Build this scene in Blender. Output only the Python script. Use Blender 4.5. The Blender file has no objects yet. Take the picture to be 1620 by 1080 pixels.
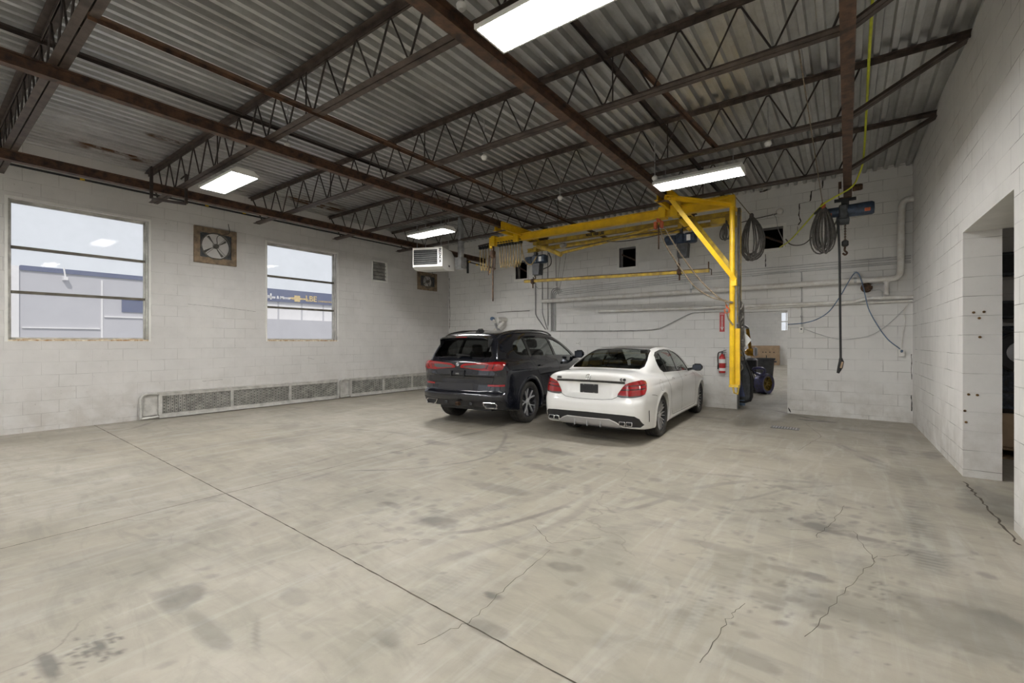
import bpy, bmesh, math, random
import numpy as np
from mathutils import Vector, Matrix
from mathutils.bvhtree import BVHTree
PI = math.pi
random.seed(7); np.random.seed(7)
SC = bpy.context.scene
COL = SC.collection

# ------------------------------------------------------------------ camera, world, sun, exposure
F_PX, YAW, EYE = 716.0, math.radians(36.5), 1.43
cam_d = bpy.data.cameras.new('camera'); cam = bpy.data.objects.new('camera', cam_d); COL.objects.link(cam)
cam_d.sensor_width = 36; cam_d.lens = 36 * F_PX / 1620; cam_d.clip_start = .05; cam_d.clip_end = 400
cam.location = (0, 0, EYE); cam.rotation_euler = (PI / 2, 0, YAW)
SC.camera = cam
w = bpy.data.worlds.new('sky'); SC.world = w; w.use_nodes = True
wn = w.node_tree.nodes; bgn = wn['Background']
bgn.inputs['Color'].default_value = (.93, .955, 1.0, 1); bgn.inputs['Strength'].default_value = .80
sun_d = bpy.data.lights.new('sun', 'SUN'); sun_d.energy = 2.0; sun_d.angle = math.radians(1.5); sun_d.color = (1, .95, .88)
sun = bpy.data.objects.new('sun', sun_d); COL.objects.link(sun)
sun.location = (20, -20, 30); sun.rotation_euler = Vector((.62, -.35, .70)).to_track_quat('Z', 'Y').to_euler()
SC.view_settings.view_transform = 'Standard'; SC.view_settings.look = 'None'
SC.view_settings.gamma = 1; SC.view_settings.use_curve_mapping = False
SC.view_settings.exposure = 0.25
LAMP = 80.0

# ------------------------------------------------------------------ helpers: names and properties
def tag(o, label=None, cat=None, group=None, kind=None):
    if label: o['label'] = label
    if cat: o['category'] = cat
    if group: o['group'] = group
    if kind: o['kind'] = kind
    return o
def thing(name, label, cat, loc=(0, 0, 0), rz=0, group=None):
    o = bpy.data.objects.new(name, None); COL.objects.link(o); o.empty_display_size = .1
    o.location = loc; o.rotation_euler = (0, 0, rz)
    return tag(o, label, cat, group)
def kids(o): return [c for c in list(bpy.data.objects) if c.parent == o]
def copy_tree(o, parent=None):
    c = o.copy(); COL.objects.link(c); c.parent = parent
    for ch in kids(o): copy_tree(ch, c)
    return c
def at(px, py, Y):            # photo pixel -> point on the plane y = Y
    r = (px - 810) / F_PX; d = Y / (math.cos(YAW) + r * math.sin(YAW))
    return Vector((d * (r * math.cos(YAW) - math.sin(YAW)), Y, EYE + (540 - py) * d / F_PX))
def atx(px, py, X):           # photo pixel -> point on the plane x = X
    r = (px - 810) / F_PX; d = X / (r * math.cos(YAW) - math.sin(YAW))
    return Vector((X, d * (math.cos(YAW) + r * math.sin(YAW)), EYE + (540 - py) * d / F_PX))

# ------------------------------------------------------------------ helpers: geometry
class MB:
    def __init__(s): s.v = []; s.f = []
    def add(s, vs, fs):
        n = len(s.v); s.v += [tuple(v) for v in vs]; s.f += [tuple(i + n for i in f) for f in fs]; return s
    def box(s, c, d, M=None, bev=0):
        x, y, z = [q / 2 for q in d]
        if bev:
            b = bev; ring = [(-x + b, -y), (x - b, -y), (x, -y + b), (x, y - b), (x - b, y), (-x + b, y), (-x, y - b), (-x, -y + b)]
            k = 1 - b / max(x, 1e-6); k2 = 1 - b / max(y, 1e-6)
            vs = []
            for zz, sc in ((-z, 0), (-z + b, 1), (z - b, 1), (z, 0)):
                for (a, c2) in ring: vs.append((a * (1 if sc else k), c2 * (1 if sc else k2), zz))
            fs = [tuple(range(7, -1, -1)), tuple(range(24, 32))]
            for l in range(3):
                for i in range(8):
                    j = (i + 1) % 8; fs.append((l * 8 + i, l * 8 + j, l * 8 + 8 + j, l * 8 + 8 + i))
        else:
            vs = [(-x, -y, -z), (x, -y, -z), (x, y, -z), (-x, y, -z), (-x, -y, z), (x, -y, z), (x, y, z), (-x, y, z)]
            fs = [(3, 2, 1, 0), (4, 5, 6, 7), (0, 1, 5, 4), (1, 2, 6, 5), (2, 3, 7, 6), (3, 0, 4, 7)]
        vs = [Vector(v) for v in vs]
        if M is not None: vs = [M @ v for v in vs]
        c = Vector(c); return s.add([v + c for v in vs], fs)
    def bb(s, x0, x1, y0, y1, z0, z1, bev=0):
        return s.box(((x0 + x1) / 2, (y0 + y1) / 2, (z0 + z1) / 2), (abs(x1 - x0), abs(y1 - y0), abs(z1 - z0)), None, bev)
    def tube(s, pts, r, n=8, cap=True, closed=False):
        pts = [Vector(p) for p in pts]; m = len(pts)
        rr = r if isinstance(r, (list, tuple)) else [r] * m
        t0 = (pts[1] - pts[0]).normalized(); up = Vector((0, 0, 1)) if abs(t0.z) < .9 else Vector((1, 0, 0))
        nrm = (up - t0 * up.dot(t0)).normalized(); rings = []
        for i, p in enumerate(pts):
            if closed: t = pts[(i + 1) % m] - pts[i - 1]
            elif i == 0: t = pts[1] - p
            elif i == m - 1: t = p - pts[i - 1]
            else: t = (pts[i + 1] - p).normalized() + (p - pts[i - 1]).normalized()
            t = t.normalized() if t.length > 1e-9 else t0
            nrm = nrm - t * nrm.dot(t); nrm = nrm.normalized() if nrm.length > 1e-6 else Vector((1, 0, 0))
            b = t.cross(nrm)
            rings.append([p + (nrm * math.cos(a) + b * math.sin(a)) * rr[i] for a in [2 * PI * k / n for k in range(n)]])
        vs = [v for rg in rings for v in rg]; fs = []
        for i in range(m if closed else m - 1):
            j = (i + 1) % m
            for k in range(n):
                l = (k + 1) % n; fs.append((i * n + k, i * n + l, j * n + l, j * n + k))
        if cap and not closed: fs += [tuple(range(n - 1, -1, -1)), tuple((m - 1) * n + k for k in range(n))]
        return s.add(vs, fs)
    def prof(s, poly, p, q, up=(0, 0, 1)):      # extrude a closed 2D outline (side, up) from p to q
        p, q = Vector(p), Vector(q); t = (q - p).normalized(); up = Vector(up); up = (up - t * up.dot(t)).normalized()
        sd = t.cross(up); n = len(poly)
        vs = [p + sd * a + up * b for a, b in poly] + [q + sd * a + up * b for a, b in poly]
        fs = [tuple(range(n)), tuple(range(2 * n - 1, n - 1, -1))] + [(i, i + n, (i + 1) % n + n, (i + 1) % n) for i in range(n)]
        return s.add(vs, fs)
    def prism(s, poly, axis, a, b):             # polygon in the two other axes, from a to b on axis
        n = len(poly)
        def P(u, v, t): return {'x': (t, u, v), 'y': (u, t, v), 'z': (u, v, t)}[axis]
        vs = [P(u, v, a) for u, v in poly] + [P(u, v, b) for u, v in poly]
        fs = [tuple(range(n)), tuple(range(2 * n - 1, n - 1, -1))] + [(i, i + n, (i + 1) % n + n, (i + 1) % n) for i in range(n)]
        return s.add(vs, fs)
    def lathe(s, prof, c=(0, 0, 0), axis='z', n=32, closed=False, caps=True):   # prof: (radius, height)
        vs = []; fs = []; m = len(prof); c = Vector(c)
        for i, (r, h) in enumerate(prof):
            for k in range(n):
                a = 2 * PI * k / n; u, v = r * math.cos(a), r * math.sin(a)
                vs.append(c + Vector({'z': (u, v, h), 'x': (h, u, v), 'y': (v, h, u)}[axis]))
        for i in range(m if closed else m - 1):
            j = (i + 1) % m
            for k in range(n):
                l = (k + 1) % n; fs.append((i * n + k, i * n + l, j * n + l, j * n + k))
        if not closed and caps:
            if prof[0][0] > 1e-5: fs.append(tuple(range(n - 1, -1, -1)))
            if prof[-1][0] > 1e-5: fs.append(tuple((m - 1) * n + k for k in range(n)))
        return s.add(vs, fs)
    def xf(s, M):
        s.v = [tuple(M @ Vector(v)) for v in s.v]; return s
    def join(s, o): return s.add(o.v, o.f)
    def build(s, name, mat, parent=None, world=True, smooth=35, recalc=True):
        root = parent
        while root is not None and root.parent is not None: root = root.parent
        V = np.array(s.v, dtype=float)
        if root is not None and world: off = np.array(root.location)
        elif root is None: off = np.array([(V[:, 0].min() + V[:, 0].max()) / 2, (V[:, 1].min() + V[:, 1].max()) / 2, V[:, 2].min()])
        else: off = np.zeros(3)
        me = bpy.data.meshes.new(name); me.from_pydata((V - off).tolist(), [], s.f)
        if recalc:
            bm = bmesh.new(); bm.from_mesh(me); bmesh.ops.recalc_face_normals(bm, faces=bm.faces); bm.to_mesh(me); bm.free()
        me.materials.append(mat)
        if smooth:
            me.shade_smooth(); me.set_sharp_from_angle(angle=math.radians(smooth))
        o = bpy.data.objects.new(name, me); COL.objects.link(o)
        if parent is not None: o.parent = parent
        else: o.location = off
        return o
def rotM(axis, deg): return Matrix.Rotation(math.radians(deg), 3, axis)
def ibeam(w_, h, tf=.012, tw=.01):   # I outline, top at 0
    a, t = w_ / 2, tw / 2
    return [(-a, 0), (-a, -tf), (-t, -tf), (-t, -h + tf), (-a, -h + tf), (-a, -h), (a, -h), (a, -h + tf), (t, -h + tf), (t, -tf), (a, -tf), (a, 0)]
def spline(pts, n=8):
    P = [Vector(p) for p in pts]; P = [P[0] * 2 - P[1]] + P + [P[-1] * 2 - P[-2]]; out = []
    for i in range(1, len(P) - 2):
        for k in range(n):
            t = k / n; a, b, c, d = P[i - 1:i + 3]
            out.append(.5 * (2 * b + (c - a) * t + (2 * a - 5 * b + 4 * c - d) * t * t + (3 * b - a - 3 * c + d) * t ** 3))
    return out + [P[-2]]
def text_mb(body, size, depth, M, off=0.0, align='CENTER', sx=1.0):
    cu = bpy.data.curves.new('lettering', 'FONT'); cu.body = body; cu.size = size; cu.extrude = depth / 2; cu.align_x = align; cu.align_y = 'CENTER'; cu.offset = off
    cu.resolution_u = 3
    o = bpy.data.objects.new('lettering', cu); COL.objects.link(o); bpy.context.view_layer.update()
    me = bpy.data.meshes.new_from_object(o.evaluated_get(bpy.context.evaluated_depsgraph_get()))
    mb = MB(); mb.add([M @ Vector((v.co.x * sx, v.co.y, v.co.z)) for v in me.vertices], [tuple(p.vertices) for p in me.polygons])
    bpy.data.objects.remove(o); bpy.data.curves.remove(cu); bpy.data.meshes.remove(me); return mb

# ------------------------------------------------------------------ helpers: materials
class NT:
    def __init__(s, name):
        s.m = bpy.data.materials.new(name); s.m.use_nodes = True; s.t = s.m.node_tree; s.b = s.t.nodes['Principled BSDF']; s.out = s.t.nodes['Material Output']
    def n(s, ty, **kw):
        nd = s.t.nodes.new(ty)
        for k, v in kw.items():
            if k.startswith('_'): setattr(nd, k[1:], v)
            else: s.set(nd.inputs[k.replace('__', ' ')], v)
        return nd
    def set(s, sock, v):
        if isinstance(v, bpy.types.NodeSocket): s.t.links.new(v, sock)
        else: sock.default_value = v
    def geo(s): return s.n('ShaderNodeNewGeometry').outputs['Position']
    def obj(s): return s.n('ShaderNodeTexCoord').outputs['Object']
    def math(s, op, a, b=0.0, c=None):
        nd = s.t.nodes.new('ShaderNodeMath'); nd.operation = op; s.set(nd.inputs[0], a); s.set(nd.inputs[1], b)
        if c is not None: s.set(nd.inputs[2], c)
        return nd.outputs[0]
    def noise(s, vec, sc, det=4, rough=.55, dist=0):
        nd = s.t.nodes.new('ShaderNodeTexNoise'); s.set(nd.inputs['Vector'], vec); nd.inputs['Scale'].default_value = sc
        nd.inputs['Detail'].default_value = det; nd.inputs['Roughness'].default_value = rough; nd.inputs['Distortion'].default_value = dist
        return nd.outputs['Fac']
    def ramp(s, fac, stops):
        nd = s.t.nodes.new('ShaderNodeValToRGB'); s.set(nd.inputs['Fac'], fac); cr = nd.color_ramp
        while len(cr.elements) < len(stops): cr.elements.new(.5)
        for e, (p, c) in zip(cr.elements, stops):
            e.position = p; e.color = (c, c, c, 1) if isinstance(c, (int, float)) else (*c, 1)
        return nd.outputs['Color']
    def mix(s, fac, a, b, mode='MIX'):
        nd = s.t.nodes.new('ShaderNodeMix'); nd.data_type = 'RGBA'; nd.blend_type = mode; s.set(nd.inputs[0], fac)
        for i, v in ((6, a), (7, b)):
            if isinstance(v, tuple) and len(v) == 3: v = (*v, 1)
            s.set(nd.inputs[i], v)
        return nd.outputs[2]
    def bump(s, h, strength=.3, dist=.01):
        nd = s.t.nodes.new('ShaderNodeBump'); s.set(nd.inputs['Height'], h); nd.inputs['Strength'].default_value = strength; nd.inputs['Distance'].default_value = dist
        s.t.links.new(nd.outputs[0], s.b.inputs['Normal'])
    def P(s, **kw):
        for k, v in kw.items():
            if isinstance(v, tuple) and len(v) == 3: v = (*v, 1)
            s.set(s.b.inputs[k.replace('__', ' ')], v)
        return s
def simple(name, col, rough=.5, metal=0, var=.15, vs=6, bump=.0, coat=0, col2=None, nsc=None, spec=.5):
    t = NT(name); g = t.obj(); f = t.noise(g, vs, 5, .6)
    c2 = col2 if col2 else tuple(c * (1 - var * 2) for c in col)
    c = t.mix(t.ramp(f, [(.35, 0.0), (.65, 1.0)]), (*c2, 1), (*[min(1, q * (1 + var * .3)) for q in col], 1))
    t.P(Base__Color=c, Roughness=rough, Metallic=metal, Coat__Weight=coat)
    t.b.inputs['Specular IOR Level'].default_value = spec
    if bump: t.bump(t.noise(g, nsc or 60, 3), bump, .004)
    return t.m

# --- painted block wall; a = horizontal axis index along the wall
def wall_mat(name, axis, zoff=.077, col=(.735, .725, .70), uoff=0.0, line=1.0):
    t = NT(name); g = t.geo(); sp = t.n('ShaderNodeSeparateXYZ', Vector=g)
    u = sp.outputs['X' if axis == 'x' else 'Y']; z = sp.outputs['Z']
    cv = t.n('ShaderNodeCombineXYZ', X=t.math('ADD', u, 20.0 + uoff), Y=t.math('ADD', z, .2032 * 4 - zoff), Z=0.0).outputs[0]
    wob = t.n('ShaderNodeTexNoise', Vector=g, Scale=5.0, Detail=3.0)
    off = t.n('ShaderNodeVectorMath', _operation='SUBTRACT'); t.set(off.inputs[0], wob.outputs['Color']); off.inputs[1].default_value = (.5, .5, .5)
    sc = t.n('ShaderNodeVectorMath', _operation='SCALE', Scale=.012); t.set(sc.inputs[0], off.outputs[0])
    ad = t.n('ShaderNodeVectorMath', _operation='ADD'); t.set(ad.inputs[0], cv); t.set(ad.inputs[1], sc.outputs[0])
    br = t.n('ShaderNodeTexBrick', Vector=ad.outputs[0], Scale=1.0); br.offset = .5; br.squash = 1
    br.inputs['Brick Width'].default_value = .4064; br.inputs['Row Height'].default_value = .2032
    br.inputs['Mortar Size'].default_value = .0038; br.inputs['Mortar Smooth'].default_value = .6; br.inputs['Bias'].default_value = 0
    mort = br.outputs['Fac']
    n1 = t.noise(g, .7, 4, .6); n2 = t.noise(g, 3.5, 6, .65); n3 = t.noise(g, 28, 4, .6); n4 = t.noise(g, 1.7, 3, .5)
    base = t.mix(t.ramp(n1, [(.3, 0.0), (.7, 1.0)]), tuple(c * .90 for c in col), tuple(min(1, c * 1.05) for c in col))
    base = t.mix(t.math('MULTIPLY', t.ramp(n2, [(.45, 0.0), (.75, 1.0)]), .35), base, tuple(c * .78 for c in col))
    low = t.n('ShaderNodeMapRange', Value=z); low.inputs['From Min'].default_value = .9; low.inputs['From Max'].default_value = .0
    dirt = t.math('MULTIPLY', low.outputs[0], t.ramp(n2, [(.35, 0.0), (.6, .8)]))
    base = t.mix(t.math('MULTIPLY', dirt, .55), base, (.40, .36, .30))
    # mortar lines: faint, broken, darker in places where the paint has opened
    brk = t.ramp(n4, [(.44, .16), (.58, 1.0)])
    mm = t.math('MULTIPLY', t.math('MULTIPLY', mort, brk), .75 * line)
    base = t.mix(mm, base, (.22, .21, .19))
    pits = t.ramp(n3, [(.69, 0.0), (.73, 1.0)])
    base = t.mix(t.math('MULTIPLY', t.math('MULTIPLY', pits, t.ramp(n2, [(.5, 0.0), (.56, 1.0)])), .6), base, (.25, .23, .20))
    t.P(Base__Color=base, Roughness=.72)
    h = t.math('SUBTRACT', t.math('MULTIPLY', n3, .25), t.math('MULTIPLY', mort, 1.0))
    t.bump(h, .45, .006)
    return t.m
M = {}
M['wall_x'] = wall_mat('painted_block_wall_back', 'x', line=1.2)
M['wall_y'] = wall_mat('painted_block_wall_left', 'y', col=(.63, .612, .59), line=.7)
M['wall_r'] = wall_mat('painted_block_wall_right', 'y', col=(.75, .735, .71), uoff=.1, line=1.35)
M['rust_beam'] = simple('rusty_brown_steel', (.115, .060, .033), .6, .2, .5, 9, .2, col2=(.03, .018, .013))
M['joist'] = simple('brown_primer_steel', (.10, .075, .06), .55, .25, .3, 8, .1, col2=(.045, .032, .026))
M['web'] = simple('dark_primer_rod', (.05, .036, .03), .55, .2, .3, 8)
M['yellow'] = simple('yellow_crane_paint', (.78, .50, .008), .38, 0, .12, 5, .05, spec=.5, col2=(.62, .37, .01))
M['yellow_worn'] = simple('worn_yellow_paint', (.60, .41, .04), .5, 0, .3, 9, .1, col2=(.34, .23, .05))
M['blue_motor'] = simple('blue_hoist_paint', (.045, .07, .115), .45, .2, .3, 12, col2=(.02, .027, .04))
M['darkgrey'] = simple('dark_grey_housing', (.06, .065, .07), .45, .1, .3, 12)
M['black'] = simple('black_rubber', (.018, .018, .018), .6, 0, .2, 20)
M['cable'] = simple('grey_brown_cable', (.085, .077, .066), .6, 0, .3, 20)
M['grey_hose'] = simple('dusty_grey_hose', (.22, .205, .18), .6, 0, .4, 30, col2=(.09, .085, .075))
M['rope'] = simple('brown_rope', (.22, .17, .11), .8, 0, .3, 40)
M['ycable'] = simple('tan_yellow_cable', (.36, .24, .07), .6, 0, .3, 20)
M['hose'] = simple('yellow_green_hose', (.62, .66, .03), .4, 0, .1, 10)
M['bluecord'] = simple('blue_grey_cord', (.12, .19, .30), .5, 0, .2, 10)
M['orange'] = simple('orange_red_paint', (.55, .12, .04), .5, 0, .3, 15)
M['whitepipe'] = simple('white_painted_pipe', (.76, .75, .72), .45, 0, .12, 6, .05, col2=(.62, .585, .53))
M['conduit'] = simple('galvanised_conduit', (.50, .50, .49), .4, .5, .15, 8)
M['conduit_dark'] = simple('dull_grey_conduit', (.24, .24, .235), .5, .4, .2, 8)
M['galv'] = simple('galvanised_sheet', (.55, .56, .57), .35, .8, .15, 10)
M['white_enamel'] = simple('cream_enamel', (.80, .79, .74), .35, 0, .03, 3)
M['white_plastic'] = simple('white_plastic', (.78, .77, .73), .4, 0, .05, 5)
M['wood_frame'] = simple('weathered_wood', (.26, .19, .12), .8, 0, .4, 9, .3, col2=(.13, .095, .065))
M['alu'] = simple('dull_aluminium', (.42, .41, .38), .42, .55, .2, 7, .1)
M['fan_grey'] = simple('dusty_fan_metal', (.15, .14, .12), .5, .3, .3, 9, .1)
M['cover'] = simple('grey_cover_metal', (.60, .585, .55), .45, .2, .15, 7, .1)
M['winframe'] = simple('window_frame_metal', (.60, .585, .54), .45, .1, .2, 5)
M['winbar'] = simple('bronze_window_bar', (.13, .115, .085), .5, .3, .2, 5)
M['sill'] = simple('peeling_sill_paint', (.72, .66, .52), .6, 0, .3, 14, .3, col2=(.35, .18, .05))
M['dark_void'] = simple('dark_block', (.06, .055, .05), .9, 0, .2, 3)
M['red'] = simple('red_enamel', (.50, .02, .02), .3, 0, .1, 6, coat=.5)
M['white_label'] = simple('white_label', (.8, .8, .78), .5, 0, .05, 5)
M['card'] = simple('brown_cardboard', (.42, .30, .19), .8, 0, .1, 5)
M['bin'] = simple('dark_grey_plastic', (.055, .057, .06), .55, 0, .15, 10)
M['chrome'] = simple('polished_chrome', (.75, .75, .76), .12, 1, .02, 3)
M['silver'] = simple('satin_silver', (.50, .50, .51), .3, .7, .05, 5)
M['iron'] = simple('rusty_iron', (.12, .065, .035), .7, .3, .4, 20, .2)
M['wood'] = simple('pallet_wood', (.30, .20, .11), .8, 0, .3, 10, .2)
M['asphalt'] = simple('asphalt', (.30, .30, .31), .9, 0, .1, 2, .2)
M['rad_black'] = simple('dark_perforation_back', (.03, .03, .03), .8)
M['navy'] = simple('navy_cladding', (.08, .10, .20), .6, 0, .03, .4)
M['bwall'] = simple('pale_grey_cladding', (.53, .52, .55), .7, 0, .03, .3)
M['bwhite'] = simple('white_cladding', (.85, .83, .83), .7, 0, .03, .3)
M['gold'] = simple('gold_lettering', (.75, .55, .22), .5)
M['purple'] = simple('purple_blue_coating', (.10, .10, .26), .35, .3, .4, 14, .1, col2=(.10, .10, .12))
M['goldrim'] = simple('gold_wheel_paint', (.38, .27, .06), .35, .6, .3, 12)
M['amber'] = simple('amber_plastic', (.65, .33, .02), .2, 0, .3, 10)
def emis(name, col, st):
    t = NT(name); t.P(Base__Color=(.8, .8, .8), Emission__Color=col, Emission__Strength=st, Roughness=.5); return t.m
M['tube_light'] = emis('glowing_diffuser', (1, .988, .97), LAMP)
M['bulb'] = emis('glowing_bulb', (1, .96, .9), .9)
def glass(name, tint, spec=1.0, ior=1.5, haze=0.0):
    t = NT(name); t.t.nodes.remove(t.b)
    tr = t.n('ShaderNodeBsdfTransparent', Color=(*tint, 1)); gl = t.n('ShaderNodeBsdfGlossy', Roughness=.02, Color=(spec, spec, spec, 1))
    gm = t.n('ShaderNodeNewGeometry'); dt = t.n('ShaderNodeVectorMath', _operation='DOT_PRODUCT'); t.set(dt.inputs[0], gm.outputs['Normal']); t.set(dt.inputs[1], gm.outputs['Incoming'])
    f0 = ((ior - 1) / (ior + 1)) ** 2; sch = t.math('POWER', t.math('SUBTRACT', 1.0, t.math('ABSOLUTE', dt.outputs['Value'])), 5.0)
    mx = t.n('ShaderNodeMixShader', Fac=t.math('ADD', t.math('MULTIPLY', sch, 1 - f0), f0))
    t.t.links.new(tr.outputs[0], mx.inputs[1]); t.t.links.new(gl.outputs[0], mx.inputs[2]); last = mx
    if haze:
        df = t.n('ShaderNodeBsdfTranslucent', Color=(.9, .9, .9, 1)); mx2 = t.n('ShaderNodeMixShader')
        hz = t.math('MULTIPLY', t.ramp(t.noise(t.geo(), 1.6, 5, .6), [(.3, .5), (.75, 1.0)]), haze)
        t.t.links.new(hz, mx2.inputs[0]); t.t.links.new(mx.outputs[0], mx2.inputs[1]); t.t.links.new(df.outputs[0], mx2.inputs[2]); last = mx2
    t.t.links.new(last.outputs[0], t.out.inputs['Surface']); return t.m
M['glass'] = glass('dusty_window_glass', (.96, .97, .98), .5, 1.18, .16)
M['carglass'] = glass('tinted_car_glass', (.42, .45, .43), 1.0, 1.5)
M['carglass_clear'] = glass('clear_windscreen_glass', (.82, .86, .84), 1.0, 1.5)
M['mirror'] = simple('dark_reflection_mirror', (.055, .058, .065), .08, 1, .02)  # dark colour stands in for a dim reflection in the mirror glass
M['carglass_dark'] = glass('privacy_car_glass', (.24, .25, .25), 1.0, 1.5)

# --- concrete floor (stains are painted as a mesh attribute: wear marks with a shape of their own)
def floor_mat():
    t = NT('worn_concrete'); g = t.geo()
    st = t.n('ShaderNodeAttribute', _attribute_name='stain').outputs['Fac']
    n0 = t.noise(g, .35, 4, .55); n1 = t.noise(g, 1.3, 6, .62, .6); n2 = t.noise(g, 9, 6, .65); n3 = t.noise(g, 90, 4, .6)
    mp = t.n('ShaderNodeMapping', Vector=g); mp.inputs['Scale'].default_value = (1.1, 4.5, 1); mp.inputs['Rotation'].default_value = (0, 0, .35)
    n4 = t.noise(mp.outputs[0], 1.5, 6, .65, 1.2)
    mp2 = t.n('ShaderNodeMapping', Vector=g); mp2.inputs['Scale'].default_value = (5.5, .8, 1); mp2.inputs['Rotation'].default_value = (0, 0, -.9)
    n5 = t.noise(mp2.outputs[0], 1.3, 5, .6, .8)
    c = t.mix(t.ramp(n0, [(.35, 0.0), (.65, 1.0)]), (.322, .288, .228), (.40, .370, .312))
    c = t.mix(t.math('MULTIPLY', t.ramp(n1, [(.42, 0.0), (.72, 1.0)]), .60), c, (.245, .228, .185))
    c = t.mix(t.math('MULTIPLY', t.ramp(n4, [(.48, 0.0), (.68, 1.0)]), .5), c, (.23, .215, .18))
    c = t.mix(t.math('MULTIPLY', t.ramp(n5, [(.50, 0.0), (.72, 1.0)]), .38), c, (.50, .49, .455))
    c = t.mix(t.math('MULTIPLY', t.ramp(n2, [(.40, 1.0), (.56, 0.0)]), .22), c, (.27, .25, .21))
    # hairline cracks
    vo = t.n('ShaderNodeTexVoronoi', Scale=.42, _feature='DISTANCE_TO_EDGE')
    wob = t.n('ShaderNodeTexNoise', Vector=g, Scale=2.2, Detail=5.0)
    ad = t.n('ShaderNodeVectorMath', _operation='MULTIPLY_ADD'); t.set(ad.inputs[0], wob.outputs['Color']); ad.inputs[1].default_value = (.5, .5, .5); t.set(ad.inputs[2], g)
    t.set(vo.inputs['Vector'], ad.outputs[0])
    crk = t.ramp(vo.outputs['Distance'], [(.0015, 1.0), (.004, 0.0)])
    crk = t.math('MULTIPLY', crk, t.ramp(t.noise(g, .8, 2), [(.50, 0.0), (.60, .45)]))
    c = t.mix(crk, c, (.15, .135, .11))
    c = t.mix(st, c, (.115, .110, .10))
    t.P(Base__Color=c, Roughness=t.math('ADD', t.math('MULTIPLY', n1, .35), .36)); t.b.inputs['Specular IOR Level'].default_value = .35
    t.bump(t.math('ADD', t.math('MULTIPLY', n3, .4), t.math('MULTIPLY', n2, .8)), .16, .006)
    return t.m
M['floor'] = floor_mat()
def deck_mat():
    t = NT('galvanised_roof_deck'); g = t.geo(); sp = t.n('ShaderNodeSeparateXYZ', Vector=g)
    mp = t.n('ShaderNodeMapping', Vector=g); mp.inputs['Scale'].default_value = (6, .5, 1)
    n = t.noise(mp.outputs[0], 1.2, 5, .6); n2 = t.noise(g, 5, 5, .7); n3 = t.noise(g, 30, 3)
    c = t.mix(t.ramp(n, [(.3, 0.0), (.7, 1.0)]), (.42, .42, .40), (.66, .66, .64))
    c = t.mix(t.math('MULTIPLY', t.ramp(n2, [(.45, 0.0), (.7, 1.0)]), .35), c, (.30, .29, .27))
    tot = None
    for (x, y, rx, ry) in ((-9.65, 2.1, .30, .55), (-8.4, 2.5, .16, .4), (-9.6, 5.6, .35, .8), (-7.2, 6.9, .3, .5)):
        dx = t.math('DIVIDE', t.math('SUBTRACT', sp.outputs['X'], x), rx); dy = t.math('DIVIDE', t.math('SUBTRACT', sp.outputs['Y'], y), ry)
        d = t.math('SUBTRACT', 1.15, t.math('ADD', t.math('MULTIPLY', dx, dx), t.math('MULTIPLY', dy, dy))); d = t.math('MAXIMUM', d, 0)
        tot = d if tot is None else t.math('MAXIMUM', tot, d)
    mp3 = t.n('ShaderNodeMapping', Vector=g); mp3.inputs['Scale'].default_value = (9, 1.6, 1)
    r = t.math('MULTIPLY', t.ramp(tot, [(.0, 0.0), (.7, 1.0)]), t.ramp(t.noise(mp3.outputs[0], 1.2, 5, .65), [(.44, 0.0), (.56, 1.0)]))
    c = t.mix(r, c, (.15, .085, .045))
    t.P(Base__Color=c, Metallic=.75, Roughness=t.math('ADD', t.math('MULTIPLY', n3, .2), .24)); return t.m
M['deck'] = deck_mat()

# ------------------------------------------------------------------ the shell
XL, YB, YF, ZR = -10.34, 10.53, -6.0, 4.52
def wall_mesh(u0, u1, z0, z1, holes, th, P):   # P(u, z, depth) -> point; depth 0 = room face
    us = sorted({u0, u1, *[h[0] for h in holes], *[h[1] for h in holes]}); zs = sorted({z0, z1, *[h[2] for h in holes], *[h[3] for h in holes]})
    mb = MB(); solid = {}
    for i in range(len(us) - 1):
        for j in range(len(zs) - 1):
            cu, cz = (us[i] + us[i + 1]) / 2, (zs[j] + zs[j + 1]) / 2
            solid[i, j] = not any(h[0] < cu < h[1] and h[2] < cz < h[3] for h in holes)
    for (i, j), s in solid.items():
        if not s: continue
        a, b, c, d = us[i], us[i + 1], zs[j], zs[j + 1]
        mb.add([P(a, c, 0), P(b, c, 0), P(b, d, 0), P(a, d, 0)], [(0, 1, 2, 3)])
        mb.add([P(a, c, th), P(b, c, th), P(b, d, th), P(a, d, th)], [(3, 2, 1, 0)])
        for (di, dj, q) in ((-1, 0, ((a, c), (a, d))), (1, 0, ((b, c), (b, d))), (0, -1, ((a, c), (b, c))), (0, 1, ((a, d), (b, d)))):
            if not solid.get((i + di, j + dj), False):
                (p, r), (p2, r2) = q; mb.add([P(p, r, 0), P(p2, r2, 0), P(p2, r2, th), P(p, r, th)], [(0, 1, 2, 3)])
    return mb
def wbuild(mb, name, mat):
    o = mb.build(name, mat, None, smooth=0)
    bm = bmesh.new(); bm.from_mesh(o.data); bmesh.ops.remove_doubles(bm, verts=bm.verts, dist=1e-5); bmesh.ops.recalc_face_normals(bm, faces=bm.faces); bm.to_mesh(o.data); bm.free()
    return tag(o, kind='structure')
WINS = ((.98, 2.72, 1.45, 3.64), (4.84, 6.55, 1.45, 3.64))
V_L = (8.02, 8.55, 2.86, 3.48)     # small vent in the left wall (near the corner)
def lwp(px, py): return atx(px, py, XL)
a_, b_ = lwp(588, 410), lwp(613, 447); V_L = (a_.y, b_.y, b_.z + .03, a_.z - .02)
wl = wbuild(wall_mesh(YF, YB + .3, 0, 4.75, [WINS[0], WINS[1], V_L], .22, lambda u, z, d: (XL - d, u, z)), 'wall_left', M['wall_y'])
def bwp(px, py): return at(px, py, YB)
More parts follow.
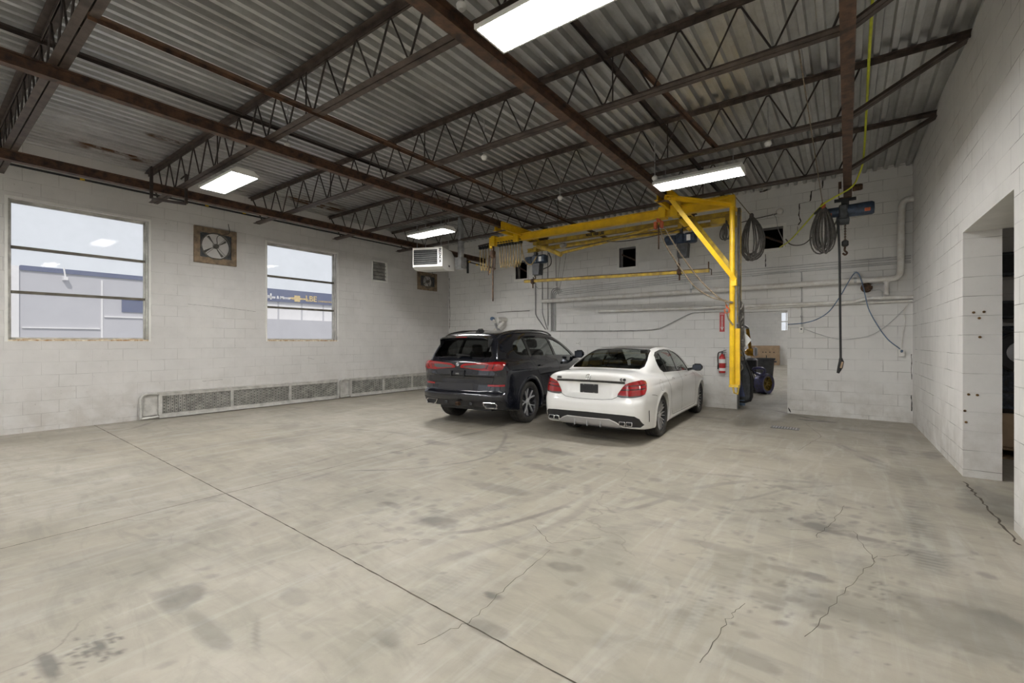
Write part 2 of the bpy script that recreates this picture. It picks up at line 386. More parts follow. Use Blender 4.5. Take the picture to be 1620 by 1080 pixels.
def bhole(x0, y0, x1, y1): a, b = bwp(x0, y0), bwp(x1, y1); return (a.x, b.x, b.z, a.z)
DOOR = (-1.87, -.955, 0, 2.05)
BH = [bhole(816, 414, 834, 440), bhole(980, 393, 1006, 421), bhole(1204, 362, 1239, 391)]
wb = wbuild(wall_mesh(XL - .3, 1.6, 0, 4.62, [DOOR] + BH, .22, lambda u, z, d: (u, YB + d, z)), 'wall_back', M['wall_x'])
RA = math.radians(.97)
def rwp(u, z, d): return (.99 + d * math.cos(RA) - (u - 6.7) * math.sin(RA), 6.7 + (u - 6.7) * math.cos(RA) + d * math.sin(RA), z)
wr = wbuild(wall_mesh(YF, YB + .2, 0, 4.75, [(5.02, 6.71, 0, 2.6)], .29, rwp), 'wall_right', M['wall_r'])
wf = wbuild(wall_mesh(XL - .2, 1.5, 0, 4.75, [(-9.6, -5.6, 0, 3.9), (-4.6, -.6, 0, 3.9)], .22, lambda u, z, d: (u, YF - d, z)), 'wall_front', M['wall_x'])
# ceiling: corrugated deck with the roof over it
mb = MB(); xs = []; x = XL - .1; k = 0; DEP = .062
while x < 1.35:
    for dx, dz in ((0, 0), (.052, 0), (.066, DEP), (.138, DEP)): xs.append((x + dx, dz))
    x += .1524; k += 1
xs.append((x, 0)); n = len(xs)
for yy in (YF - .2, YB + .12):
    mb.v += [(a, yy, ZR + b) for a, b in xs]
mb.f += [(i, i + 1, n + i + 1, n + i) for i in range(n - 1)]
m0 = MB(); m0.bb(XL - .3, 1.7, YF - .25, YB + .4, ZR + .07, ZR + .18)
mb.join(m0)
for i in range(1, 14):           # lapped sheet edges
    lx = XL - .1 + i * .1524 * 6 + .022
    mb.bb(lx, lx + .014, YF, YB, ZR - .004, ZR + .001)
ceil = mb.build('ceiling', M['deck'], None, smooth=0); tag(ceil, kind='structure')
# parapet block strip over the right wall is part of that wall; dark inside of the roof edge
# floor with worn marks
def gridline(a, b, dens):
    out = [a]
    while out[-1] < b: out.append(out[-1] + dens(out[-1]))
    return np.array(out)
gx = gridline(XL, 1.3, lambda v: .018 + .006 * max(0, abs(v + 1) - 3)); gy = gridline(.12, YB + .25, lambda v: .016 + .006 * max(0, v - 2.5))
gx[-1] = 1.3; gx = np.concatenate([[XL - .3], gx]); gy = np.concatenate([[YF - .3, -2, -.3], gy])
GX, GY = np.meshgrid(gx, gy)
def vnoise(X, Y, s, seed, octv=4):
    rng = np.random.RandomState(seed); out = 0; amp = 1; tot = 0
    for o in range(octv):
        T = rng.rand(64, 64); x = X * s; y = Y * s; xi = np.floor(x).astype(int); yi = np.floor(y).astype(int); fx = x - xi; fy = y - yi
        fx = fx * fx * (3 - 2 * fx); fy = fy * fy * (3 - 2 * fy); g = lambda a, b: T[a % 64, b % 64]
        out = out + amp * ((g(xi, yi) * (1 - fx) + g(xi + 1, yi) * fx) * (1 - fy) + (g(xi, yi + 1) * (1 - fx) + g(xi + 1, yi + 1) * fx) * fy)
        tot += amp; amp *= .55; s *= 2.1
    return out / tot
n_a = vnoise(GX, GY, 3.0, 1); n_b = vnoise(GX, GY, 11.0, 2); n_c = vnoise(GX, GY, 1.1, 3)
ST = np.zeros_like(GX)
def fpt(px, py):
    d = EYE * F_PX / (py - 540); r = (px - 810) / F_PX
    return d * (r * math.cos(YAW) - math.sin(YAW)), d * (math.cos(YAW) + r * math.sin(YAW))
def blot(px, py, rx, ry, amt, seed=0, rot=0):      # irregular patch; radii in metres
    global ST
    cx, cy = fpt(px, py); c, s = math.cos(rot), math.sin(rot)
    X = (GX - cx) * c + (GY - cy) * s; Y = -(GX - cx) * s + (GY - cy) * c
    d = (X / rx) ** 2 + (Y / ry) ** 2 + (vnoise(GX, GY, 5, seed + 10) - .5) * 2.2
    ST = np.maximum(ST, amt * np.clip((1.0 - d) * 1.6, 0, 1) * (.55 + .6 * n_b))
def stroke(pts, wd, amt, tread=0, soft=.5, seed=0):     # dragged tyre mark through pixel points
    global ST
    P = spline([(*fpt(*p), 0) for p in pts], 10); best = np.full(GX.shape, 9.0); along = np.zeros(GX.shape); L = 0
    for a, b in zip(P[:-1], P[1:]):
        dx, dy = b.x - a.x, b.y - a.y; l2 = dx * dx + dy * dy + 1e-9
        t = np.clip(((GX - a.x) * dx + (GY - a.y) * dy) / l2, 0, 1); D = np.hypot(GX - a.x - t * dx, GY - a.y - t * dy)
        m = D < best; best = np.where(m, D, best); along = np.where(m, L + t * math.sqrt(l2), along); L += math.sqrt(l2)
    k = np.clip((wd - best) / (wd * soft), 0, 1)
    if tread: k = k * (.45 + .55 * (np.sin(along * 2 * PI / tread) > 0))
    fade = np.clip(along / .3, 0, 1) * np.clip((L - along) / .3, 0, 1)
    ST = np.maximum(ST, amt * k * fade * np.clip(n_a * 1.9 - .25, 0, 1.2))
for p in ((690, 825, .22, .16, .50, 1), (625, 945, .0, .0, 0, 0), (280, 945, .22, .12, .42, 2), (470, 945, .13, .08, .22, 3), (780, 942, .07, .05, .6, 4), (890, 897, .12, .07, .40, 5), (620, 798, .12, .06, .45, 6),
          (1290, 912, .07, .05, .5, 7), (1215, 945, .1, .06, .35, 8), (1300, 835, .18, .09, .6, 9), (1335, 845, .22, .06, .5, 10), (1240, 770, .13, .07, .4, 11), (950, 690, .5, .10, .5, 12), (880, 715, .4, .14, .45, 13), (1283, 665, .34, .07, 1.0, 14),
          (470, 645, .30, .10, .42, 15), (780, 770, .5, .12, .35, 16), (860, 740, .35, .12, .35, 17), (1170, 712, .2, .08, .3, 18), (1080, 790, .4, .10, .26, 19), (1000, 925, .14, .08, .3, 20), (770, 995, .12, .06, .28, 21), (610, 1010, .12, .06, .30, 22),
          (1240, 900, .16, .05, .34, 23), (1300, 960, .20, .07, .30, 24), (1180, 1040, .14, .05, .30, 25), (75, 1050, .16, .04, .55, 26), (160, 1022, .10, .03, .6, 27), (330, 1000, .3, .05, .25, 28), (1130, 865, .25, .07, .30, 29), (450, 700, .5, .2, .18, 30),
          (1350, 680, .4, .15, .2, 31), (1480, 720, .15, .3, .25, 32), (1400, 980, .5, .2, .22, 33), (1560, 1000, .4, .3, .32, 34), (1580, 800, .3, .6, .35, 35), (690, 700, .35, .12, .3, 36), (1120, 660, .4, .10, .35, 37)):
    if p[2]: blot(*p)
stroke([(668, 845), (760, 838), (850, 815), (905, 795), (930, 780)], .035, .40, seed=1)
stroke([(640, 905), (760, 868), (870, 835), (925, 800), (930, 765)], .05, .26)
stroke([(690, 820), (810, 795), (905, 762)], .10, .30, .035)
stroke([(540, 745), (660, 740), (770, 722), (800, 690), (790, 675)], .03, .40)
stroke([(640, 690), (720, 690), (790, 676), (820, 660)], .09, .3)
stroke([(408, 962), (405, 1010), (412, 1050)], .016, .40)
stroke([(412, 988), (395, 1010), (380, 1035)], .012, .30)
stroke([(1020, 1015), (1110, 965), (1170, 905), (1205, 860)], .10, .22, .03)
stroke([(1090, 900), (1250, 862), (1400, 862), (1500, 900)], .09, .22, .03)
stroke([(1260, 700), (1330, 705), (1430, 760), (1460, 830), (1480, 930)], .12, .32, .05)
stroke([(1405, 690), (1440, 750), (1465, 800), (1540, 850)], .13, .28, .06)
stroke([(960, 800), (1080, 775), (1200, 760), (1330, 765)], .05, .22)
stroke([(1060, 745), (1190, 755), (1300, 765)], .04, .28)
stroke([(1170, 640), (1230, 650), (1300, 665), (1340, 668)], .06, .5)
stroke([(560, 1050), (640, 960), (760, 900), (820, 880)], .11, .18, .03)
stroke([(820, 880), (900, 850), (1040, 830), (1160, 835)], .10, .20, .03)
stroke([(1180, 700), (1260, 740), (1320, 800), (1350, 900), (1330, 1030)], .1, .15, .03)
for (a, b) in (((1225, 940), (1290, 960)), ((1245, 905), (1320, 915)), ((1270, 985), (1330, 985)), ((1200, 930), (1250, 935))):
    stroke([a, ((a[0] + b[0]) / 2, a[1] + 9), b], .028, .42)
def specks(px, py, rx, ry, n, amt, r0=.006, r1=.028):     # scattered spots of dirt
    cx, cy = fpt(px, py); rng = random.Random(int(px * 7 + py))
    for _ in range(n):
        x = cx + rng.gauss(0, rx); y = cy + rng.gauss(0, ry); r_ = rng.uniform(r0, r1); e = rng.uniform(.4, 1); th = rng.uniform(0, 3)
        i0, i1 = np.searchsorted(gx, [x - r_ * 2.5, x + r_ * 2.5]); k0, k1 = np.searchsorted(gy, [y - r_ * 2.5, y + r_ * 2.5])
        if i1 <= i0 or k1 <= k0: continue
        X, Y = GX[k0:k1, i0:i1] - x, GY[k0:k1, i0:i1] - y; U = X * math.cos(th) + Y * math.sin(th); V_ = -X * math.sin(th) + Y * math.cos(th)
        ST[k0:k1, i0:i1] = np.maximum(ST[k0:k1, i0:i1], amt * rng.uniform(.5, 1) * np.clip(1.5 - (U / r_) ** 2 - (V_ / (r_ * e)) ** 2, 0, 1))
specks(85, 1050, .06, .04, 40, .55, .005, .018); specks(155, 1022, .06, .03, 50, .6, .005, .02); specks(1130, 955, .15, .12, 26, .4, .006, .02); specks(1270, 930, .25, .16, 40, .38, .01, .04)
specks(1330, 830, .35, .2, 60, .4, .01, .05); specks(1240, 770, .3, .12, 40, .35, .01, .04); specks(820, 720, .9, .5, 90, .3, .02, .08); specks(1390, 960, .06, .3, 30, .45, .006, .02); specks(700, 820, .6, .3, 50, .25, .02, .07)
specks(1100, 830, 1.2, .8, 160, .28, .01, .05); specks(500, 850, 1.6, .9, 120, .2, .01, .05)
for q in ((1225, 962), (1262, 905), (1305, 918), (1232, 925), (1255, 948), (1290, 942), (1295, 968), (1300, 990), (1238, 985)): blot(*q, .055, .028, .42, int(q[0]), .5)
for i in range(70):                # many faint scuffs
    px, py = random.uniform(60, 1500), 600 + 470 * random.random() ** 1.2
    a = random.uniform(-.5, .3); l = random.uniform(30, 130)
    if py < 680 and px > 1400: continue
    stroke([(px, py), (px + l * .5, py + l * .5 * a * .4), (px + l, py + l * a * .6)], random.uniform(.012, .05), random.uniform(.12, .32))
ST = np.clip(ST * 1.55 + np.clip(n_c * n_a * 1.6 - .42, 0, .4) * .55, 0, .82)
ny, nx = GX.shape
vid = np.arange(nx * ny).reshape(ny, nx)
faces = np.stack([vid[:-1, :-1], vid[:-1, 1:], vid[1:, 1:], vid[1:, :-1]], -1).reshape(-1, 4)
fm = bpy.data.meshes.new('floor'); fm.vertices.add(nx * ny); fm.vertices.foreach_set('co', np.stack([GX, GY, np.zeros_like(GX)], -1).ravel())
fm.loops.add(faces.size); fm.loops.foreach_set('vertex_index', faces.ravel().astype(np.int32)); fm.polygons.add(len(faces))
fm.polygons.foreach_set('loop_start', np.arange(0, faces.size, 4, dtype=np.int32)); fm.update(calc_edges=True); fm.validate()
at_ = fm.attributes.new('stain', 'FLOAT', 'POINT'); at_.data.foreach_set('value', ST.ravel().astype(np.float32))
fm.materials.append(M['floor']); floor = bpy.data.objects.new('floor', fm); COL.objects.link(floor); tag(floor, kind='structure')
# saw-cut joints and cracks, lying in the floor
M['crack'] = simple('dark_joint_dirt', (.10, .085, .062), .9, 0, .3, 8)
def ribbon_floor(pts, wd, name, jit=0.0, sub=26):
    m = MB(); P = []
    for a, b in zip(pts[:-1], pts[1:]):
        for i in range(sub): t = i / sub; P.append(Vector((a[0] + (b[0] - a[0]) * t, a[1] + (b[1] - a[1]) * t, 0)))
    P.append(Vector((*pts[-1], 0))); vs = []
    for i, p in enumerate(P):
        t = (P[min(i + 1, len(P) - 1)] - P[max(i - 1, 0)]).normalized(); nn = Vector((-t.y, t.x, 0)); off = nn * random.uniform(-jit, jit); ww = wd * random.uniform(.6, 1.25)
        vs += [p + off + nn * ww / 2 + Vector((0, 0, .0015)), p + off - nn * ww / 2 + Vector((0, 0, .0015))]
    m.add(vs, [(2 * i, 2 * i + 1, 2 * i + 3, 2 * i + 2) for i in range(len(P) - 1)])
    o = m.build(name, M['crack'], None, smooth=0); mw = o.location.copy(); o.parent = floor; return o
ribbon_floor([(XL, 1.97), (-3.55, 1.79), (1.0, 1.6)], .009, 'floor_joint', .002, 90)
ribbon_floor([(-4.69, .1), (-4.70, 1.8), (-4.68, 7.6)], .008, 'floor_joint', .002, 70)
ribbon_floor([(-2.6, 7.66), (1.0, 7.9)], .006, 'floor_joint', .002, 60)
ribbon_floor([fpt(1526, 762), fpt(1560, 800), fpt(1612, 862)], .016, 'floor_joint', .012, 14)
for pts in ([(845, 830), (872, 860), (950, 850)], [(1275, 1008), (1340, 930), (1390, 880), (1440, 878)], [(1335, 800), (1318, 825), (1290, 850)], [(1190, 700), (1262, 712), (1300, 690), (1275, 670)], [(660, 1020), (740, 985), (800, 930), (870, 870)], [(1385, 890), (1350, 840), (1250, 838)], [(1110, 1050), (1150, 980), (1180, 955)]):
    ribbon_floor([fpt(*p) for p in pts], .0032, 'floor_crack', .012, 9)

# ------------------------------------------------------------------ roof joists
def angle_pair(mb, p, q, zc, wd=.062, leg=.05, gap=.012, flip=1):
    t = .006
    for s in (-1, 1):
        L = [(s * gap / 2, 0), (s * (gap / 2 + wd), 0), (s * (gap / 2 + wd), -t * flip), (s * (gap / 2 + t), -t * flip), (s * (gap / 2 + t), -leg * flip), (s * gap / 2, -leg * flip)]
        mb.prof(L, p, q)
def make_joist():
    r = thing('roof_joist', 'x', 'roof joist', (0, 0, 0))
    m = MB(); angle_pair(m, (XL + .02, 0, 4.505), (.99, 0, 4.505), 0); m.build('top_chord', M['joist'], r)
    zb = 3.925
    m = MB(); angle_pair(m, (XL + .25, 0, zb), (.04, 0, zb), 0, flip=-1)
    angle_pair(m, (.03, 0, zb), (.97, 0, 4.43), 0, flip=-1); m.build('bottom_chord', M['joist'], r)
    m = MB(); pts = []; x = XL + .55; up = True
    while x < -.05:
        pts.append((x, 0, 4.47 if up else 3.95)); x += .265; up = not up
    fine = []
    for i, p in enumerate(pts):
        p = Vector(p)
        if 0 < i < len(pts) - 1: fine += [p + (Vector(pts[i - 1]) - p) * .06, p + (Vector(pts[i + 1]) - p) * .06]
        else: fine.append(p)
    m.tube(fine, .0105, 6); m.tube([(XL + .1, 0, 4.46), (XL + .5, 0, 3.97)], .014, 6)
    m.tube([(-.1, 0, 3.95), (.12, 0, 4.47)], .0105, 6); m.build('web_bar', M['web'], r)
    for X in (-7.3, -4.9, -2.0): m = MB(); m.tube([(X, 0, 3.93), (X, 0, 4.49)], .009, 6); m.build('web_strut', M['web'], r)
    return r
JY = [(.85, 'open-web brown roof joist nearest the camera, crossing above the first window'), (2.72, 'brown roof joist carrying the big ceiling light at top centre'), (4.5, 'brown roof joist third from the camera, between the two runs of ceiling lights'),
      (6.33, 'brown roof joist that carries the farther pair of ceiling lights'), (8.25, 'brown roof joist nearest the back wall, above the yellow crane')]
j0 = make_joist(); joists = []
for i, (Y, lb) in enumerate(JY):
    j = j0 if i == 0 else copy_tree(j0); j.location = (0, Y, 0); tag(j, lb, 'roof joist', 'open-web joists under the roof deck'); joists.append(j)
# bridging angles
for (X, z, lb) in ((-4.64, 3.935, 'long thin brown bracing angle tying the joist bottoms, left of the middle runway beam'), (-6.5, 4.47, 'thin dark bracing angle just under the deck near the left windows'), (-2.07, 4.47, 'thin brown bracing angle under the deck right of the middle runway beam')):
    m = MB(); m.prof([(-.03, 0), (.03, 0), (.03, -.006), (-.024, -.006), (-.024, -.04), (-.03, -.04)], (X, (.85 if z < 4 else YF + .02), z), (X, YB - .02, z)); tag(m.build('bracing_angle', M['rust_beam'] if z < 4 else M['web']), lb, 'bracing', 'bracing angles along the roof')
m = MB()
m.prof([(-.025, 0), (.025, 0), (.025, -.006), (-.019, -.006), (-.019, -.04), (-.025, -.04)], (-1.85, 4.5, 4.47), (-1.35, 6.33, 3.95))
tag(m.build('bracing_angle', M['rust_beam']), 'short brown cross brace sloping between two joists right of the big light', 'bracing', 'bracing angles along the roof')
# runway beams
for (X, y0, y1, w_, h, z, lb, mm) in ((-8.8, YF, YB, .10, .13, 3.925, 'long dark brown steel beam along the left wall above the windows', 'rust_beam'), (-5.8, YF, 9.28, .09, .12, 3.925, 'rusty brown steel runway beam ending behind the left end of the yellow crane', 'rust_beam'),
                        (-2.41, YF, 9.28, .11, .13, 3.925, 'rusty brown steel runway beam with the big light beside it', 'rust_beam'), (.005, YF, 9.3, .10, .13, 3.925, 'rust red monorail beam on the right carrying the grey blue hoist', 'rust_beam')):
    m = MB(); m.prof(ibeam(w_, h), (X, y0 + .01, z), (X, y1, z)); tag(m.build('steel_beam', M[mm], smooth=0), lb, 'steel beam', 'steel beams under the joists')

# ------------------------------------------------------------------ ceiling lights
def make_light(L=1.1):
    r = thing('ceiling_light', 'x', 'ceiling light')
    W2 = .165; m = MB(); m.prism([(-W2 - .015, 0), (-W2 - .015, .03), (-.11, .085), (.11, .085), (W2 + .015, .03), (W2 + .015, 0), (W2, 0), (W2, .024), (-W2, .024), (-W2, 0)], 'x', -L / 2, L / 2)
    m.bb(-L / 2 - .004, -L / 2 + .012, -W2 - .015, W2 + .015, 0, .04); m.bb(L / 2 - .012, L / 2 + .004, -W2 - .015, W2 + .015, 0, .04)
    m.build('housing', M['white_enamel'], r, smooth=0)
    for k in range(4):
        y = -W2 + .042 + k * .082
        m = MB(); m.prism([(y - .031, .012), (y - .02, .002), (y + .02, .002), (y + .031, .012), (y + .031, .022), (y - .031, .022)], 'x', -L / 2 + .02, L / 2 - .02)
        m.build('diffuser', M['tube_light'], r)
    for s in (-1, 1):
        m = MB(); n = 9; z0 = .085; z1 = .30
        for i in range(n):
            z = z0 + (z1 - z0) * i / n; m.tube([(s * (L / 2 - .12) + (.004 if i % 2 else 0), 0, z), (s * (L / 2 - .12), (.006 if i % 2 else 0), z + (z1 - z0) / n * 1.2)], .003, 5)
        m.build('hanging_chain', M['conduit'], r)
    return r
L0 = make_light()
LT = [((-1.66, 2.70, 3.735), 'big glowing ceiling light nearest the camera, at top centre'), ((-1.60, 6.33, 3.58), 'glowing ceiling light hung above the yellow crane brace, seen nearly edge-on'),
      ((-7.15, 2.80, 3.70), 'glowing ceiling light near the left wall, between the two windows'), ((-6.95, 6.55, 3.66), 'glowing ceiling light just above the white unit heater')]
for i, (p, lb) in enumerate(LT):
    l = L0 if i == 0 else copy_tree(L0); l.location = p; tag(l, lb, 'ceiling light', 'suspended fluorescent lights')
for p, lb in (((-1.66, -.95, 3.70), 'added unseen light behind the camera, first of the right-hand row'), ((-7.15, -.95, 3.70), 'added unseen light behind the camera, first of the left-hand row'), ((-1.66, -4.0, 3.70), 'added unseen light nearest the front wall in the right-hand row'), ((-7.15, -4.0, 3.70), 'added unseen light nearest the front wall in the left-hand row')):  # unseen lamps added to light the room from behind the camera
    l = copy_tree(L0); l.location = p; tag(l, lb, 'ceiling light', 'added unseen lights behind the camera')
# porcelain lamp holders
def lamp_holder(p, lb):
    r = thing('lamp_holder', lb, 'lamp holder', p, 0, 'bare round lamp holders under the roof')
    m = MB(); m.lathe([(.0, -.045), (.025, -.04), (.038, -.022), (.042, 0), (.032, .016), (.015, .03)], r.location, n=16); m.build('porcelain_body', M['white_enamel'], r)
    m = MB(); m.tube([Vector(p) + Vector((0, 0, .02)), Vector(p) + Vector((0, 0, .50 if p[2] < 4 else .06))], .008, 6); m.build('stem', M['conduit'], r)
for px, py, Y, lb in ((455, 229, 3.0, 'small white lamp holder right of the near left roof joist'), (730, 8, 2.6, 'white lamp holder at the top edge beside the big light'), (549, 126, 3.1, 'round white lamp holder beside the second joist, left of the big light'),
                      (766, 248, 4.6, 'small white lamp holder under the third joist, below the big light'), (1036, 281, 6.3, 'white lamp holder beside the far right ceiling light'), (886, 312, 6.35, 'small white lamp holder above the yellow crane beam'),
                      (1215, 226, 6.5, 'small white lamp holder to the right of the far right light')):
    lamp_holder(tuple(at(px, py, Y)), lb)

# ------------------------------------------------------------------ left wall windows
for wi, (y0, y1, z0, z1) in enumerate(WINS):
    xf = XL - .11; t = .045
    m = MB()
    for q in ((y0, y1, z1 - t, z1), (y0, y1, z0, z0 + t), (y0, y0 + t, z0, z1), (y1 - t, y1, z0, z1)): m.bb(xf - .05, xf, *q)
    m.bb(xf - .03, xf + .02, y0 + .005, y1 - .005, z1 - .018, z1); m.bb(xf - .03, xf + .06, y1 - .025, y1, z0, z1); m.bb(xf - .03, xf + .06, y0, y0 + .025, z0, z1)
    fr = m.build('window_%d' % (wi + 1), M['winframe'], None, smooth=0); tag(fr, kind='structure')
    def wpart(m, nm, mat):
        m.v = [tuple(Vector(v) - fr.location) for v in m.v]; o = m.build(nm, mat, fr, world=False, smooth=0); return o
    for zz in (2.205, 2.905):
        m = MB(); m.bb(xf - .045, xf + .012, y0 + .04, y1 - .02, zz - .022, zz + .022); wpart(m, 'window_bar', M['winbar'])
    m = MB(); m.bb(xf - .026, xf - .022, y0 + .04, y1 - .04, z0 + .04, z1 - .04); wpart(m, 'window_pane', M['glass'])
    m = MB(); m.bb(xf, XL + .004, y0, y1, z0 - .012, z0 + .012)
    for k in range(14):
        yy = random.uniform(y0 + .1, y1 - .1); m.box((xf + .035, yy, z0 + .014), (.05, random.uniform(.05, .16), .012), rotM('Y', random.uniform(-15, 15)))
    wpart(m, 'window_sill', M['sill'])
    m = MB(); bw = .035
    for q in ((y0 - bw, y1 + bw, z1, z1 + bw), (y0 - bw, y0, z0 - .02, z1), (y1, y1 + bw, z0 - .02, z1)): m.bb(XL - .01, XL + .008, *q)
    wpart(m, 'window_edging', M['white_plastic'])

# ------------------------------------------------------------------ outside the windows
m = MB(); m.bb(-75, XL - .4, -40, 75, -.25, -.12); tag(m.build('ground', M['asphalt'], smooth=0), kind='structure')
bl = thing('industrial_building', 'pale grey flat-roofed building with thin navy roof edge, seen through the first window', 'building', (-36, 5, -.12))
m = MB(); m.bb(-48, -35, 3.0, 13.4, -.12, 5.2); m.build('wall', M['bwall'], bl, smooth=0)
m = MB(); m.bb(-48.1, -34.9, 3.75, 13.4, 5.2, 5.45); m.build('roof_edge', M['navy'], bl, smooth=0)
m = MB(); m.bb(-35.05, -34.9, 3.0, 3.7, -.1, 5.4); m.build('corner_pier', M['bwhite'], bl, smooth=0)
m = MB(); m.bb(-35.02, -34.95, 6.96, 7.04, -.1, 5.0); m.build('drain_pipe', M['bwhite'], bl, smooth=0)
m = MB(); m.bb(-35.03, -34.93, 7.9, 9.0, 3.2, 3.95); m.build('window', M['navy'], bl, smooth=0)
m = MB(); m.bb(-35.03, -34.9, 3.8, 6.9, 2.14, 2.2); m.bb(-35.03, -34.9, 7.1, 13, 2.85, 2.92); m.build('trim_band', M['bwhite'], bl, smooth=0)
m = MB(); m.bb(-35.0, -34.6, 5.34, 5.52, 4.82, 5.0); m.tube([(-34.7, 5.42, 5.0), (-34.7, 5.36, 5.5)], .04, 6); m.build('wall_lamp', M['bwhite'], bl, smooth=0)
b2 = thing('industrial_building', 'white building with a navy signboard lettered in gold, seen through the second window', 'building', (-36, 35, -.12))
m = MB(); m.bb(-48, -35, 13.45, 60, -.12, 4.6); m.build('wall', M['bwhite'], b2, smooth=0)
sg = MB(); sg.bb(-35.2, -34.8, 13.45, 60, 4.47, 5.42); sg.build('sign_band', M['navy'], b2, smooth=0)
m = MB(); m.bb(-35.1, -34.6, 13.45, 60, 1.6, 3.12); m.build('canopy_band', M['bwall'], b2, smooth=0)
m = MB()
for yy in np.arange(15.3, 60, 1.85): m.bb(-35.04, -34.97, yy, yy + .12, 3.1, 4.45)
m.build('panel_joint', M['bwall'], b2, smooth=0)
Mx = Matrix.Translation((-34.78, 0, 0)) @ Matrix(((0, 0, 1, 0), (1, 0, 0, 0), (0, 1, 0, 0), (0, 0, 0, 1)))
def sign_text(body, size, y, z, mat, off=0): t = text_mb(body, size, .03, Matrix.Translation((-34.77, y, z)) @ Matrix(((0, 0, 1, 0), (1, 0, 0, 0), (0, 1, 0, 0), (0, 0, 0, 1))), off, sx=1.0); t.build('sign_lettering', M[mat], b2, smooth=0)
def yz_out(px, py): p = atx(px, py, -34.8); return p.y, p.z
y_, z_ = yz_out(441, 470.5); sign_text('Glass & Mirror', .30, y_, z_, 'bwhite', .008)
y_, z_ = yz_out(492, 473); sign_text('LBE', .62, y_, z_, 'gold', .012)
y_, z_ = yz_out(514.5, 477.5); sign_text('CONSTRUCTION', .17, y_, z_, 'gold')
y_, z_ = yz_out(425, 469); sign_text('H', .62, y_, z_, 'bwhite', .02)
y_, z_ = yz_out(470, 472)
m = MB(); m.bb(-34.79, -34.76, y_ - .22, y_ + .22, z_ - .26, z_ + .22); m.prism([(y_ - .7, z_ - .05), (y_ - .2, z_ - .12), (y_ + .9, z_ - .04), (y_ + .9, z_ + .02), (y_ - .2, z_ + .08), (y_ - .7, z_ + .03)], 'x', -34.80, -34.77); m.build('sign_emblem', M['gold'], b2, smooth=0)

# ------------------------------------------------------------------ left wall: fans, vent, pipe, heater covers, bracket
def wall_fan(c0, c1, label):      # c0, c1: upper-left, lower-right photo corners on the left wall
    a, b = lwp(*c0), lwp(*c1); y0, y1, z0, z1 = a.y, b.y, b.z, a.z
    cy, cz = (y0 + y1) / 2, (z0 + z1) / 2; wy, hz = y1 - y0, z1 - z0
    r = thing('exhaust_fan', label, 'fan', (XL + .02, cy, z0), 0, 'old exhaust fans in the left wall')
    m = MB(); fw = .13 * wy; X0, X1 = XL - .01, XL + .045
    for q in ((y0, y1, z1 - fw * 1.1, z1), (y0, y1, z0, z0 + fw * 1.2), (y0, y0 + fw, z0 + fw * 1.2, z1 - fw * 1.1), (y1 - fw, y1, z0 + fw * 1.2, z1 - fw * 1.1)): m.bb(X0, X1, *q)
    m.build('wood_frame', M['wood_frame'], r, smooth=0)
    R = min(wy, hz) * .355
    m = MB(); n = 32; oy, oz = wy / 2 - fw, hz / 2 - fw * 1.1; vs = []
    for k in range(n):
        a_ = 2 * PI * (k + .5) / n; c_, s_ = math.cos(a_), math.sin(a_); q = 1 / max(abs(c_) / oy, abs(s_) / oz)
        vs += [(XL + .03, cy + c_ * q, cz + s_ * q), (XL + .03, cy + c_ * R, cz + s_ * R), (XL - .05, cy + c_ * R * .97, cz + s_ * R * .97)]
    fs = []
    for k in range(n):
        l = (k + 1) % n; fs += [(3 * k, 3 * l, 3 * l + 1, 3 * k + 1), (3 * k + 1, 3 * l + 1, 3 * l + 2, 3 * k + 2)]
    m.add(vs, fs); m.build('fan_plate', M['darkgrey'], r)
    m = MB(); m.tube([(XL + .04, cy + R * 1.03 * math.cos(t * PI / 12), cz + R * 1.03 * math.sin(t * PI / 12)) for t in range(24)], .012, 6, closed=True); m.build('guard_ring', M['fan_grey'], r)
    m = MB()
    for k in range(4):
        a_ = PI / 4 + k * PI / 2; m.tube([(XL + .055, cy + .02 * math.cos(a_), cz + .02 * math.sin(a_)), (XL + .045, cy + R * 1.03 * math.cos(a_), cz + R * 1.03 * math.sin(a_))], .004, 5)
    m.build('motor_bracket', M['fan_grey'], r)
    for k in range(4):
        a0 = .35 + k * PI / 2; m = MB(); vs = []
        for i in range(5):
            rr = R * (.18 + .74 * i / 4); sp_ = .20 + .14 * i / 4
            for j in range(5):
                aa = a0 + (j / 4 - .5) * 2 * sp_; vs.append((XL - .01 + (j / 4 - .5) * .05, cy + rr * math.cos(aa), cz + rr * math.sin(aa)))
        fs = [(i * 5 + j, i * 5 + j + 1, i * 5 + j + 6, i * 5 + j + 5) for i in range(4) for j in range(4)]
        n0 = len(vs); vs += [(v[0] - .004, v[1], v[2]) for v in vs]; fs += [tuple(q + n0 for q in f[::-1]) for f in fs]
        m.add(vs, fs); m.build('fan_blade', M['fan_grey'], r)
    m = MB(); m.lathe([(0, .10), (.035, .098), (.045, .07), (.045, .0), (.03, -.02)], (XL, cy, cz), 'x', 16); m.build('motor', M['fan_grey'], r)
    m = MB(); m.tube([(XL - .045, cy - R, cz), (XL - .045, cy + R, cz)], .001, 4)
    m = MB(); m.lathe([(0, -.055), (R * .97, -.055)], (XL, cy, cz), 'x', 24); m.build('back_shutter', M['dark_void'], r, smooth=0)
    m = MB(); m.tube(spline([(XL + .09, cy, cz + .03), (XL + .07, cy + .02, cz + R * .8), (XL + .06, cy + R * .9, cz + hz * .42), (XL + .03, cy + R * .9, cz + hz * .7)]), .006, 6); m.build('power_cord', M['cable'], r)
wall_fan((306, 356), (373, 422), 'old exhaust fan in a weathered wood frame between the two windows')
wall_fan((660, 429), (690, 461), 'old exhaust fan in a wood frame below the white unit heater')
a, b = lwp(588, 410), lwp(613, 447)
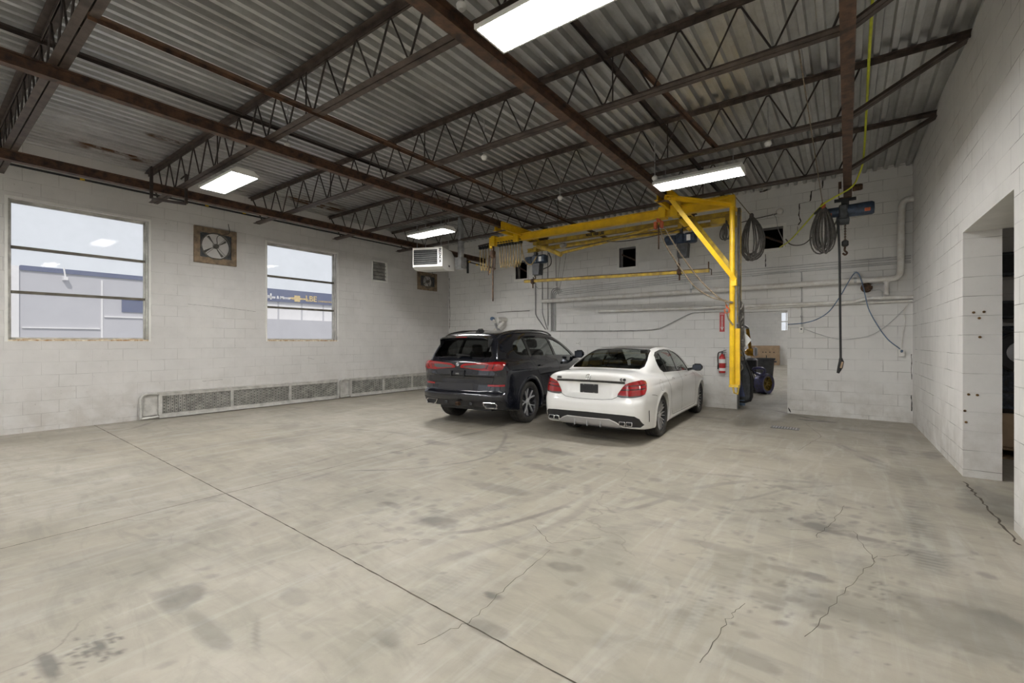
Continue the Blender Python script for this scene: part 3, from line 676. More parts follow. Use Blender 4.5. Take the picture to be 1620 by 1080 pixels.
r = thing('wall_vent', 'small square louvred vent right of the second window', 'vent', (XL, a.y, b.z))
m = MB(); f_ = .035
for q in ((a.y, b.y, a.z - f_, a.z), (a.y, b.y, b.z, b.z + f_), (a.y, a.y + f_, b.z, a.z), (b.y - f_, b.y, b.z, a.z)): m.bb(XL - .06, XL + .015, *q)
m.build('vent_frame', M['white_plastic'], r, smooth=0)
m = MB(); m.bb(XL - .07, XL - .06, a.y, b.y, b.z, a.z)
for k in range(5): z = b.z + .08 + k * (a.z - b.z - .1) / 5; m.prism([(XL - .055, z), (XL - .01, z - .03), (XL - .006, z - .026), (XL - .05, z + .006)], 'y', a.y + f_, b.y - f_)
m.build('louvre', M['alu'], r, smooth=0)
# black gas line along the left wall
r = thing('gas_pipe', 'thin black pipe with yellow tags running along the left wall above the windows', 'pipe', (XL, 5, 4.1))
m = MB(); m.tube([(XL + .05, YF + .02, 4.15), (XL + .05, 9.6, 4.13)], .017, 8); m.build('pipe', M['black'], r)
for px, py in ((327, 325), (386, 338), (130, 284)): p = atx(px, py, XL + .05); m = MB(); m.tube([(XL + .05, p.y - .03, 4.142), (XL + .05, p.y + .03, 4.142)], .019, 8); m.build('pipe_tag', M['yellow'], r)
for Y in (3.1, 5.5, 7.9): m = MB(); m.tube([(XL + .05, Y, 4.14), (XL + .05, Y, 4.25)], .006, 6); m.tube([(XL, Y, 4.25), (XL + .06, Y, 4.25)], .008, 6); m.build('pipe_hanger', M['conduit'], r)
# strut bracket hanging at the left wall
r = thing('strut_bracket', 'dark slotted channel bracket hanging round the steel beam right of the first window', 'bracket', (-8.7, 3.0, 3.7))
pa, pb, pc, pd = [atx(*q, -8.66) for q in ((240, 264), (240, 314), (295, 322), (295, 276))]
m = MB()
for p, q in ((pa, pb), (pb, pc), (pc, pd)): m.prof([(-.02, 0), (.02, 0), (.02, -.03), (.016, -.03), (.016, -.004), (-.016, -.004), (-.016, -.03), (-.02, -.03)], p, q, (1, 0, .01))
m.build('slotted_channel', M['web'], r, smooth=0)
m = MB(); m.tube([pa, (-8.9, pa.y, pa.z - .02)], .012, 6); m.tube([pd, (-8.9, pd.y, pd.z - .02)], .012, 6); m.build('wall_fixing', M['web'], r)
# two long perforated metal heater covers
def heater_cover(y0, y1, label):
    X0, X1 = XL + .06, XL + .14; r = thing('heater_cover', label, 'heater cover', (XL + .1, y0, 0), 0, 'perforated metal heater covers along the left wall'); z0, z1 = .03, .47
    m = MB(); m.prof([(-.03, 0), (.03, 0), (.03, .05), (-.03, .05)], (X1 - .03, y0 + .28, z1 - .05), (X1 - .03, y1, z1 - .05)); m.bb(XL, X1 + .012, y0 + .26, y1 + .01, z1, z1 + .014); m.build('top_rail', M['cover'], r, smooth=0)
    m = MB(); m.bb(X0, X1 + .01, y0 + .28, y1, z0, z0 + .06); m.bb(X0, X1 + .03, y0 + .28, y1, z0 - .015, z0 + .005); m.build('bottom_rail', M['cover'], r, smooth=0)
    n = max(2, round((y1 - y0 - .3) / 1.12)); st = (y1 - y0 - .3) / n
    for k in range(n + 1):
        y = y0 + .3 + k * st; m = MB(); m.bb(X0, X1 + .004, y - .028, y + .028, z0 + .05, z1 - .04); m.build('post', M['cover'], r, smooth=0)
    for k in range(n):
        ya, yb = y0 + .3 + k * st + .03, y0 + .3 + (k + 1) * st - .03; m = MB(); xf = X1 - .02; nr = int((yb - ya) / .062); w_ = (yb - ya) / nr
        for i in range(nr):        # narrow vertical ribs, each with a column of holes
            y = ya + i * w_; m.add([(xf - .012, y, z0 + .06), (xf, y + w_ * .15, z0 + .06), (xf, y + w_ * .85, z0 + .06), (xf - .012, y + w_, z0 + .06), (xf - .012, y, z1 - .05), (xf, y + w_ * .15, z1 - .05), (xf, y + w_ * .85, z1 - .05), (xf - .012, y + w_, z1 - .05)],
                  [(0, 1, 5, 4), (1, 2, 6, 5), (2, 3, 7, 6)])
        m.bb(xf - .02, xf - .014, ya, yb, z0 + .06, z1 - .05); pn = m.build('perforated_panel', M['alu'], r, smooth=0, recalc=False)
        h = MB()
        for i in range(nr):
            y = ya + (i + .5) * w_
            for j in range(6):
                z = z0 + .09 + j * .058 + (.029 if i % 2 else 0)
                if z < z1 - .07: h.add([(xf + .0012, y + .0105 * math.cos(q * PI / 3), z + .0105 * math.sin(q * PI / 3)) for q in range(6)], [(0, 1, 2, 3, 4, 5)])
        ho = h.build('hole_pattern', M['rad_black'], pn, smooth=0, recalc=False); tag(ho, kind='stuff')
    m = MB(); m.tube(spline([(XL + .10, y0 + .3, z1 - .01), (XL + .1, y0 + .12, z1 + .005), (XL + .1, y0 + .03, z1 - .05), (XL + .1, y0 + .02, z1 - .2), (XL + .1, y0 + .02, .03)], 5), .026, 10)
    m.tube([(XL + .1, y0 + .02, .03), (XL + .1, y0 + .3, .04)], .022, 8); m.build('supply_pipe', M['cover'], r)
    m = MB(); m.bb(XL + .01, XL + .07, y0 + .06, y0 + .27, z0 + .04, z1 - .03); m.build('end_plate', M['cover'], r, smooth=0)
heater_cover(2.56, 6.50, 'long perforated metal heater cover at the wall base, under the windows')
heater_cover(6.56, 9.9, 'second perforated metal heater cover, reaching behind the black car')
# electrical boxes on the left wall beside the window
for px, py, lb in ((557, 530, 'x'),):
    pass

# ------------------------------------------------------------------ unit heater
HR = math.radians(24 - 0)
hc = at(676, 425, 7.35); hz = hc.z
r = thing('unit_heater', 'cream white unit heater with dark louvres hanging left of the yellow crane', 'heater', (hc.x, hc.y, hz), HR)
m = MB(); W_, D_, H_ = .37, .42, .50       # half width, depth, height
m.prism([(0, .05), (0, H_), (D_ * 2 - .2, H_), (D_ * 2, H_ - .10), (D_ * 2, .06), (.3, 0), (.12, 0)], 'x', -W_, W_)
m.build('cabinet', M['white_enamel'], r, world=False, smooth=0)
m = MB(); m.bb(-W_ + .03, W_ - .12, -.004, .004, .10, H_ - .05); m.build('louvre_opening', M['rad_black'], r, world=False, smooth=0)
for k in range(7):
    z = .13 + k * .047; m = MB(); m.prism([(-.03, z - .012), (-.026, z - .012), (.006, z + .016), (.002, z + .018)], 'x', -W_ + .035, W_ - .125); m.build('louvre_blade', M['conduit_dark'], r, world=False, smooth=0)
tm = text_mb('REZNOR', .085, .004, Matrix.Translation((W_ - .055, -.004, H_ * .60)) @ Matrix.Rotation(PI / 2, 4, 'X') @ Matrix.Rotation(-PI / 2, 4, 'Z'), .004); tm.build('maker_lettering', M['black'], r, world=False, smooth=0)
m = MB(); m.bb(W_ - .001, W_ + .006, .42, .50, .10, .14); m.build('name_plate', M['black'], r, world=False, smooth=0)
m = MB()
for sx in (-.3, .3):
    for yy in (.1, .6): m.tube([(sx, yy, H_), (sx, yy, 4.53 - hz)], .006, 6)
m.build('hanger_rod', M['galv'], r, world=False)
m = MB(); m.tube([(.1, .8, .35), (.1, .95, .35), (.16, 1.0, .42)], .06, 14); m.build('flue_collar', M['galv'], r, world=False)
# flue duct rising at the back wall side
fx = at(729, 400, 8.3)
r = thing('flue_pipe', 'galvanised flue pipe rising to the roof behind the white unit heater', 'duct', (fx.x, fx.y, fx.z - .3))
m = MB(); m.tube([(fx.x, fx.y, fx.z - .15), (fx.x, fx.y, ZR + .03)], .075, 16)
for z in (fx.z + .1, fx.z + .55): m.tube([(fx.x, fx.y, z), (fx.x, fx.y, z + .04)], .083, 16)
m.build('duct', M['galv'], r)
m = MB(); m.bb(fx.x - .1, fx.x + .1, fx.y - .1, fx.y + .1, fx.z - .4, fx.z - .12); m.build('tee_box', M['galv'], r)
p1, p2 = at(736, 413, 8.6), at(784, 425, 8.6)
r = thing('gas_pipe', 'short black gas pipe with yellow bands leading right from the unit heater', 'pipe', (p1.x, 8.6, p1.z - .3))
m = MB(); m.tube([p1, p2], .016, 8); q = at(722, 420, 8.4); m.tube([q, at(741, 424, 8.6)], .016, 8); m.tube([at(740, 411, 8.6), at(740, 432, 8.6)], .028, 8); m.build('pipe', M['black'], r)
m = MB()
for px, py in ((734, 411.5), (743, 414), (755, 418.5), (732, 422)): c = at(px, py, 8.6); m.tube([c - Vector((.025, 0, 0)), c + Vector((.025, 0, -.005))], .02, 8)
m.build('yellow_band', M['yellow'], r)

# ------------------------------------------------------------------ back wall: frames of the high openings
for (q, lb) in ((((816, 414), (834, 440)), 'small dark opening in a white frame, high on the back wall left of the yellow bar'), (((980, 393), (1006, 421)), 'small dark square opening with a white frame, middle of the back wall'), (((1204, 362), (1239, 391)), 'wide dark opening high on the back wall between the two cable coils')):
    a, b = bwp(*q[0]), bwp(*q[1]); r = thing('wall_opening_frame', lb, 'opening frame', (a.x, YB, b.z), 0, 'frames of the high openings in the back wall'); f_ = .06
    m = MB()
    for s in ((a.x - f_, b.x + f_, a.z, a.z + f_), (a.x - f_, b.x + f_, b.z - f_, b.z), (a.x - f_, a.x, b.z, a.z), (b.x, b.x + f_, b.z, a.z)): m.bb(s[0], s[1], YB - .012, YB + .10, s[2], s[3])
    m.build('frame', M['white_plastic'], r, smooth=0)
    m = MB(); m.prof([(-.02, 0), (.02, 0), (.02, -.04), (-.02, -.04)], (a.x, YB + .16, (a.z * 2 + b.z) / 3 + .05), (b.x, YB + .16, (a.z + b.z) / 2 - .08)); m.build('cross_brace', M['rust_beam'], r, smooth=0)
# rusty anchor stubs in the side of the doorway on the right
M['rust_spot'] = simple('rusty_anchor', (.16, .085, .02), .9, 0, .4, 40)
r = thing('rusty_anchors', 'small rusty anchor stubs in the pale block pier of the right-hand opening', 'wall anchor', (1.12, 6.71, 1.0))
for q in ((1541, 494), (1557.5, 493), (1550, 503), (1551, 533), (1533, 624), (1547, 625), (1527, 650), (1529, 668)):
    c = at(q[0], q[1], 6.69); m = MB(); m.lathe([(0, -.006), (.010, -.005), (.013, .0), (.013, .02)], (c.x, 6.705, c.z), 'y', 8); m.build('anchor', M['rust_spot'], r)
# cracks in the block wall (step cracks), kept as thin dark gaps on the wall face
M['wall_crack'] = simple('open_mortar_crack', (.05, .045, .04), .9)
def wall_line(pts, wd, fn, nm, nrm, parent, mat):
    m = MB(); P = []
    for a, b in zip(pts[:-1], pts[1:]):
        a, b = Vector(fn(*a)), Vector(fn(*b)); k = max(2, int((b - a).length / .04))
        for i in range(k): P.append(a.lerp(b, i / k))
    P.append(Vector(fn(*pts[-1]))); vs = []
    for i, p in enumerate(P):
        t = (P[min(i + 1, len(P) - 1)] - P[max(i - 1, 0)]).normalized(); s = t.cross(nrm).normalized(); ww = wd * random.uniform(.5, 1.4); j = s * random.uniform(-.004, .004)
        vs += [p + nrm * .0015 + s * ww / 2 + j, p + nrm * .0015 - s * ww / 2 + j]
    m.add(vs, [(2 * i, 2 * i + 1, 2 * i + 3, 2 * i + 2) for i in range(len(P) - 1)])
    o = m.build(nm, mat, None, smooth=0); o.location = o.location - parent.location; o.parent = parent
nb, nl = Vector((0, -1, 0)), Vector((1, 0, 0))
for pts, wd in (([(1302, 285), (1301, 298)], .02), ([(1284, 302), (1282, 318)], .022), ([(1265, 322), (1264, 340), (1267, 350), (1263, 356)], .018), ([(1284, 302), (1300, 298)], .006), ([(1265, 322), (1282, 318)], .006), ([(1262, 358), (1262, 372)], .008), ([(1211, 402), (1211, 422)], .016),
                ([(1202, 304), (1218, 299)], .03), ([(711, 440), (711, 470), (712, 500), (711, 520)], .018), ([(1442, 560), (1442, 600)], .01), ([(1442, 625), (1442, 650)], .012), ([(1247, 645), (1251, 652)], .02)):
    wall_line(pts, wd, bwp, 'wall_crack', nb, wb, M['wall_crack'])
for pts in ([(297, 481), (360, 487), (405, 493)], [(486, 566), (497, 568)], [(320, 603), (352, 600)]):
    wall_line(pts, .004, lwp, 'wall_crack', nl, wl, M['wall_crack'])
# ------------------------------------------------------------------ back wall: pipes
def bpath(pts, off): return [at(x, y, YB - off) for x, y in pts]
def bpipe(name, label, pts, off, r_, mat, n=10, cat='pipe', smooth_n=0, fix=(), group=None, clip=.04):
    P = bpath(pts, off); P = spline(P, smooth_n) if smooth_n else P
    base = P[len(P) // 2]; r = thing(name, label, cat, (base.x, YB, base.z), 0, group)
    m = MB(); m.tube(P, r_, n); m.build('pipe' if cat == 'pipe' else cat, M[mat], r)
    for (x, y) in fix:
        c = at(x, y, YB - off); m = MB(); m.tube([c + Vector((-clip / 2, 0, 0)), c + Vector((clip / 2, 0, 0))], r_ * 1.25, n); m.bb(c.x - clip / 2, c.x + clip / 2, c.y, YB, c.z - .01, c.z + .01); m.build('pipe_clamp', M[mat], r)
    return r
def arc(c, a0, a1, rx, ry, n=6): return [(c[0] + rx * math.cos(math.radians(a0 + (a1 - a0) * i / n)), c[1] - ry * math.sin(math.radians(a0 + (a1 - a0) * i / n))) for i in range(n + 1)]
r = bpipe('steam_pipe', 'thick white painted pipe running across the back wall and turning up at the right', [(1448, 313.5), (1442, 314)] + arc((1438, 328), 95, 175, 11, 13) + [(1426, 350), (1425, 420)] + arc((1413, 428), 0, -80, 11, 12) + [(1405, 441), (1353, 444), (1094, 461), (858, 476.5)], .12, .052, 'whitepipe', 14)
c = at(1402, 442, YB - .12); m = MB(); m.tube([c, c - Vector((0, 0, .27))], .03, 10); m.tube([c - Vector((0, 0, .0)), c - Vector((0, 0, .05))], .045, 10); m.tube([c - Vector((0, 0, .23)), c - Vector((0, 0, .27))], .036, 8); m.build('drip_leg', M['whitepipe'], r)
for (x, y) in ((1353, 443), (1094, 460)):
    c = at(x, y, YB - .12); m = MB(); m.bb(c.x - .025, c.x + .025, c.y - .04, YB, c.z + .03, c.z + .16); m.tube([c - Vector((.02, 0, 0)), c + Vector((.02, 0, 0))], .062, 12); m.build('pipe_bracket', M['galv'], r)
bpipe('return_pipe', 'white painted pipe just above the doorway, kinked up near the right corner', [(947, 492.5), (1346, 478), (1352, 477.5), (1368, 472.5), (1376, 471.5), (1446, 469.5)], .07, .032, 'whitepipe', 12, fix=((1096, 487), (1395, 471)), clip=.05)
bpipe('thin_pipe', 'thin white pipe directly under the kinked white pipe', [(1180, 488), (1446, 475.5)], .05, .019, 'whitepipe', 8)
for k, (yl, yr) in enumerate(((446, 404), (449, 408), (452, 412.5), (455, 415))):
    bpipe('wire_run', ('uppermost', 'second', 'third', 'lowest')[k] + ' of the four thin grey conduits running level below the yellow bar', [(884, yl + 12), (1094, (yl * .62 + yr * .38) + 4), (1441, yr)], .02 + .004 * k, .0065, 'conduit', 6, group='thin level conduits on the back wall')
bpipe('conduit', 'thin grey conduit that slopes up behind the white car toward the doorway', [(874, 523.5), (1000, 523), (1031, 521.5), (1045, 519), (1088, 497.5), (1097, 494.5), (1162, 492)], .03, .011, 'conduit', 8, fix=((943, 523), (983, 522.6), (1046, 518)), cat='conduit')
for k, px in enumerate((872, 874.4, 876.6, 878.8)):
    bpipe('conduit', ('leftmost', 'second', 'third', 'rightmost')[k] + ' of the four bundled conduits dropping behind the black car', [(px, 524), (px, 464 + k)] + arc((px + 7, 464 + k * 1.2), 175, 95, 7, 8 - k) + [(px + 12, 455.5 + k * 1.6)], .03, .0095, 'conduit_dark' if k < 2 else 'conduit', 8, cat='conduit', group='bundled vertical conduits')
bpipe('conduit', 'vertical conduit left of the bundle, bending right near its foot', [(847, 436), (847.2, 496), (849, 501), (863, 521)], .03, .012, 'conduit_dark', 8, cat='conduit')
bpipe('conduit', 'tall thin conduit just left of the bundle with a sloping foot', [(857.8, 392), (858, 494), (859, 499), (866, 521)], .03, .0095, 'conduit_dark', 8, cat='conduit')
bpipe('conduit', 'tall thin conduit rising to the roof beside the bundle', [(866.6, 372), (866.8, 515)], .03, .0095, 'conduit_dark', 8, cat='conduit')
bpipe('wire', 'thin dark wire hanging left of the small framed opening beside the hoist', [(879, 396), (879.5, 420), (880, 452)], .02, .006, 'cable', 6, cat='wire')
bpipe('wire', 'thin slack wire hanging down to the top of the conduit bundle', [(887, 402), (884, 430), (881, 455), (884, 466)], .02, .004, 'cable', 6, cat='wire', smooth_n=4)
bpipe('wire', 'thinnest slack wire, rightmost of those above the conduit bundle', [(896, 398), (891, 430), (884, 462)], .02, .004, 'cable', 6, cat='wire', smooth_n=4)
bpipe('wire', 'thin wire looping from the conduits across to the short stub left of them', [(847, 452), (852, 457), (858, 456), (876, 456)], .02, .005, 'cable', 6, cat='wire')
r = bpipe('thermostat_conduit', 'thin vertical conduit running down to a small white thermostat box right of the doorway', [(1268, 430), (1268, 517)], .03, .010, 'conduit', 8, cat='conduit', fix=((1268, 455), (1268, 500)))
c = at(1268, 521.5, YB); m = MB(); m.bb(c.x - .035, c.x + .035, YB - .05, YB, c.z - .06, c.z + .055); m.build('thermostat_box', M['white_plastic'], r); m = MB(); m.bb(c.x - .012, c.x + .012, YB - .054, YB - .05, c.z, c.z + .025); m.build('thermostat_window', M['black'], r)
bpipe('conduit', 'thin conduit from the wire run across to the thermostat drop', [(1190, 437), (1228, 431), (1264, 429.5), (1268, 431)], .03, .0075, 'conduit', 6, cat='conduit')
bpipe('power_cord', 'blue grey cord draped over the thick pipe and down to the outlet box', [(1246, 513), (1270, 511), (1292, 505), (1312, 492), (1330, 467), (1342, 446), (1352, 432), (1359, 434), (1366, 455), (1374, 488), (1388, 514), (1404, 536), (1424, 552)], .20, .0085, 'bluecord', 6, cat='cord', smooth_n=5)
bpipe('wire', 'thin grey wire sagging between the thermostat box and the right corner', [(1272, 520), (1300, 530), (1325, 536), (1352, 535.5), (1380, 529), (1405, 513), (1427, 492), (1432, 488)], .02, .005, 'conduit', 6, cat='wire', smooth_n=5)
bpipe('wire', 'thin white wire dropping from the corner to the outlet box', [(1436, 481), (1430, 492), (1432, 508), (1428, 530), (1426, 553)], .03, .006, 'whitepipe', 6, cat='wire', smooth_n=4)
r = thing('outlet_box', 'white outlet box with a blue cord plugged in, near the right corner', 'outlet', tuple(at(1426, 562, YB)))
c = at(1426, 558, YB); m = MB(); m.bb(c.x - .04, c.x + .04, YB - .05, YB, c.z - .055, c.z + .055); m.build('box', M['white_plastic'], r); m = MB(); m.tube([(c.x, YB - .05, c.z + .02), (c.x, YB - .10, c.z + .04)], .018, 8); m.build('plug', M['bluecord'], r)
r = thing('outlet_box', 'small white double outlet above the white car', 'outlet', tuple(at(914.5, 546, YB)))
c = at(914.5, 543, YB); m = MB(); m.bb(c.x - .05, c.x + .05, YB - .03, YB, c.z - .035, c.z + .035); m.build('box', M['white_plastic'], r)
for s in (-1, 1): m = MB(); m.bb(c.x + s * .022 - .008, c.x + s * .022 + .008, YB - .033, YB - .03, c.z - .008, c.z + .008); m.build('socket', M['black'], r)
r = thing('wall_lamp', 'round white wall lamp with a thin conduit above the wide dark opening', 'lamp', tuple(at(1234, 340, YB)))
c = at(1234, 335, YB); m = MB(); m.lathe([(0, -.07), (.05, -.065), (.065, -.03), (.065, 0)], c, 'y', 20); m.build('lamp_body', M['whitepipe'], r)
m = MB(); m.tube(bpath([(1172, 352), (1190, 347), (1229, 338)], .03), .009, 6); m.build('conduit', M['cable'], r)
m = MB(); m.tube(spline(bpath([(1222, 338), (1228, 345), (1231, 362), (1238, 378), (1243, 390)], .05), 5), .007, 6); m.build('cord', M['conduit'], r)
r = thing('alarm_horn', 'round dark rusty gong with a chain, below the thick pipe near the corner', 'alarm bell', tuple(at(1371, 463, YB)))
c = at(1371, 455, YB - .05); m = MB(); m.lathe([(0, -.06), (.07, -.05), (.088, -.02), (.088, .0), (.07, .05)], c, 'y', 20); m.build('gong', M['iron'], r)
m = MB(); m.tube(bpath([(1378, 451), (1390, 450), (1401, 449)], .12), .012, 6); m.tube(bpath([(1378, 459), (1392, 458), (1396, 462), (1396, 470)], .10), .010, 6); m.build('chain', M['conduit'], r)
# wall hydrant / sprinkler test valve above the black car
r = thing('wall_pipe_outlet', 'white capped pipe stub with a blue and white valve above the black car roof', 'pipe outlet', tuple(at(797, 522, YB)))
c = at(800, 506, YB); m = MB(); m.tube([c, c - Vector((.02, .20, .0)), c - Vector((.06, .30, .02))], .075, 16); m.build('pipe_stub', M['whitepipe'], r)
m = MB(); m.tube([at(797, 509, YB - .2), at(788, 518, YB - .25), at(776, 527, YB - .3)], .042, 12); m.build('branch_pipe', M['whitepipe'], r)
m = MB(); m.tube(spline([at(784, 512, YB - .25), at(787, 520, YB - .28), at(791, 524, YB - .28)], 4), .04, 10); m.build('flexible_joint', M['galv'], r)
m = MB(); c = at(779, 504, YB - .22); m.lathe([(0, -.05), (.05, -.045), (.06, 0), (.05, .05), (0, .055)], c, 'y', 14); m.build('valve_cap', M['bluecord'], r); m = MB(); m.tube([c, at(785, 513, YB - .25)], .03, 8); m.build('valve_neck', M['whitepipe'], r)
bpipe('wire', 'bare grey wire stretched over the wall behind the white pipe stub', [(786, 495), (800, 493), (838, 491.5)], .02, .006, 'cable', 6, cat='wire')
# fire extinguisher and its sign
r = thing('fire_extinguisher_sign', 'narrow red upright sign with a white arrow on the back wall', 'sign', tuple(at(1142.5, 525, YB)))
a, b = bwp(1138.5, 494.5), bwp(1146.5, 524.5); m = MB(); m.bb(a.x, b.x, YB - .006, YB, b.z, a.z); m.build('sign_plate', M['red'], r, smooth=0)
cx, W2 = (a.x + b.x) / 2, (b.x - a.x) / 2; Hh = a.z - b.z
m = MB(); m.prism([(cx - W2 * .22, b.z + Hh * .25), (cx - W2 * .6, b.z + Hh * .25), (cx, b.z + .02), (cx + W2 * .6, b.z + Hh * .25), (cx + W2 * .22, b.z + Hh * .25), (cx + W2 * .22, a.z - Hh * .16), (cx - W2 * .22, a.z - Hh * .16)], 'y', YB - .009, YB - .006)
m.build('arrow', M['white_label'], r, smooth=0)
t = text_mb('FIRE EXTINGUISHER', .034, .002, Matrix.Translation((cx, YB - .0105, b.z + Hh * .55)) @ Matrix.Rotation(PI / 2, 4, 'X') @ Matrix.Rotation(-PI / 2, 4, 'Z')); t.build('lettering', M['red'], r, smooth=0)
t = text_mb('FIRE', .04, .002, Matrix.Translation((cx, YB - .0095, a.z - Hh * .08)) @ Matrix.Rotation(PI / 2, 4, 'X')); t.build('lettering', M['white_label'], r, smooth=0)
c = at(1142.5, 590, YB - .11); c.y = YB - .11
r = thing('fire_extinguisher', 'red fire extinguisher with white labels hung on the back wall beside the doorway', 'fire extinguisher', (c.x, c.y, c.z))
H0 = .40; m = MB(); m.lathe([(0, 0), (.058, .005), (.064, .02), (.064, H0 - .08), (.052, H0 - .035), (.025, H0 - .01), (.022, H0 + .01)], r.location, n=20); m.build('cylinder', M['red'], r)
for z0, z1 in ((.05, .11), (.215, .30)): m = MB(); m.lathe([(.0655, z0), (.0655, z1)], r.location, n=20, closed=False); m.build('label', M['white_label'], r)
m = MB(); v = Vector(r.location) + Vector((0, 0, H0)); m.tube([v, v + Vector((0, 0, .06))], .018, 8); m.box(v + Vector((.03, 0, .075)), (.11, .02, .012), rotM('Y', -18)); m.box(v + Vector((.03, 0, .045)), (.10, .02, .012)); m.build('valve_handle', M['darkgrey'], r)
m = MB(); m.tube(spline([v + Vector((-.01, 0, .05)), v + Vector((-.07, -.01, .03)), v + Vector((-.085, -.01, -.08)), v + Vector((-.078, 0, -.26))], 5), .011, 6); m.tube([v + Vector((-.078, 0, -.22)), v + Vector((-.078, 0, -.32))], .019, 8); m.build('hose', M['black'], r)
m = MB(); m.bb(c.x - .03, c.x + .03, c.y + .05, YB, c.z + .15, c.z + .40); m.bb(c.x - .07, c.x + .07, c.y - .0, c.y + .075, c.z + .195, c.z + .205); m.build('wall_bracket', M['black'], r)
# small floor drain cover
p = Vector((*fpt(1242, 677), 0)); r = thing('floor_drain', 'small rectangular metal cover set in the floor near the doorway', 'drain cover', (p.x, p.y, .001))
m = MB(); m.bb(p.x - .20, p.x + .20, p.y - .12, p.y + .12, .001, .006); m.build('plate', M['conduit_dark'], r, smooth=0); m = MB()
for k in range(9): m.bb(p.x - .17 + k * .04, p.x - .155 + k * .04, p.y - .09, p.y + .09, .006, .009)
m.build('grating', M['silver'], r, smooth=0)

# ------------------------------------------------------------------ yellow bridge crane
G = thing('bridge_crane', 'yellow steel bridge crane under the roof with a braced mast hanging at its right end', 'crane', (-1.50, 8.05, .69))
yb = 8.05; zt = 3.775
m = MB(); m.prof(ibeam(.10, .15, .012, .012), (-6.45, yb, zt), (-1.55, yb, zt)); m.build('girder', M['yellow'], G, smooth=0)
m = MB(); m.prof(ibeam(.10, .035, .008, .01), (-2.30, yb, zt + .036), (-1.53, yb, zt + .036)); m.build('top_girder', M['yellow'], G, smooth=0)
m = MB(); m.tube([(-6.55, yb, 3.55), (-6.55, yb, 3.80)], .05, 12); m.bb(-6.5, -6.4, yb - .07, yb + .07, 3.60, 3.82); m.build('end_stop', M['yellow'], G)
for X in (-5.8, -2.41):
    for s in (-1, 1):
        m = MB(); m.prof([(0, 0), (s * .05, 0), (s * .05, .012), (s * .012, .012), (s * .012, .15), (s * .05, .15), (s * .05, .16), (0, .16)], (X + s * .075, 7.35, zt - .04), (X + s * .075, 8.75, zt - .04)); m.build('end_truck', M['yellow'], G, smooth=0)
    for y in (7.45, 8.65):
        m = MB(); m.bb(X - .11, X + .11, y - .04, y + .04, zt - .045, zt - .035)
        for s in (-1, 1): m.lathe([(0, -.02), (.04, -.02), (.04, .02), (0, .02)], (X + s * .05, y, zt + .065), 'x', 14)
        m.build('wheel_assembly', M['rust_beam'], G)
for X in (-5.8, -2.41, -2.62):
    m = MB(); m.bb(X - .06, X + .06, yb - .09, yb + .09, zt - .17, zt + .02); m.build('girder_clamp', M['yellow'], G)
m = MB(); m.tube([(-1.50, yb, .70), (-1.50, yb, 3.77)], .042, 14); m.build('mast', M['yellow'], G)
m = MB(); m.tube([(-1.46, 8.40, 1.5), (-1.46, 8.40, 3.66)], .034, 12); m.build('rear_mast', M['yellow_worn'], G)
m = MB(); m.prof([(-.035, 0), (.035, 0), (.035, .008), (-.027, .008), (-.027, .06), (-.035, .06)], (-1.50, yb, 3.62), (-1.46, 8.46, 3.62)); m.build('mast_tie', M['yellow'], G, smooth=0)
L_ = [(-.035, 0), (.035, 0), (.035, -.008), (-.027, -.008), (-.027, -.06), (-.035, -.06)]
m = MB(); m.prof(L_, (-2.36, 7.34, 3.79), (-1.50, 7.96, 3.665)); m.build('horizontal_brace', M['yellow'], G, smooth=0)
m = MB(); m.prof(L_, (-2.33, 7.42, 3.79), (-1.45, 8.00, 2.42), (0, -1, .3)); m.build('diagonal_brace', M['yellow'], G, smooth=0)
m = MB(); m.prof(L_, (-2.33, 8.70, 3.74), (-1.46, 8.42, 2.50), (0, -1, .3)); m.build('diagonal_brace', M['yellow_worn'], G, smooth=0)
m = MB(); m.bb(-1.51, -1.43, yb - .05, yb + .03, 2.33, 2.43); m.bb(-1.545, -1.455, yb - .06, yb + .06, 3.62, 3.80); m.build('gusset', M['yellow'], G)
m = MB(); m.prof([(-.05, -.03), (.05, -.03), (.05, .03), (-.05, .03)], (-1.44, yb + .04, .72), (-1.44, yb + .04, 1.64), (0, 1, 0)); m.build('mast_sleeve', M['yellow'], G, smooth=0)
m = MB(); m.bb(-1.54, -1.40, yb - .05, yb + .09, .69, .73); m.tube([(-1.49, yb, .71), (-1.47, yb - .02, .60), (-1.42, yb, .58), (-1.40, yb, .70)], .016, 6); m.build('mast_foot', M['yellow_worn'], G)
m = MB()
for k in range(5):
    P = [(-1.41 + .015 * math.sin(k + z * 3), yb + .06 + .02 * math.cos(k * 2 + z * 4), z) for z in np.linspace(3.6, .95, 22)]; m.tube(P, .010, 5)
m.build('cable_bundle', M['cable'], G)
m = MB()
for k in range(5):
    z = .95 + .22 * k; P = [(-1.40 + .035 * math.sin(a + k), yb + .10 + .05 * math.cos(a * 1.3), z + .28 * a / 6) for a in np.linspace(0, 6, 14)]; m.tube(P, .013, 6)
m.build('air_hose_tangle', M['grey_hose'], G)
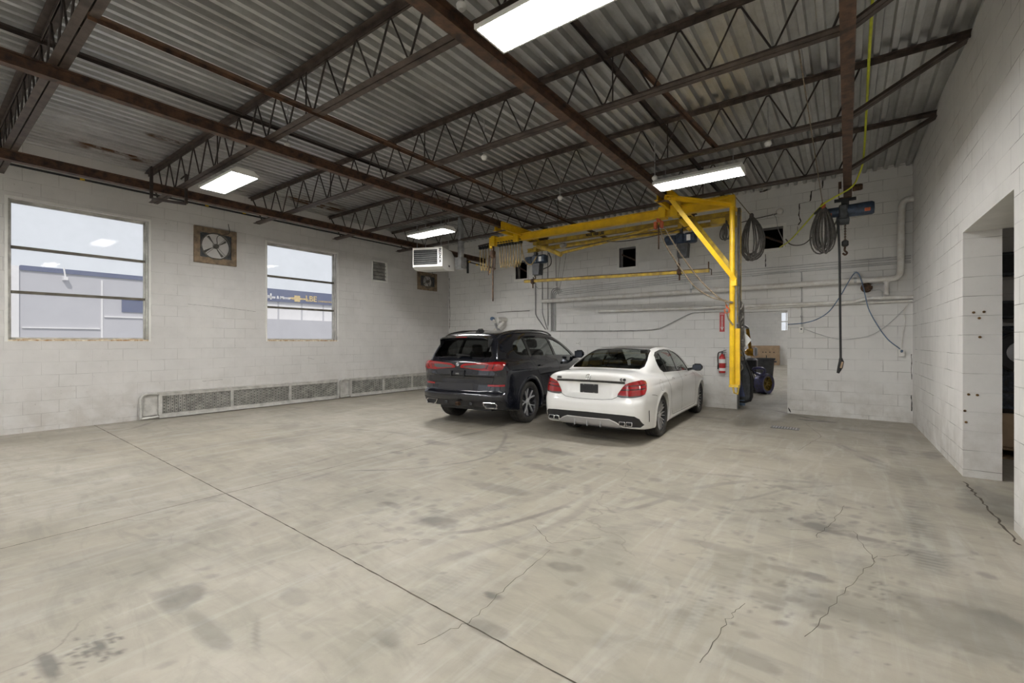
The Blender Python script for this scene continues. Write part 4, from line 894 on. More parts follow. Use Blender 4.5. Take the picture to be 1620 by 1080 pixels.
# trolley row with looped cable (festoon) at the left end
Fz = thing('festoon_cable', 'tan cable in many hanging loops under the left end of the yellow crane', 'cable festoon', (-6.3, 8.12, 3.1))
xs_ = np.linspace(-6.32, -5.72, 9)
for x in xs_: m = MB(); m.box((x, yb + .0, 3.60), (.05, .09, .06), None, .01); m.lathe([(0, -.045), (.02, -.045), (.02, .045), (0, .045)], (x, yb, 3.65), 'y', 10); m.build('trolley', M['black'], Fz)
m = MB()
for a, b in zip(xs_[:-1], xs_[1:]): m.tube(spline([(a, yb + .03, 3.57), (a + .005, yb + .03, 3.25), ((a + b) / 2, yb + .03, 3.12 - random.uniform(0, .06)), (b - .005, yb + .03, 3.25), (b, yb + .03, 3.57)], 5), .010, 6)
m.tube(spline([(xs_[-1], yb, 3.57), (-5.62, yb, 3.2), (-5.45, yb, 3.08), (-5.3, yb, 3.25)], 6), .012, 6); m.build('looped_cable', M['ycable'], Fz)
F2 = thing('festoon_cable', 'shorter cluster of looped tan cable hanging left of the crane end, beside the heater', 'cable festoon', (-7.0, 8.3, 3.1)); m = MB()
x2 = np.linspace(-7.05, -6.70, 5)
for x in x2: q = MB(); q.box((x, 8.25, 3.66), (.05, .09, .07), None, .01); q.build('trolley', M['black'], F2)
for a, b in zip(x2[:-1], x2[1:]): m.tube(spline([(a, 8.25, 3.62), (a, 8.25, 3.35), ((a + b) / 2, 8.25, 3.15 - random.uniform(0, .12)), (b, 8.25, 3.3), (b, 8.25, 3.62)], 5), .010, 6)
m.build('looped_cable', M['ycable'], F2); m = MB(); m.prof([(-.02, 0), (.02, 0), (.02, -.03), (-.02, -.03)], (-7.1, 8.25, 3.73), (-6.5, 8.15, 3.73)); m.build('track', M['web'], F2, smooth=0)
# chain hoist hook at the crane's left end
def chain(m, p, q, r_=.006, link=.03):
    p, q = Vector(p), Vector(q); n = max(2, int((q - p).length / link)); t = (q - p).normalized(); s1 = t.orthogonal().normalized(); s2 = t.cross(s1)
    for i in range(n):
        c = p.lerp(q, (i + .5) / n); s = s1 if i % 2 else s2; L = link * .72
        m.tube([c + t * L * .5 * math.cos(a) * 1.1 + s * link * .28 * math.sin(a) for a in [2 * PI * k / 8 for k in range(8)]], r_ * .8, 5, closed=True)
H1 = thing('chain_fall', 'rusty red chain trolley with long hanging chain at the left end of the crane', 'chain hoist', (-6.53, 8.05, 2.46))
m = MB(); m.box((-6.5, yb, 3.42), (.10, .12, .16), None, .02); m.bb(-6.52, -6.48, yb - .02, yb + .02, 3.5, 3.64); m.build('trolley_body', M['iron'], H1)
m = MB(); m.tube([(-6.5, yb, 3.34), (-6.5, yb, 2.35)], .017, 6); m.tube([(-6.60, yb, 3.4), (-6.62, yb, 2.95)], .014, 6); m.tube([(-6.43, yb, 3.4), (-6.45, yb, 3.05)], .012, 6); m.build('hanging_chain', M['iron'], H1)
H2 = thing('chain_fall', 'orange red trolley with a short rod hanging under the yellow girder, mid right', 'chain hoist', (-2.72, 8.05, 3.2))
px_ = at(1042, 356, yb); m = MB()
for s in (-1, 1): m.box((px_.x + s * .055, yb, px_.z), (.05, .09, .13), None, .01)
m.bb(px_.x - .03, px_.x + .03, yb - .03, yb + .03, px_.z + .05, px_.z + .12); m.build('trolley_body', M['orange'], H2)
m = MB(); m.tube([(px_.x, yb, px_.z), (px_.x, yb, at(1042, 394, yb).z)], .012, 6); m.build('hanging_rod', M['iron'], H2)
R1 = thing('lifting_rope', 'slack brown ropes sweeping from the orange trolley to an orange hook', 'rope', tuple(at(1148, 495, yb)))
for pts in ([(1044, 362), (1052, 385), (1068, 412), (1082, 432), (1100, 454), (1125, 470), (1146, 475), (1160, 478)], [(1050, 358), (1066, 385), (1084, 412), (1105, 440), (1130, 465), (1144, 475), (1158, 479)]):
    m = MB(); m.tube(spline([at(x, y, yb - .06) for x, y in pts], 5), .012, 6); m.build('rope', M['rope'], R1)
m = MB(); m.tube([at(1147, 474, yb - .06), at(1149, 486, yb - .06)], .010, 6); m.tube(spline([at(1150, 495, yb - .06), at(1153, 505, yb - .06), at(1160, 514, yb - .06)], 4), .012, 6); m.build('rope_tail', M['rope'], R1)
m = MB(); c = at(1150, 491, yb - .06); m.tube([c + Vector((.035 * math.cos(a), 0, .045 * math.sin(a))) for a in np.linspace(PI * .5, -PI * 1.2, 12)], .011, 6); m.tube([c + Vector((0, 0, .045)), c + Vector((-.01, 0, .09))], .016, 6); m.build('hook', M['orange'], R1)
# second, older crane girder behind
G2 = thing('bridge_crane', 'older worn yellow crane girder with black lettering, behind the bright yellow one', 'crane', (-4, 8.95, 3.5)); y2 = 8.95
m = MB(); m.prof([(-.045, 0), (.045, 0), (.045, -.085), (-.045, -.085)], (-5.82, y2 - .1, 3.76), (-1.60, y2 - .1, 3.76)); m.build('upper_channel', M['yellow_worn'], G2, smooth=0)
a = at(922, 379, y2 - .16); b = at(957, 375, y2 - .16)
t = text_mb('MAX 1000 LBS', .085, .003, Matrix.Translation(((a.x + b.x) / 2 + .02, y2 - .148, 3.718)) @ Matrix.Rotation(PI / 2, 4, 'X'), .004, sx=.8); 
cx_ = (a.x + b.x) / 2; t.v = [((v[0] - cx_ * .8) * 1.0 + cx_ if False else v[0], v[1], v[2]) for v in t.v]; t.build('capacity_lettering', M['black'], G2, smooth=0)
m = MB(); m.prof(ibeam(.08, .085, .01, .01), (-6.15, y2, 3.64), (-1.75, y2, 3.64)); m.build('girder', M['yellow_worn'], G2, smooth=0)
m = MB(); m.tube([at(850, 390, y2 - .35), at(868, 394, y2 - .35), at(888, 403, y2 - .35)], [.045, .05, .05], 10); m.build('air_cylinder', M['yellow_worn'], G2)
m = MB(); m.tube([at(888, 400, y2 - .30), at(960, 382, y2 - .30), at(1040, 358, y2 - .30)], .032, 8); m.build('slanted_arm', M['yellow_worn'], G2)
m = MB(); m.tube([at(886, 390, y2 - .25), at(960, 379, y2 - .25), at(1075, 366, y2 - .25)], .026, 8); m.build('slanted_arm', M['yellow_worn'], G2)
m = MB(); m.tube([at(1078, 348, y2 - .35), at(1086, 355, y2 - .35), at(1094, 362, y2 - .35)], .06, 10); m.build('air_cylinder', M['yellow'], G2)
m = MB(); c = at(1137, 351, y2 - .2); m.bb(c.x - .12, c.x + .12, c.y - .08, c.y + .08, c.z - .05, c.z + .05); c = at(891, 388, y2 - .3); m.build('carriage_plate', M['yellow_worn'], G2); m = MB(); m.box(c, (.16, .10, .10), None, .03); m.build('pulley_housing', M['alu'], G2)
for X in (-2.41, -5.8): m = MB(); m.bb(X - .05, X + .05, 8.72, 9.24, 3.66, 3.79); m.build('end_bracket', M['yellow_worn'], G2, smooth=0)
m = MB(); m.bb(-1.76, -1.6, y2 - .2, y2 + .08, 3.5, 3.7); m.build('end_plate', M['yellow_worn'], G2, smooth=0)
m = MB(); m.tube(spline([at(960, 382, y2 - .4), at(990, 381, y2 - .4), at(1040, 372, y2 - .4), at(1090, 358, y2 - .4)], 5), .010, 6); m.tube(spline([at(895, 392, y2 - .4), at(940, 385, y2 - .4), at(1000, 372, y2 - .4), at(1055, 366, y2 - .4)], 5), .008, 6); m.tube(spline([at(868, 400, y2 - .2), at(872, 410, y2 - .2), at(870, 420, y2 - .2), at(858, 426, y2 - .2)], 5), .012, 6); m.build('slack_cable', M['cable'], G2)
# electric chain hoists
def chain_hoist(c, label, mirror=1, hook_z=None, yoke=True):
    r = thing('electric_hoist', label, 'hoist', (c.x, c.y, c.z - .38), 0, 'blue electric chain hoists'); x, y, z = c; s = mirror
    m = MB(); m.lathe([(0, -.30), (.06, -.30), (.085, -.28), (.09, -.10), (.075, -.085), (.075, -.06)], (x, y, z), 'x', 18)
    for k in range(16):
        a = 2 * PI * k / 16; m.bb(x - .27, x - .11, y + .088 * math.cos(a) - .004, y + .088 * math.cos(a) + .004, z + .088 * math.sin(a) - .004, z + .088 * math.sin(a) + .004)
    m.build('motor', M['blue_motor'], r)
    m = MB(); m.box((x, y, z), (.16, .19, .21), None, .03); m.build('gearbox', M['blue_motor'], r)
    m = MB(); m.box((x + .18, y, z), (.22, .17, .19), None, .025); m.build('control_housing', M['blue_motor'], r)
    m = MB(); m.bb(x + .13, x + .20, y - .09, y - .085, z - .06, z + .05); m.build('rating_plate', M['white_label'], r)
    m = MB(); m.prism([(-.09, -.36), (.08, -.36), (.10, -.10), (-.11, -.10)], 'y', y - .09, y + .09); m.v = [(v[0] + x + .05, v[1], v[2] + z) for v in m.v]; m.build('chain_bag', M['darkgrey'], r, smooth=0)
    m = MB(); m.bb(x - .03, x + .03, y - .05, y + .05, z + .09, z + .17); m.tube([(x - .03 + .0, y, z + .16), (x - .03, y, z + .21), (x + .03, y, z + .21), (x + .03, y, z + .16)], .012, 6); m.build('suspension_hook', M['darkgrey'], r)
    if yoke: m = MB(); m.bb(x - .04, x + .04, y - .06, y + .06, z + .19, z + .30); m.build('trolley', M['yellow_worn'], r)
    if hook_z:
        m = MB(); chain(m, (x - .04, y, z - .1), (x - .04, y, hook_z + .1), .007, .034); m.build('load_chain', M['iron'], r)
        m = MB(); m.box((x - .04, y, hook_z + .08), (.05, .05, .07), None, .01); m.tube(spline([(x - .04, y, hook_z + .05), (x - .04, y, hook_z), (x - .01, y, hook_z - .045), (x - .05, y, hook_z - .07), (x - .085, y, hook_z - .03)], 4), .013, 6); m.build('load_hook', M['iron'], r)
    return r
y3 = 8.9; c1 = at(848, 411, y3); c2 = at(1077, 378, y3)
bl_, br_ = at(830, 445, y3), at(1122, 427.5, y3); zb1, zb2 = at(843, 440, y3).z, at(1075, 430, y3).z
chain_hoist(Vector((c1.x, y3, c1.z)), 'blue electric hoist with dark chain bag under the left part of the old crane girder', hook_z=zb1 + .05)
chain_hoist(Vector((c2.x, y3, c2.z)), 'blue electric hoist with black chain bag, right one, seen behind the diagonal brace', hook_z=zb2 + .05)
r = thing('spreader_bar', 'long thin yellow lifting bar hanging level from the two blue hoists', 'lifting bar', (bl_.x, y3, bl_.z - .1))
m = MB(); m.prof([(-.03, -.035), (.03, -.035), (.03, .02), (-.03, .02)], bl_, br_); m.build('bar', M['yellow_worn'], r, smooth=0)
m = MB(); m.prof([(-.036, .02), (.036, .02), (.036, .034), (-.036, .034)], bl_, br_); m.build('cap_strip', M['iron'], r, smooth=0)
for px, py in ((843, 445), (1075, 430)):
    c = at(px, py, y3); m = MB(); m.box(c, (.09, .10, .12), None, .02); m.tube([c, c - Vector((0, 0, .16))], .016, 6); m.build('shackle', M['iron'], r)
m = MB(); c = at(1121, 424, y3); m.tube([c - Vector((0, 0, .06)), c + Vector((0, 0, .12))], .012, 6); m.tube([c, c + Vector((.05, 0, -.03)), c + Vector((.05, 0, -.13))], .009, 6); m.build('end_pin', M['iron'], r)
# monorail hoist on the right beam
HO = Vector((at(1337, 335, 8.85).x, 8.85, at(1337, 335, 8.85).z))
r = thing('monorail_hoist', 'long grey blue electric hoist hanging from the end of the rust red beam at right', 'hoist', (HO.x, HO.y, HO.z - .6)); x, y, z = HO
m = MB(); m.lathe([(0, -.26), (.06, -.26), (.075, -.24), (.08, .02), (.095, .03), (.10, .20), (.102, .22), (.102, .33), (.085, .36), (0, .365)], (x, y, z + .01), 'x', 22); m.build('motor', M['blue_motor'], r)
m = MB(); m.box((x - .02, y, z + .0), (.12, .20, .22), None, .02); m.build('gearbox', M['darkgrey'], r)
m = MB(); m.bb(x + .24, x + .31, y - .104, y - .08, z - .05, z - .005); m.bb(x - .22, x - .17, y - .085, y - .07, z - .05, z - .01); m.build('warning_label', M['orange'], r)
m = MB(); m.lathe([(0, -.12), (.07, -.11), (.075, 0), (.07, .05), (0, .06)], (x, y, z - .13), 'x', 16); m.build('chain_container', M['darkgrey'], r)
m = MB(); m.bb(x - .05, x + .05, y - .07, y + .07, z + .10, z + .20); m.bb(x - .14, x + .14, y - .03, y + .03, z + .17, z + .21); m.build('hanger', M['black'], r)
m = MB()
for s in (-1, 1):
    m.bb(x + s * .075, x + s * .085, y - .10, y + .10, z + .20, z + .46)
    for yy in (-.06, .06): m.lathe([(0, -.015), (.04, -.015), (.04, .015), (0, .015)], (x + s * .06, y + yy, z + .43), 'x', 14)
m.lathe([(0, .0), (.05, 0), (.05, .10), (.04, .13), (0, .13)], (x + .09, y + .02, z + .36), 'x', 14); m.bb(x - .085, x + .085, y - .02, y + .02, z + .19, z + .23); m.build('beam_trolley', M['iron'], r)
m = MB(); zz = at(1337, 393, 8.85).z; chain(m, (x, y, z - .2), (x, y, zz + .12), .008, .04); m.build('load_chain', M['iron'], r)
m = MB(); m.box((x, y, zz + .08), (.09, .07, .10), None, .02); m.build('hook_block', M['black'], r)
m = MB(); m.tube(spline([(x, y, zz + .03), (x - .005, y, zz - .03), (x + .025, y, zz - .07), (x, y, zz - .10), (x - .03, y, zz - .07)], 4), .014, 6); m.build('load_hook', M['iron'], r)
m = MB(); m.tube(spline([(x - .08, y, z - .04), (x - .11, y, z - .12), (x - .17, y, z - .30), (x - .13, y, z - .42), (x - .10, y, z - .25), (x - .09, y, z - .08)], 5), .010, 6); m.build('loop_cable', M['cable'], r)
Pc = thing('pendant_cable', 'long black pendant cable with a taped control grip hanging below the grey blue hoist', 'pendant control', tuple(at(1329, 590, 8.75)))
m = MB(); m.tube([at(1326, 348, 8.75), at(1328, 400, 8.75), at(1329, 480, 8.75), at(1330, 570, 8.75)], .016, 8); m.build('cable', M['black'], Pc)
m = MB(); m.tube([at(1330, 566, 8.75), at(1331, 572, 8.75), at(1329, 581, 8.75), at(1325.5, 590, 8.75)], [.02, .035, .035, .018], 10); m.build('control_grip', M['black'], Pc)
m = MB(); c = at(1331.5, 577, 8.72); m.box(c, (.025, .02, .10), rotM('Y', 12)); m.build('tape_patch', M['card'], Pc)
# coils of cable and their ropes
def coil(cx, top, bot, wpx, Y, n, label, mat='cable', seed=0):
    rng = random.Random(seed); T, B = at(cx, top, Y), at(cx, bot, Y); wm = wpx * (T - at(cx + 1, top, Y)).length
    r = thing('cable_coil', label, 'cable coil', (B.x, Y, B.z), 0, 'hanging coils of dark cable'); m = MB(); Hh = T.z - B.z
    for k in range(n):
        w_ = wm * rng.uniform(.30, .47) * (1 if k % 4 else .45); h_ = Hh * rng.uniform(.84, 1.0); ph = rng.uniform(-.05, .05); dy = rng.uniform(-.06, .06); P = []
        for i in range(24):
            a = 2 * PI * i / 24; s = math.sin(a / 2) ** .8
            P.append((T.x + math.sin(a) * w_ * (1.15 * s + .05) + ph * s, Y + dy * s, T.z - h_ * (1 - math.cos(a)) / 2))
        m.tube(P, .0115, 6, closed=True)
    m.build('loops', M[mat], r)
    m = MB(); m.lathe([(.02, -.06), (.035, -.03), (.035, .02), (.02, .05)], T, 'z', 12); m.build('binding', M['orange' if 'yellow hose' in label else 'cable'], r); return r, T
r, T = coil(1302, 326, 403, 36, 8.7, 13, 'coil of dark cable tied with an orange band where the yellow hose passes', seed=1)
tag(r, 'coil of dark cable tied with an orange band, hanging left of the monorail hoist')
m = MB(); m.tube([T, at(1262, 0, 5.2) if False else Vector((at(1262, 0, 4.5).x, 4.5, 3.95))], .006, 5); m.build('support_rope', M['rope'], r)
bpipe('cable', 'dark cable sagging from the coil to the wide dark opening', [(1243, 378), (1250, 386), (1262, 388), (1275, 384), (1289, 370)], .4, .010, 'cable', 6, cat='cable', smooth_n=5)
r, T = coil(1189, 342, 413, 40, 8.7, 15, 'large coil of dark cable hanging just right of the yellow mast', seed=2)
m = MB(); m.tube([T, at(1140, 283, 8.25)], .007, 5); m.build('support_rope', M['rope'], r)
r, T = coil(1148, 353, 382, 14, 8.75, 4, 'small coil of thin cable hanging left of the yellow mast', seed=3)
m = MB(); m.tube([T, at(1146, 347, 8.75)], .006, 5); m.build('support_rope', M['rope'], r)
HS = thing('air_hose', 'bright yellow green hose hanging from the roof and curving down to the wide dark opening', 'hose', (0, 8.5, 3.9))
m = MB(); m.tube(spline([at(1383, -20, 4.45), at(1380, 10, 4.75), at(1375, 90, 5.6), at(1371, 170, 6.9), at(1366, 250, 8.3), at(1358, 278, 8.55), at(1347, 296, 8.6), at(1322, 311, 8.62), at(1300, 325, 8.62), at(1272, 356, 9.3), at(1250, 380, 9.9), at(1234, 391, YB - .02)], 7), .0125, 8); m.build('hose', M['hose'], HS)
m = MB(); m.tube([at(1298, 329, 8.62), at(1289, 338, 8.75)], .017, 8); m.build('hose_coupling', M['black'], HS)

# ------------------------------------------------------------------ room beyond the back doorway
YN, XN0, XN1 = 32.0, -14.0, 4.0
m = MB(); m.bb(XN0, XN1, YB + .25, YN + .3, -.12, 0); o = m.build('floor_beyond', M['floor'], None, smooth=0); o.name = 'floor_back_hall'; tag(o, kind='structure')
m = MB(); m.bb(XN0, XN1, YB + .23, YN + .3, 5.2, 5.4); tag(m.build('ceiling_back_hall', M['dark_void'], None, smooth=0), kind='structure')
wh = at(1236, 494, YN), at(1249, 523, YN)
M['wall_far'] = wall_mat('painted_block_wall_far', 'x', line=.8)
wbuild(wall_mesh(XN0, XN1, 0, 5.2, [(wh[0].x, wh[0].x + .55, wh[1].z, wh[0].z)], .2, lambda u, z, d: (u, YN + d, z)), 'wall_far', M['wall_far'])
wbuild(wall_mesh(YB + .22, YN, 0, 5.2, [(13.5, 16, .8, 4.4), (18, 20.5, .8, 4.4), (23, 25.5, .8, 4.4)], .2, lambda u, z, d: (XN0 - d, u, z)), 'wall_hall_left', M['wall_far'])
wbuild(wall_mesh(YB + .22, YN, 0, 5.2, [], .2, lambda u, z, d: (XN1 + d, u, z)), 'wall_hall_right', M['wall_far'])
wq = thing('hall_window', 'tall bright glass-block window on the far wall seen through the doorway', 'window', ((wh[0].x + wh[0].x + .55) / 2, YN, wh[1].z)); m = MB()
for q in (0, .5, 1): z = wh[1].z + (wh[0].z - wh[1].z) * q; m.bb(wh[0].x, wh[0].x + .55, YN + .02, YN + .08, z - .03, z + .03)
m.bb(wh[0].x + .24, wh[0].x + .28, YN + .02, YN + .08, wh[1].z, wh[0].z); m.build('glazing_bar', M['whitepipe'], wq, smooth=0); m = MB(); m.bb(wh[0].x, wh[0].x + .55, YN + .04, YN + .05, wh[1].z, wh[0].z); m.build('pane', M['glass'], wq, smooth=0)
for X, Y, lb in ((-6, 14.5, 'nearest'), (-6, 20, 'middle'), (-6, 26, 'farthest')):  # unseen lamps that light the hall, out of the camera's view
    for X2, row in ((X, 'left'), (-1, 'right')):
        l = copy_tree(L0); l.location = (X2, Y + (2.5 if X2 == -1 else 0), 4.9); tag(l, lb + ' unseen light of the ' + row + ' row in the hall beyond the back doorway', 'ceiling light', 'unseen lights in the hall beyond')
# steel lining of the doorway's left side
m = MB(); m.bb(DOOR[0] - .001, DOOR[0] + .012, YB - .004, YB + .22, 0, 2.05); tag(m.build('door_jamb_trim', M['conduit_dark'], None, smooth=0), kind='structure'); bpy.data.objects['door_jamb_trim'].name = 'trim_1'
m = MB(); m.bb(-1.45, -1.33, YB + 1.6, YB + 1.7, 0, 3.2); 
m = MB(); m.bb(-9, 1.5, YB + .225, YB + 3.0, 2.66, 2.74); m.bb(-9, 1.5, YB + 2.9, YB + 3.0, 2.74, 5.2); m.bb(-9.1, -9, YB + .225, YB + 3, 2.66, 5.2); m.bb(1.5, 1.6, YB + .225, YB + 3, 2.66, 5.2); m.bb(-9, 1.5, YB + .225, YB + 3, 4.7, 4.8); tag(m.build('wall_added_dark_box', M['dark_void'], None, smooth=0), kind='structure')  # added dark box, shuts out hall light so the high openings stay dark
# big cardboard box on the far wall
c0, c1 = at(1188, 546.5, 31.6), at(1233, 571, 31.6); r = thing('cardboard_box', 'large flat brown cardboard box leaning on the far wall beyond the doorway', 'box', (c0.x, 31.6, 0))
m = MB(); m.bb(c0.x, c1.x, 31.45, 31.9, 0, c0.z, .01); m.build('carton', M['card'], r, smooth=0); m = MB()
for u in (.42, .52, .66, .8): m.bb(c0.x + u * (c1.x - c0.x), c0.x + (u + .05) * (c1.x - c0.x), 31.43, 31.45, c0.z * .64, c0.z * .68)
m.bb(c0.x + .55 * (c1.x - c0.x), c0.x + .58 * (c1.x - c0.x), 31.43, 31.45, c0.z * .3, c0.z * .5); m.build('printed_marks', M['black'], r, smooth=0)
# waste bin
b0 = at(1210.5, 592, 19.6); r = thing('waste_bin', 'dark grey round plastic waste bin in the hall beyond the doorway', 'bin', (b0.x, b0.y, 0))
m = MB(); m.lathe([(0, 0), (.24, 0), (.25, .02), (.31, .74), (.34, .74), (.34, .80), (.31, .80), (.30, .70), (.23, .05), (0, .05)], r.location, n=28); m.build('bin_body', M['bin'], r)
for s in (-1, 1): m = MB(); m.bb(b0.x + s * .30, b0.x + s * .38, b0.y - .07, b0.y + .07, .64, .70); m.build('handle', M['bin'], r)
# stripped vehicle front with coated tyre, and the door leaf in front of it
vr = thing('stripped_vehicle', 'stripped open-wheel vehicle front with purple blue tyre and gold rim beyond the doorway', 'vehicle', (-2.3, 14.1, 0)); wc = at(1207, 607, 14.1); R_ = .28
wx = wc.x + .03
m = MB(); m.lathe([(.20, -.11), (.27, -.125), (R_ - .01, -.10), (R_, -.05), (R_, .05), (R_ - .01, .10), (.27, .125), (.20, .11)], (0, 0, 0), 'x', 36, closed=True); Rm = Matrix.Translation((wx, 14.1, R_)) @ Matrix.Rotation(math.radians(-24), 4, 'Z'); m.xf(Rm); m.build('tyre', M['purple'], vr)
m = MB(); m.lathe([(.205, -.10), (.205, .10), (.18, .10), (.17, .0), (.17, -.09)], (0, 0, 0), 'x', 32, closed=True)
for k in range(10):
    a = 2 * PI * k / 10; q = MB(); q.bb(.02, .06, -.014, .014, .03, .185); q.xf(Matrix.Rotation(a, 4, 'X')); m.join(q)
m.lathe([(0, .08), (.045, .075), (.05, .02), (0, .02)], (0, 0, 0), 'x', 16); m.xf(Rm); m.build('rim', M['goldrim'], vr)
def P14(px, py, Y=14.2): return at(px, py, Y)
m = MB()
for pts, rr in (([(1180, 575), (1188, 585), (1197, 592), (1206, 598)], .03), ([(1178, 590), (1188, 598), (1200, 606)], .028), ([(1180, 607), (1192, 612), (1202, 612)], .025), ([(1190, 580), (1192, 600), (1194, 616)], .03), ([(1176, 600), (1186, 616)], .03)): m.tube([P14(*p) for p in pts], rr, 7)
m.build('suspension_arm', M['darkgrey'], vr)
m = MB(); m.tube(spline([P14(1190, 583, 13.9), P14(1198, 582, 13.9), P14(1207, 583, 13.9), P14(1210, 588, 13.9), P14(1204, 593, 13.9), P14(1195, 590, 13.9)], 5), .035, 8, closed=True); m.build('mudguard_stay', M['purple'], vr)
m = MB(); m.tube([P14(1176, 572), P14(1184, 581), P14(1192, 594), P14(1198, 607)], .035, 7); m.tube([P14(1178, 577), P14(1190, 588)], .03, 6); m.build('frame_rail', M['conduit'], vr)
m = MB(); c = P14(1195, 617); m.bb(c.x - .12, c.x + .12, 14.1, 14.4, 0, .1); m.tube([(c.x - .1, 14.2, .1), (c.x + .1, 14.2, .30)], .03, 6); m.build('jack_stand', M['darkgrey'], vr)
m = MB(); c0, c1 = P14(1178, 566), P14(1196, 592); m.box(((c0.x + c1.x) / 2, 14.4, (c0.z + c1.z) / 2), (c1.x - c0.x, .4, c0.z - c1.z), None, .06); m.build('side_panel', M['bin'], vr)
m = MB(); c = P14(1188, 557); m.box((c.x, 14.2, c.z), (.30, .22, .20), None, .06); m.build('amber_lamp', M['amber'], vr)
m = MB(); c = P14(1196, 556); m.box((c.x, 14.1, c.z), (.09, .2, .26), None, .04); m.build('lamp_lens', M['silver'], vr)
m = MB(); m.tube([P14(1182.5, 520), P14(1184, 532), P14(1187.5, 555)], .045, 8); m.build('roll_bar', M['amber'], vr)
m = MB(); m.tube([P14(1172, 513), P14(1178, 515), P14(1184, 520)], .035, 8); m.build('top_tube', M['winframe'], vr)
dl = thing('door_panel', 'dark grey vehicle door standing upright just inside the doorway', 'vehicle door', (-1.85, 11.2, 0)); Yd = 11.2
oz = [(1160, 562), (1176, 565), (1181, 574), (1187, 588), (1189.5, 597), (1189.5, 628), (1187, 634), (1178, 636.5), (1160, 635)]
pl = [(at(x, y, Yd).x, at(x, y, Yd).z) for x, y in oz]; m = MB(); m.prism(pl, 'y', Yd, Yd + .10); m.build('panel', M['darkgrey'], dl)
cc = (sum(p[0] for p in pl) / len(pl), sum(p[1] for p in pl) / len(pl)); m = MB(); m.tube([(cc[0] + (p[0] - cc[0]) * .98, Yd - .01, cc[1] + (p[1] - cc[1]) * .97) for p in pl], .03, 8, closed=True); m.build('edge_seal', M['black'], dl)
m = MB(); m.prism([(at(x, y, Yd).x, at(x, y, Yd).z) for x, y in ((1162, 595), (1171, 597), (1179, 627), (1162, 628))], 'y', Yd - .02, Yd); m.build('pocket_trim', M['navy'], dl, smooth=0)
m = MB(); c = at(1170, 637, Yd); m.bb(c.x - .10, c.x + .10, Yd - .02, Yd + .12, 0, c.z + .07); m.build('support_block', M['bluecord'], dl, smooth=0)
# bundle hanging at the mast: bag of papers, orange strap handle
hb = thing('hose_bundle', 'tangled grey hoses, cream bag and orange handle hanging behind the yellow mast', 'hose bundle', (-1.4, 8.3, .9)); y8 = 8.3
m = MB(); rng = random.Random(4)
for k in range(9):
    P = [at(1171 + rng.uniform(-3, 6), y, y8 + rng.uniform(-.05, .05)) for y in (480, 505, 522, 540, 555, 570)]; m.tube(spline(P, 4), .012, 6)
m.build('hose', M['grey_hose'], hb)
m = MB(); m.prism([(at(x, y, y8 + .1).x, at(x, y, y8 + .1).z) for x, y in ((1175, 526), (1181, 529), (1188.5, 538), (1184, 543), (1177, 552), (1174, 545))], 'y', y8 + .08, y8 + .14); m.build('bag', M['white_plastic'], hb, smooth=0)
m = MB(); m.prism([(at(x, y, y8 + .1).x, at(x, y, y8 + .1).z) for x, y in ((1172, 527), (1178, 527), (1180, 548), (1173, 546))], 'y', y8 + .02, y8 + .08); m.build('bag_back', M['alu'], hb, smooth=0)
m = MB(); m.tube([at(1167.5, 548, y8 - .1), at(1169, 555, y8 - .1), at(1174, 563, y8 - .1)], [.03, .035, .012], 8); m.tube([at(1167, 575, y8 - .1), at(1168, 581, y8 - .1)], .03, 8); m.build('handle', M['amber'], hb)
m = MB(); m.tube(spline([at(1173, 552, y8), at(1178, 566, y8), at(1177, 578, y8), at(1172, 586, y8)], 4), .012, 6); m.tube(spline([at(1168, 566, y8), at(1169.5, 585, y8), at(1167, 590, y8)], 4), .010, 6); m.build('air_line', M['black'], hb)
# post beyond the doorway lintel
pp = at(1173, 500, 13); m = MB(); m.bb(pp.x - .06, pp.x + .06, 12.95, 13.07, 0, 2.65); tag(m.build('steel_post', M['conduit_dark'], smooth=0), 'grey steel post standing beyond the doorway beside the yellow mast', 'post')

# ------------------------------------------------------------------ side room on the right
m = MB(); m.bb(1.3, 9, 2, 12, -.12, 0); o = m.build('floor_side_room', M['floor'], None, smooth=0); tag(o, kind='structure')
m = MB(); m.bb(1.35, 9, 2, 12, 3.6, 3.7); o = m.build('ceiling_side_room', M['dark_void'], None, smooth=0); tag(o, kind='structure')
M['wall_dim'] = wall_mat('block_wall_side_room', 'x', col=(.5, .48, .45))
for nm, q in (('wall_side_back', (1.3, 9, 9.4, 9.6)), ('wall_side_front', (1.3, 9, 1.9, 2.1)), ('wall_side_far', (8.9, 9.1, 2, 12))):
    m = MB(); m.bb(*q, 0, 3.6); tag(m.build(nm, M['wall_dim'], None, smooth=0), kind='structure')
l = copy_tree(L0); l.location = (6.6, 4.2, 3.2); tag(l, 'added unseen light that brightens the dim side room', 'ceiling light')  # lamp added out of view to brighten the side room
# soffit board of the opening
m = MB(); m.v = [tuple(Vector(rwp(u, z, d))) for u in (5.02, 6.71) for z in (2.585, 2.6) for d in (.0, .62)]; m.f = [(0, 1, 3, 2), (4, 6, 7, 5), (0, 4, 5, 1), (2, 3, 7, 6), (0, 2, 6, 4), (1, 5, 7, 3)]
o = m.build('trim_2', M['white_plastic'], None, smooth=0); tag(o, kind='structure')
Yp = 8.0
M['wrap'] = simple('dark_stretch_film', (.045, .055, .075), .25, .2, .5, 12, .5, coat=.5)
r = thing('wrapped_pallet', 'dark film-wrapped load with a tyre on a wooden pallet, in the dim side room', 'pallet load', (2.0, Yp, 0)); m = MB()
a, b = 1.42, 2.62
for zz in (.0, .11): 
    for k in range(5): m.bb(a, b, Yp + k * .22, Yp + k * .22 + .1, zz, zz + .02)
for k in range(3): m.bb(a + k * .53, a + k * .53 + .1, Yp, Yp + .98, .02, .11)
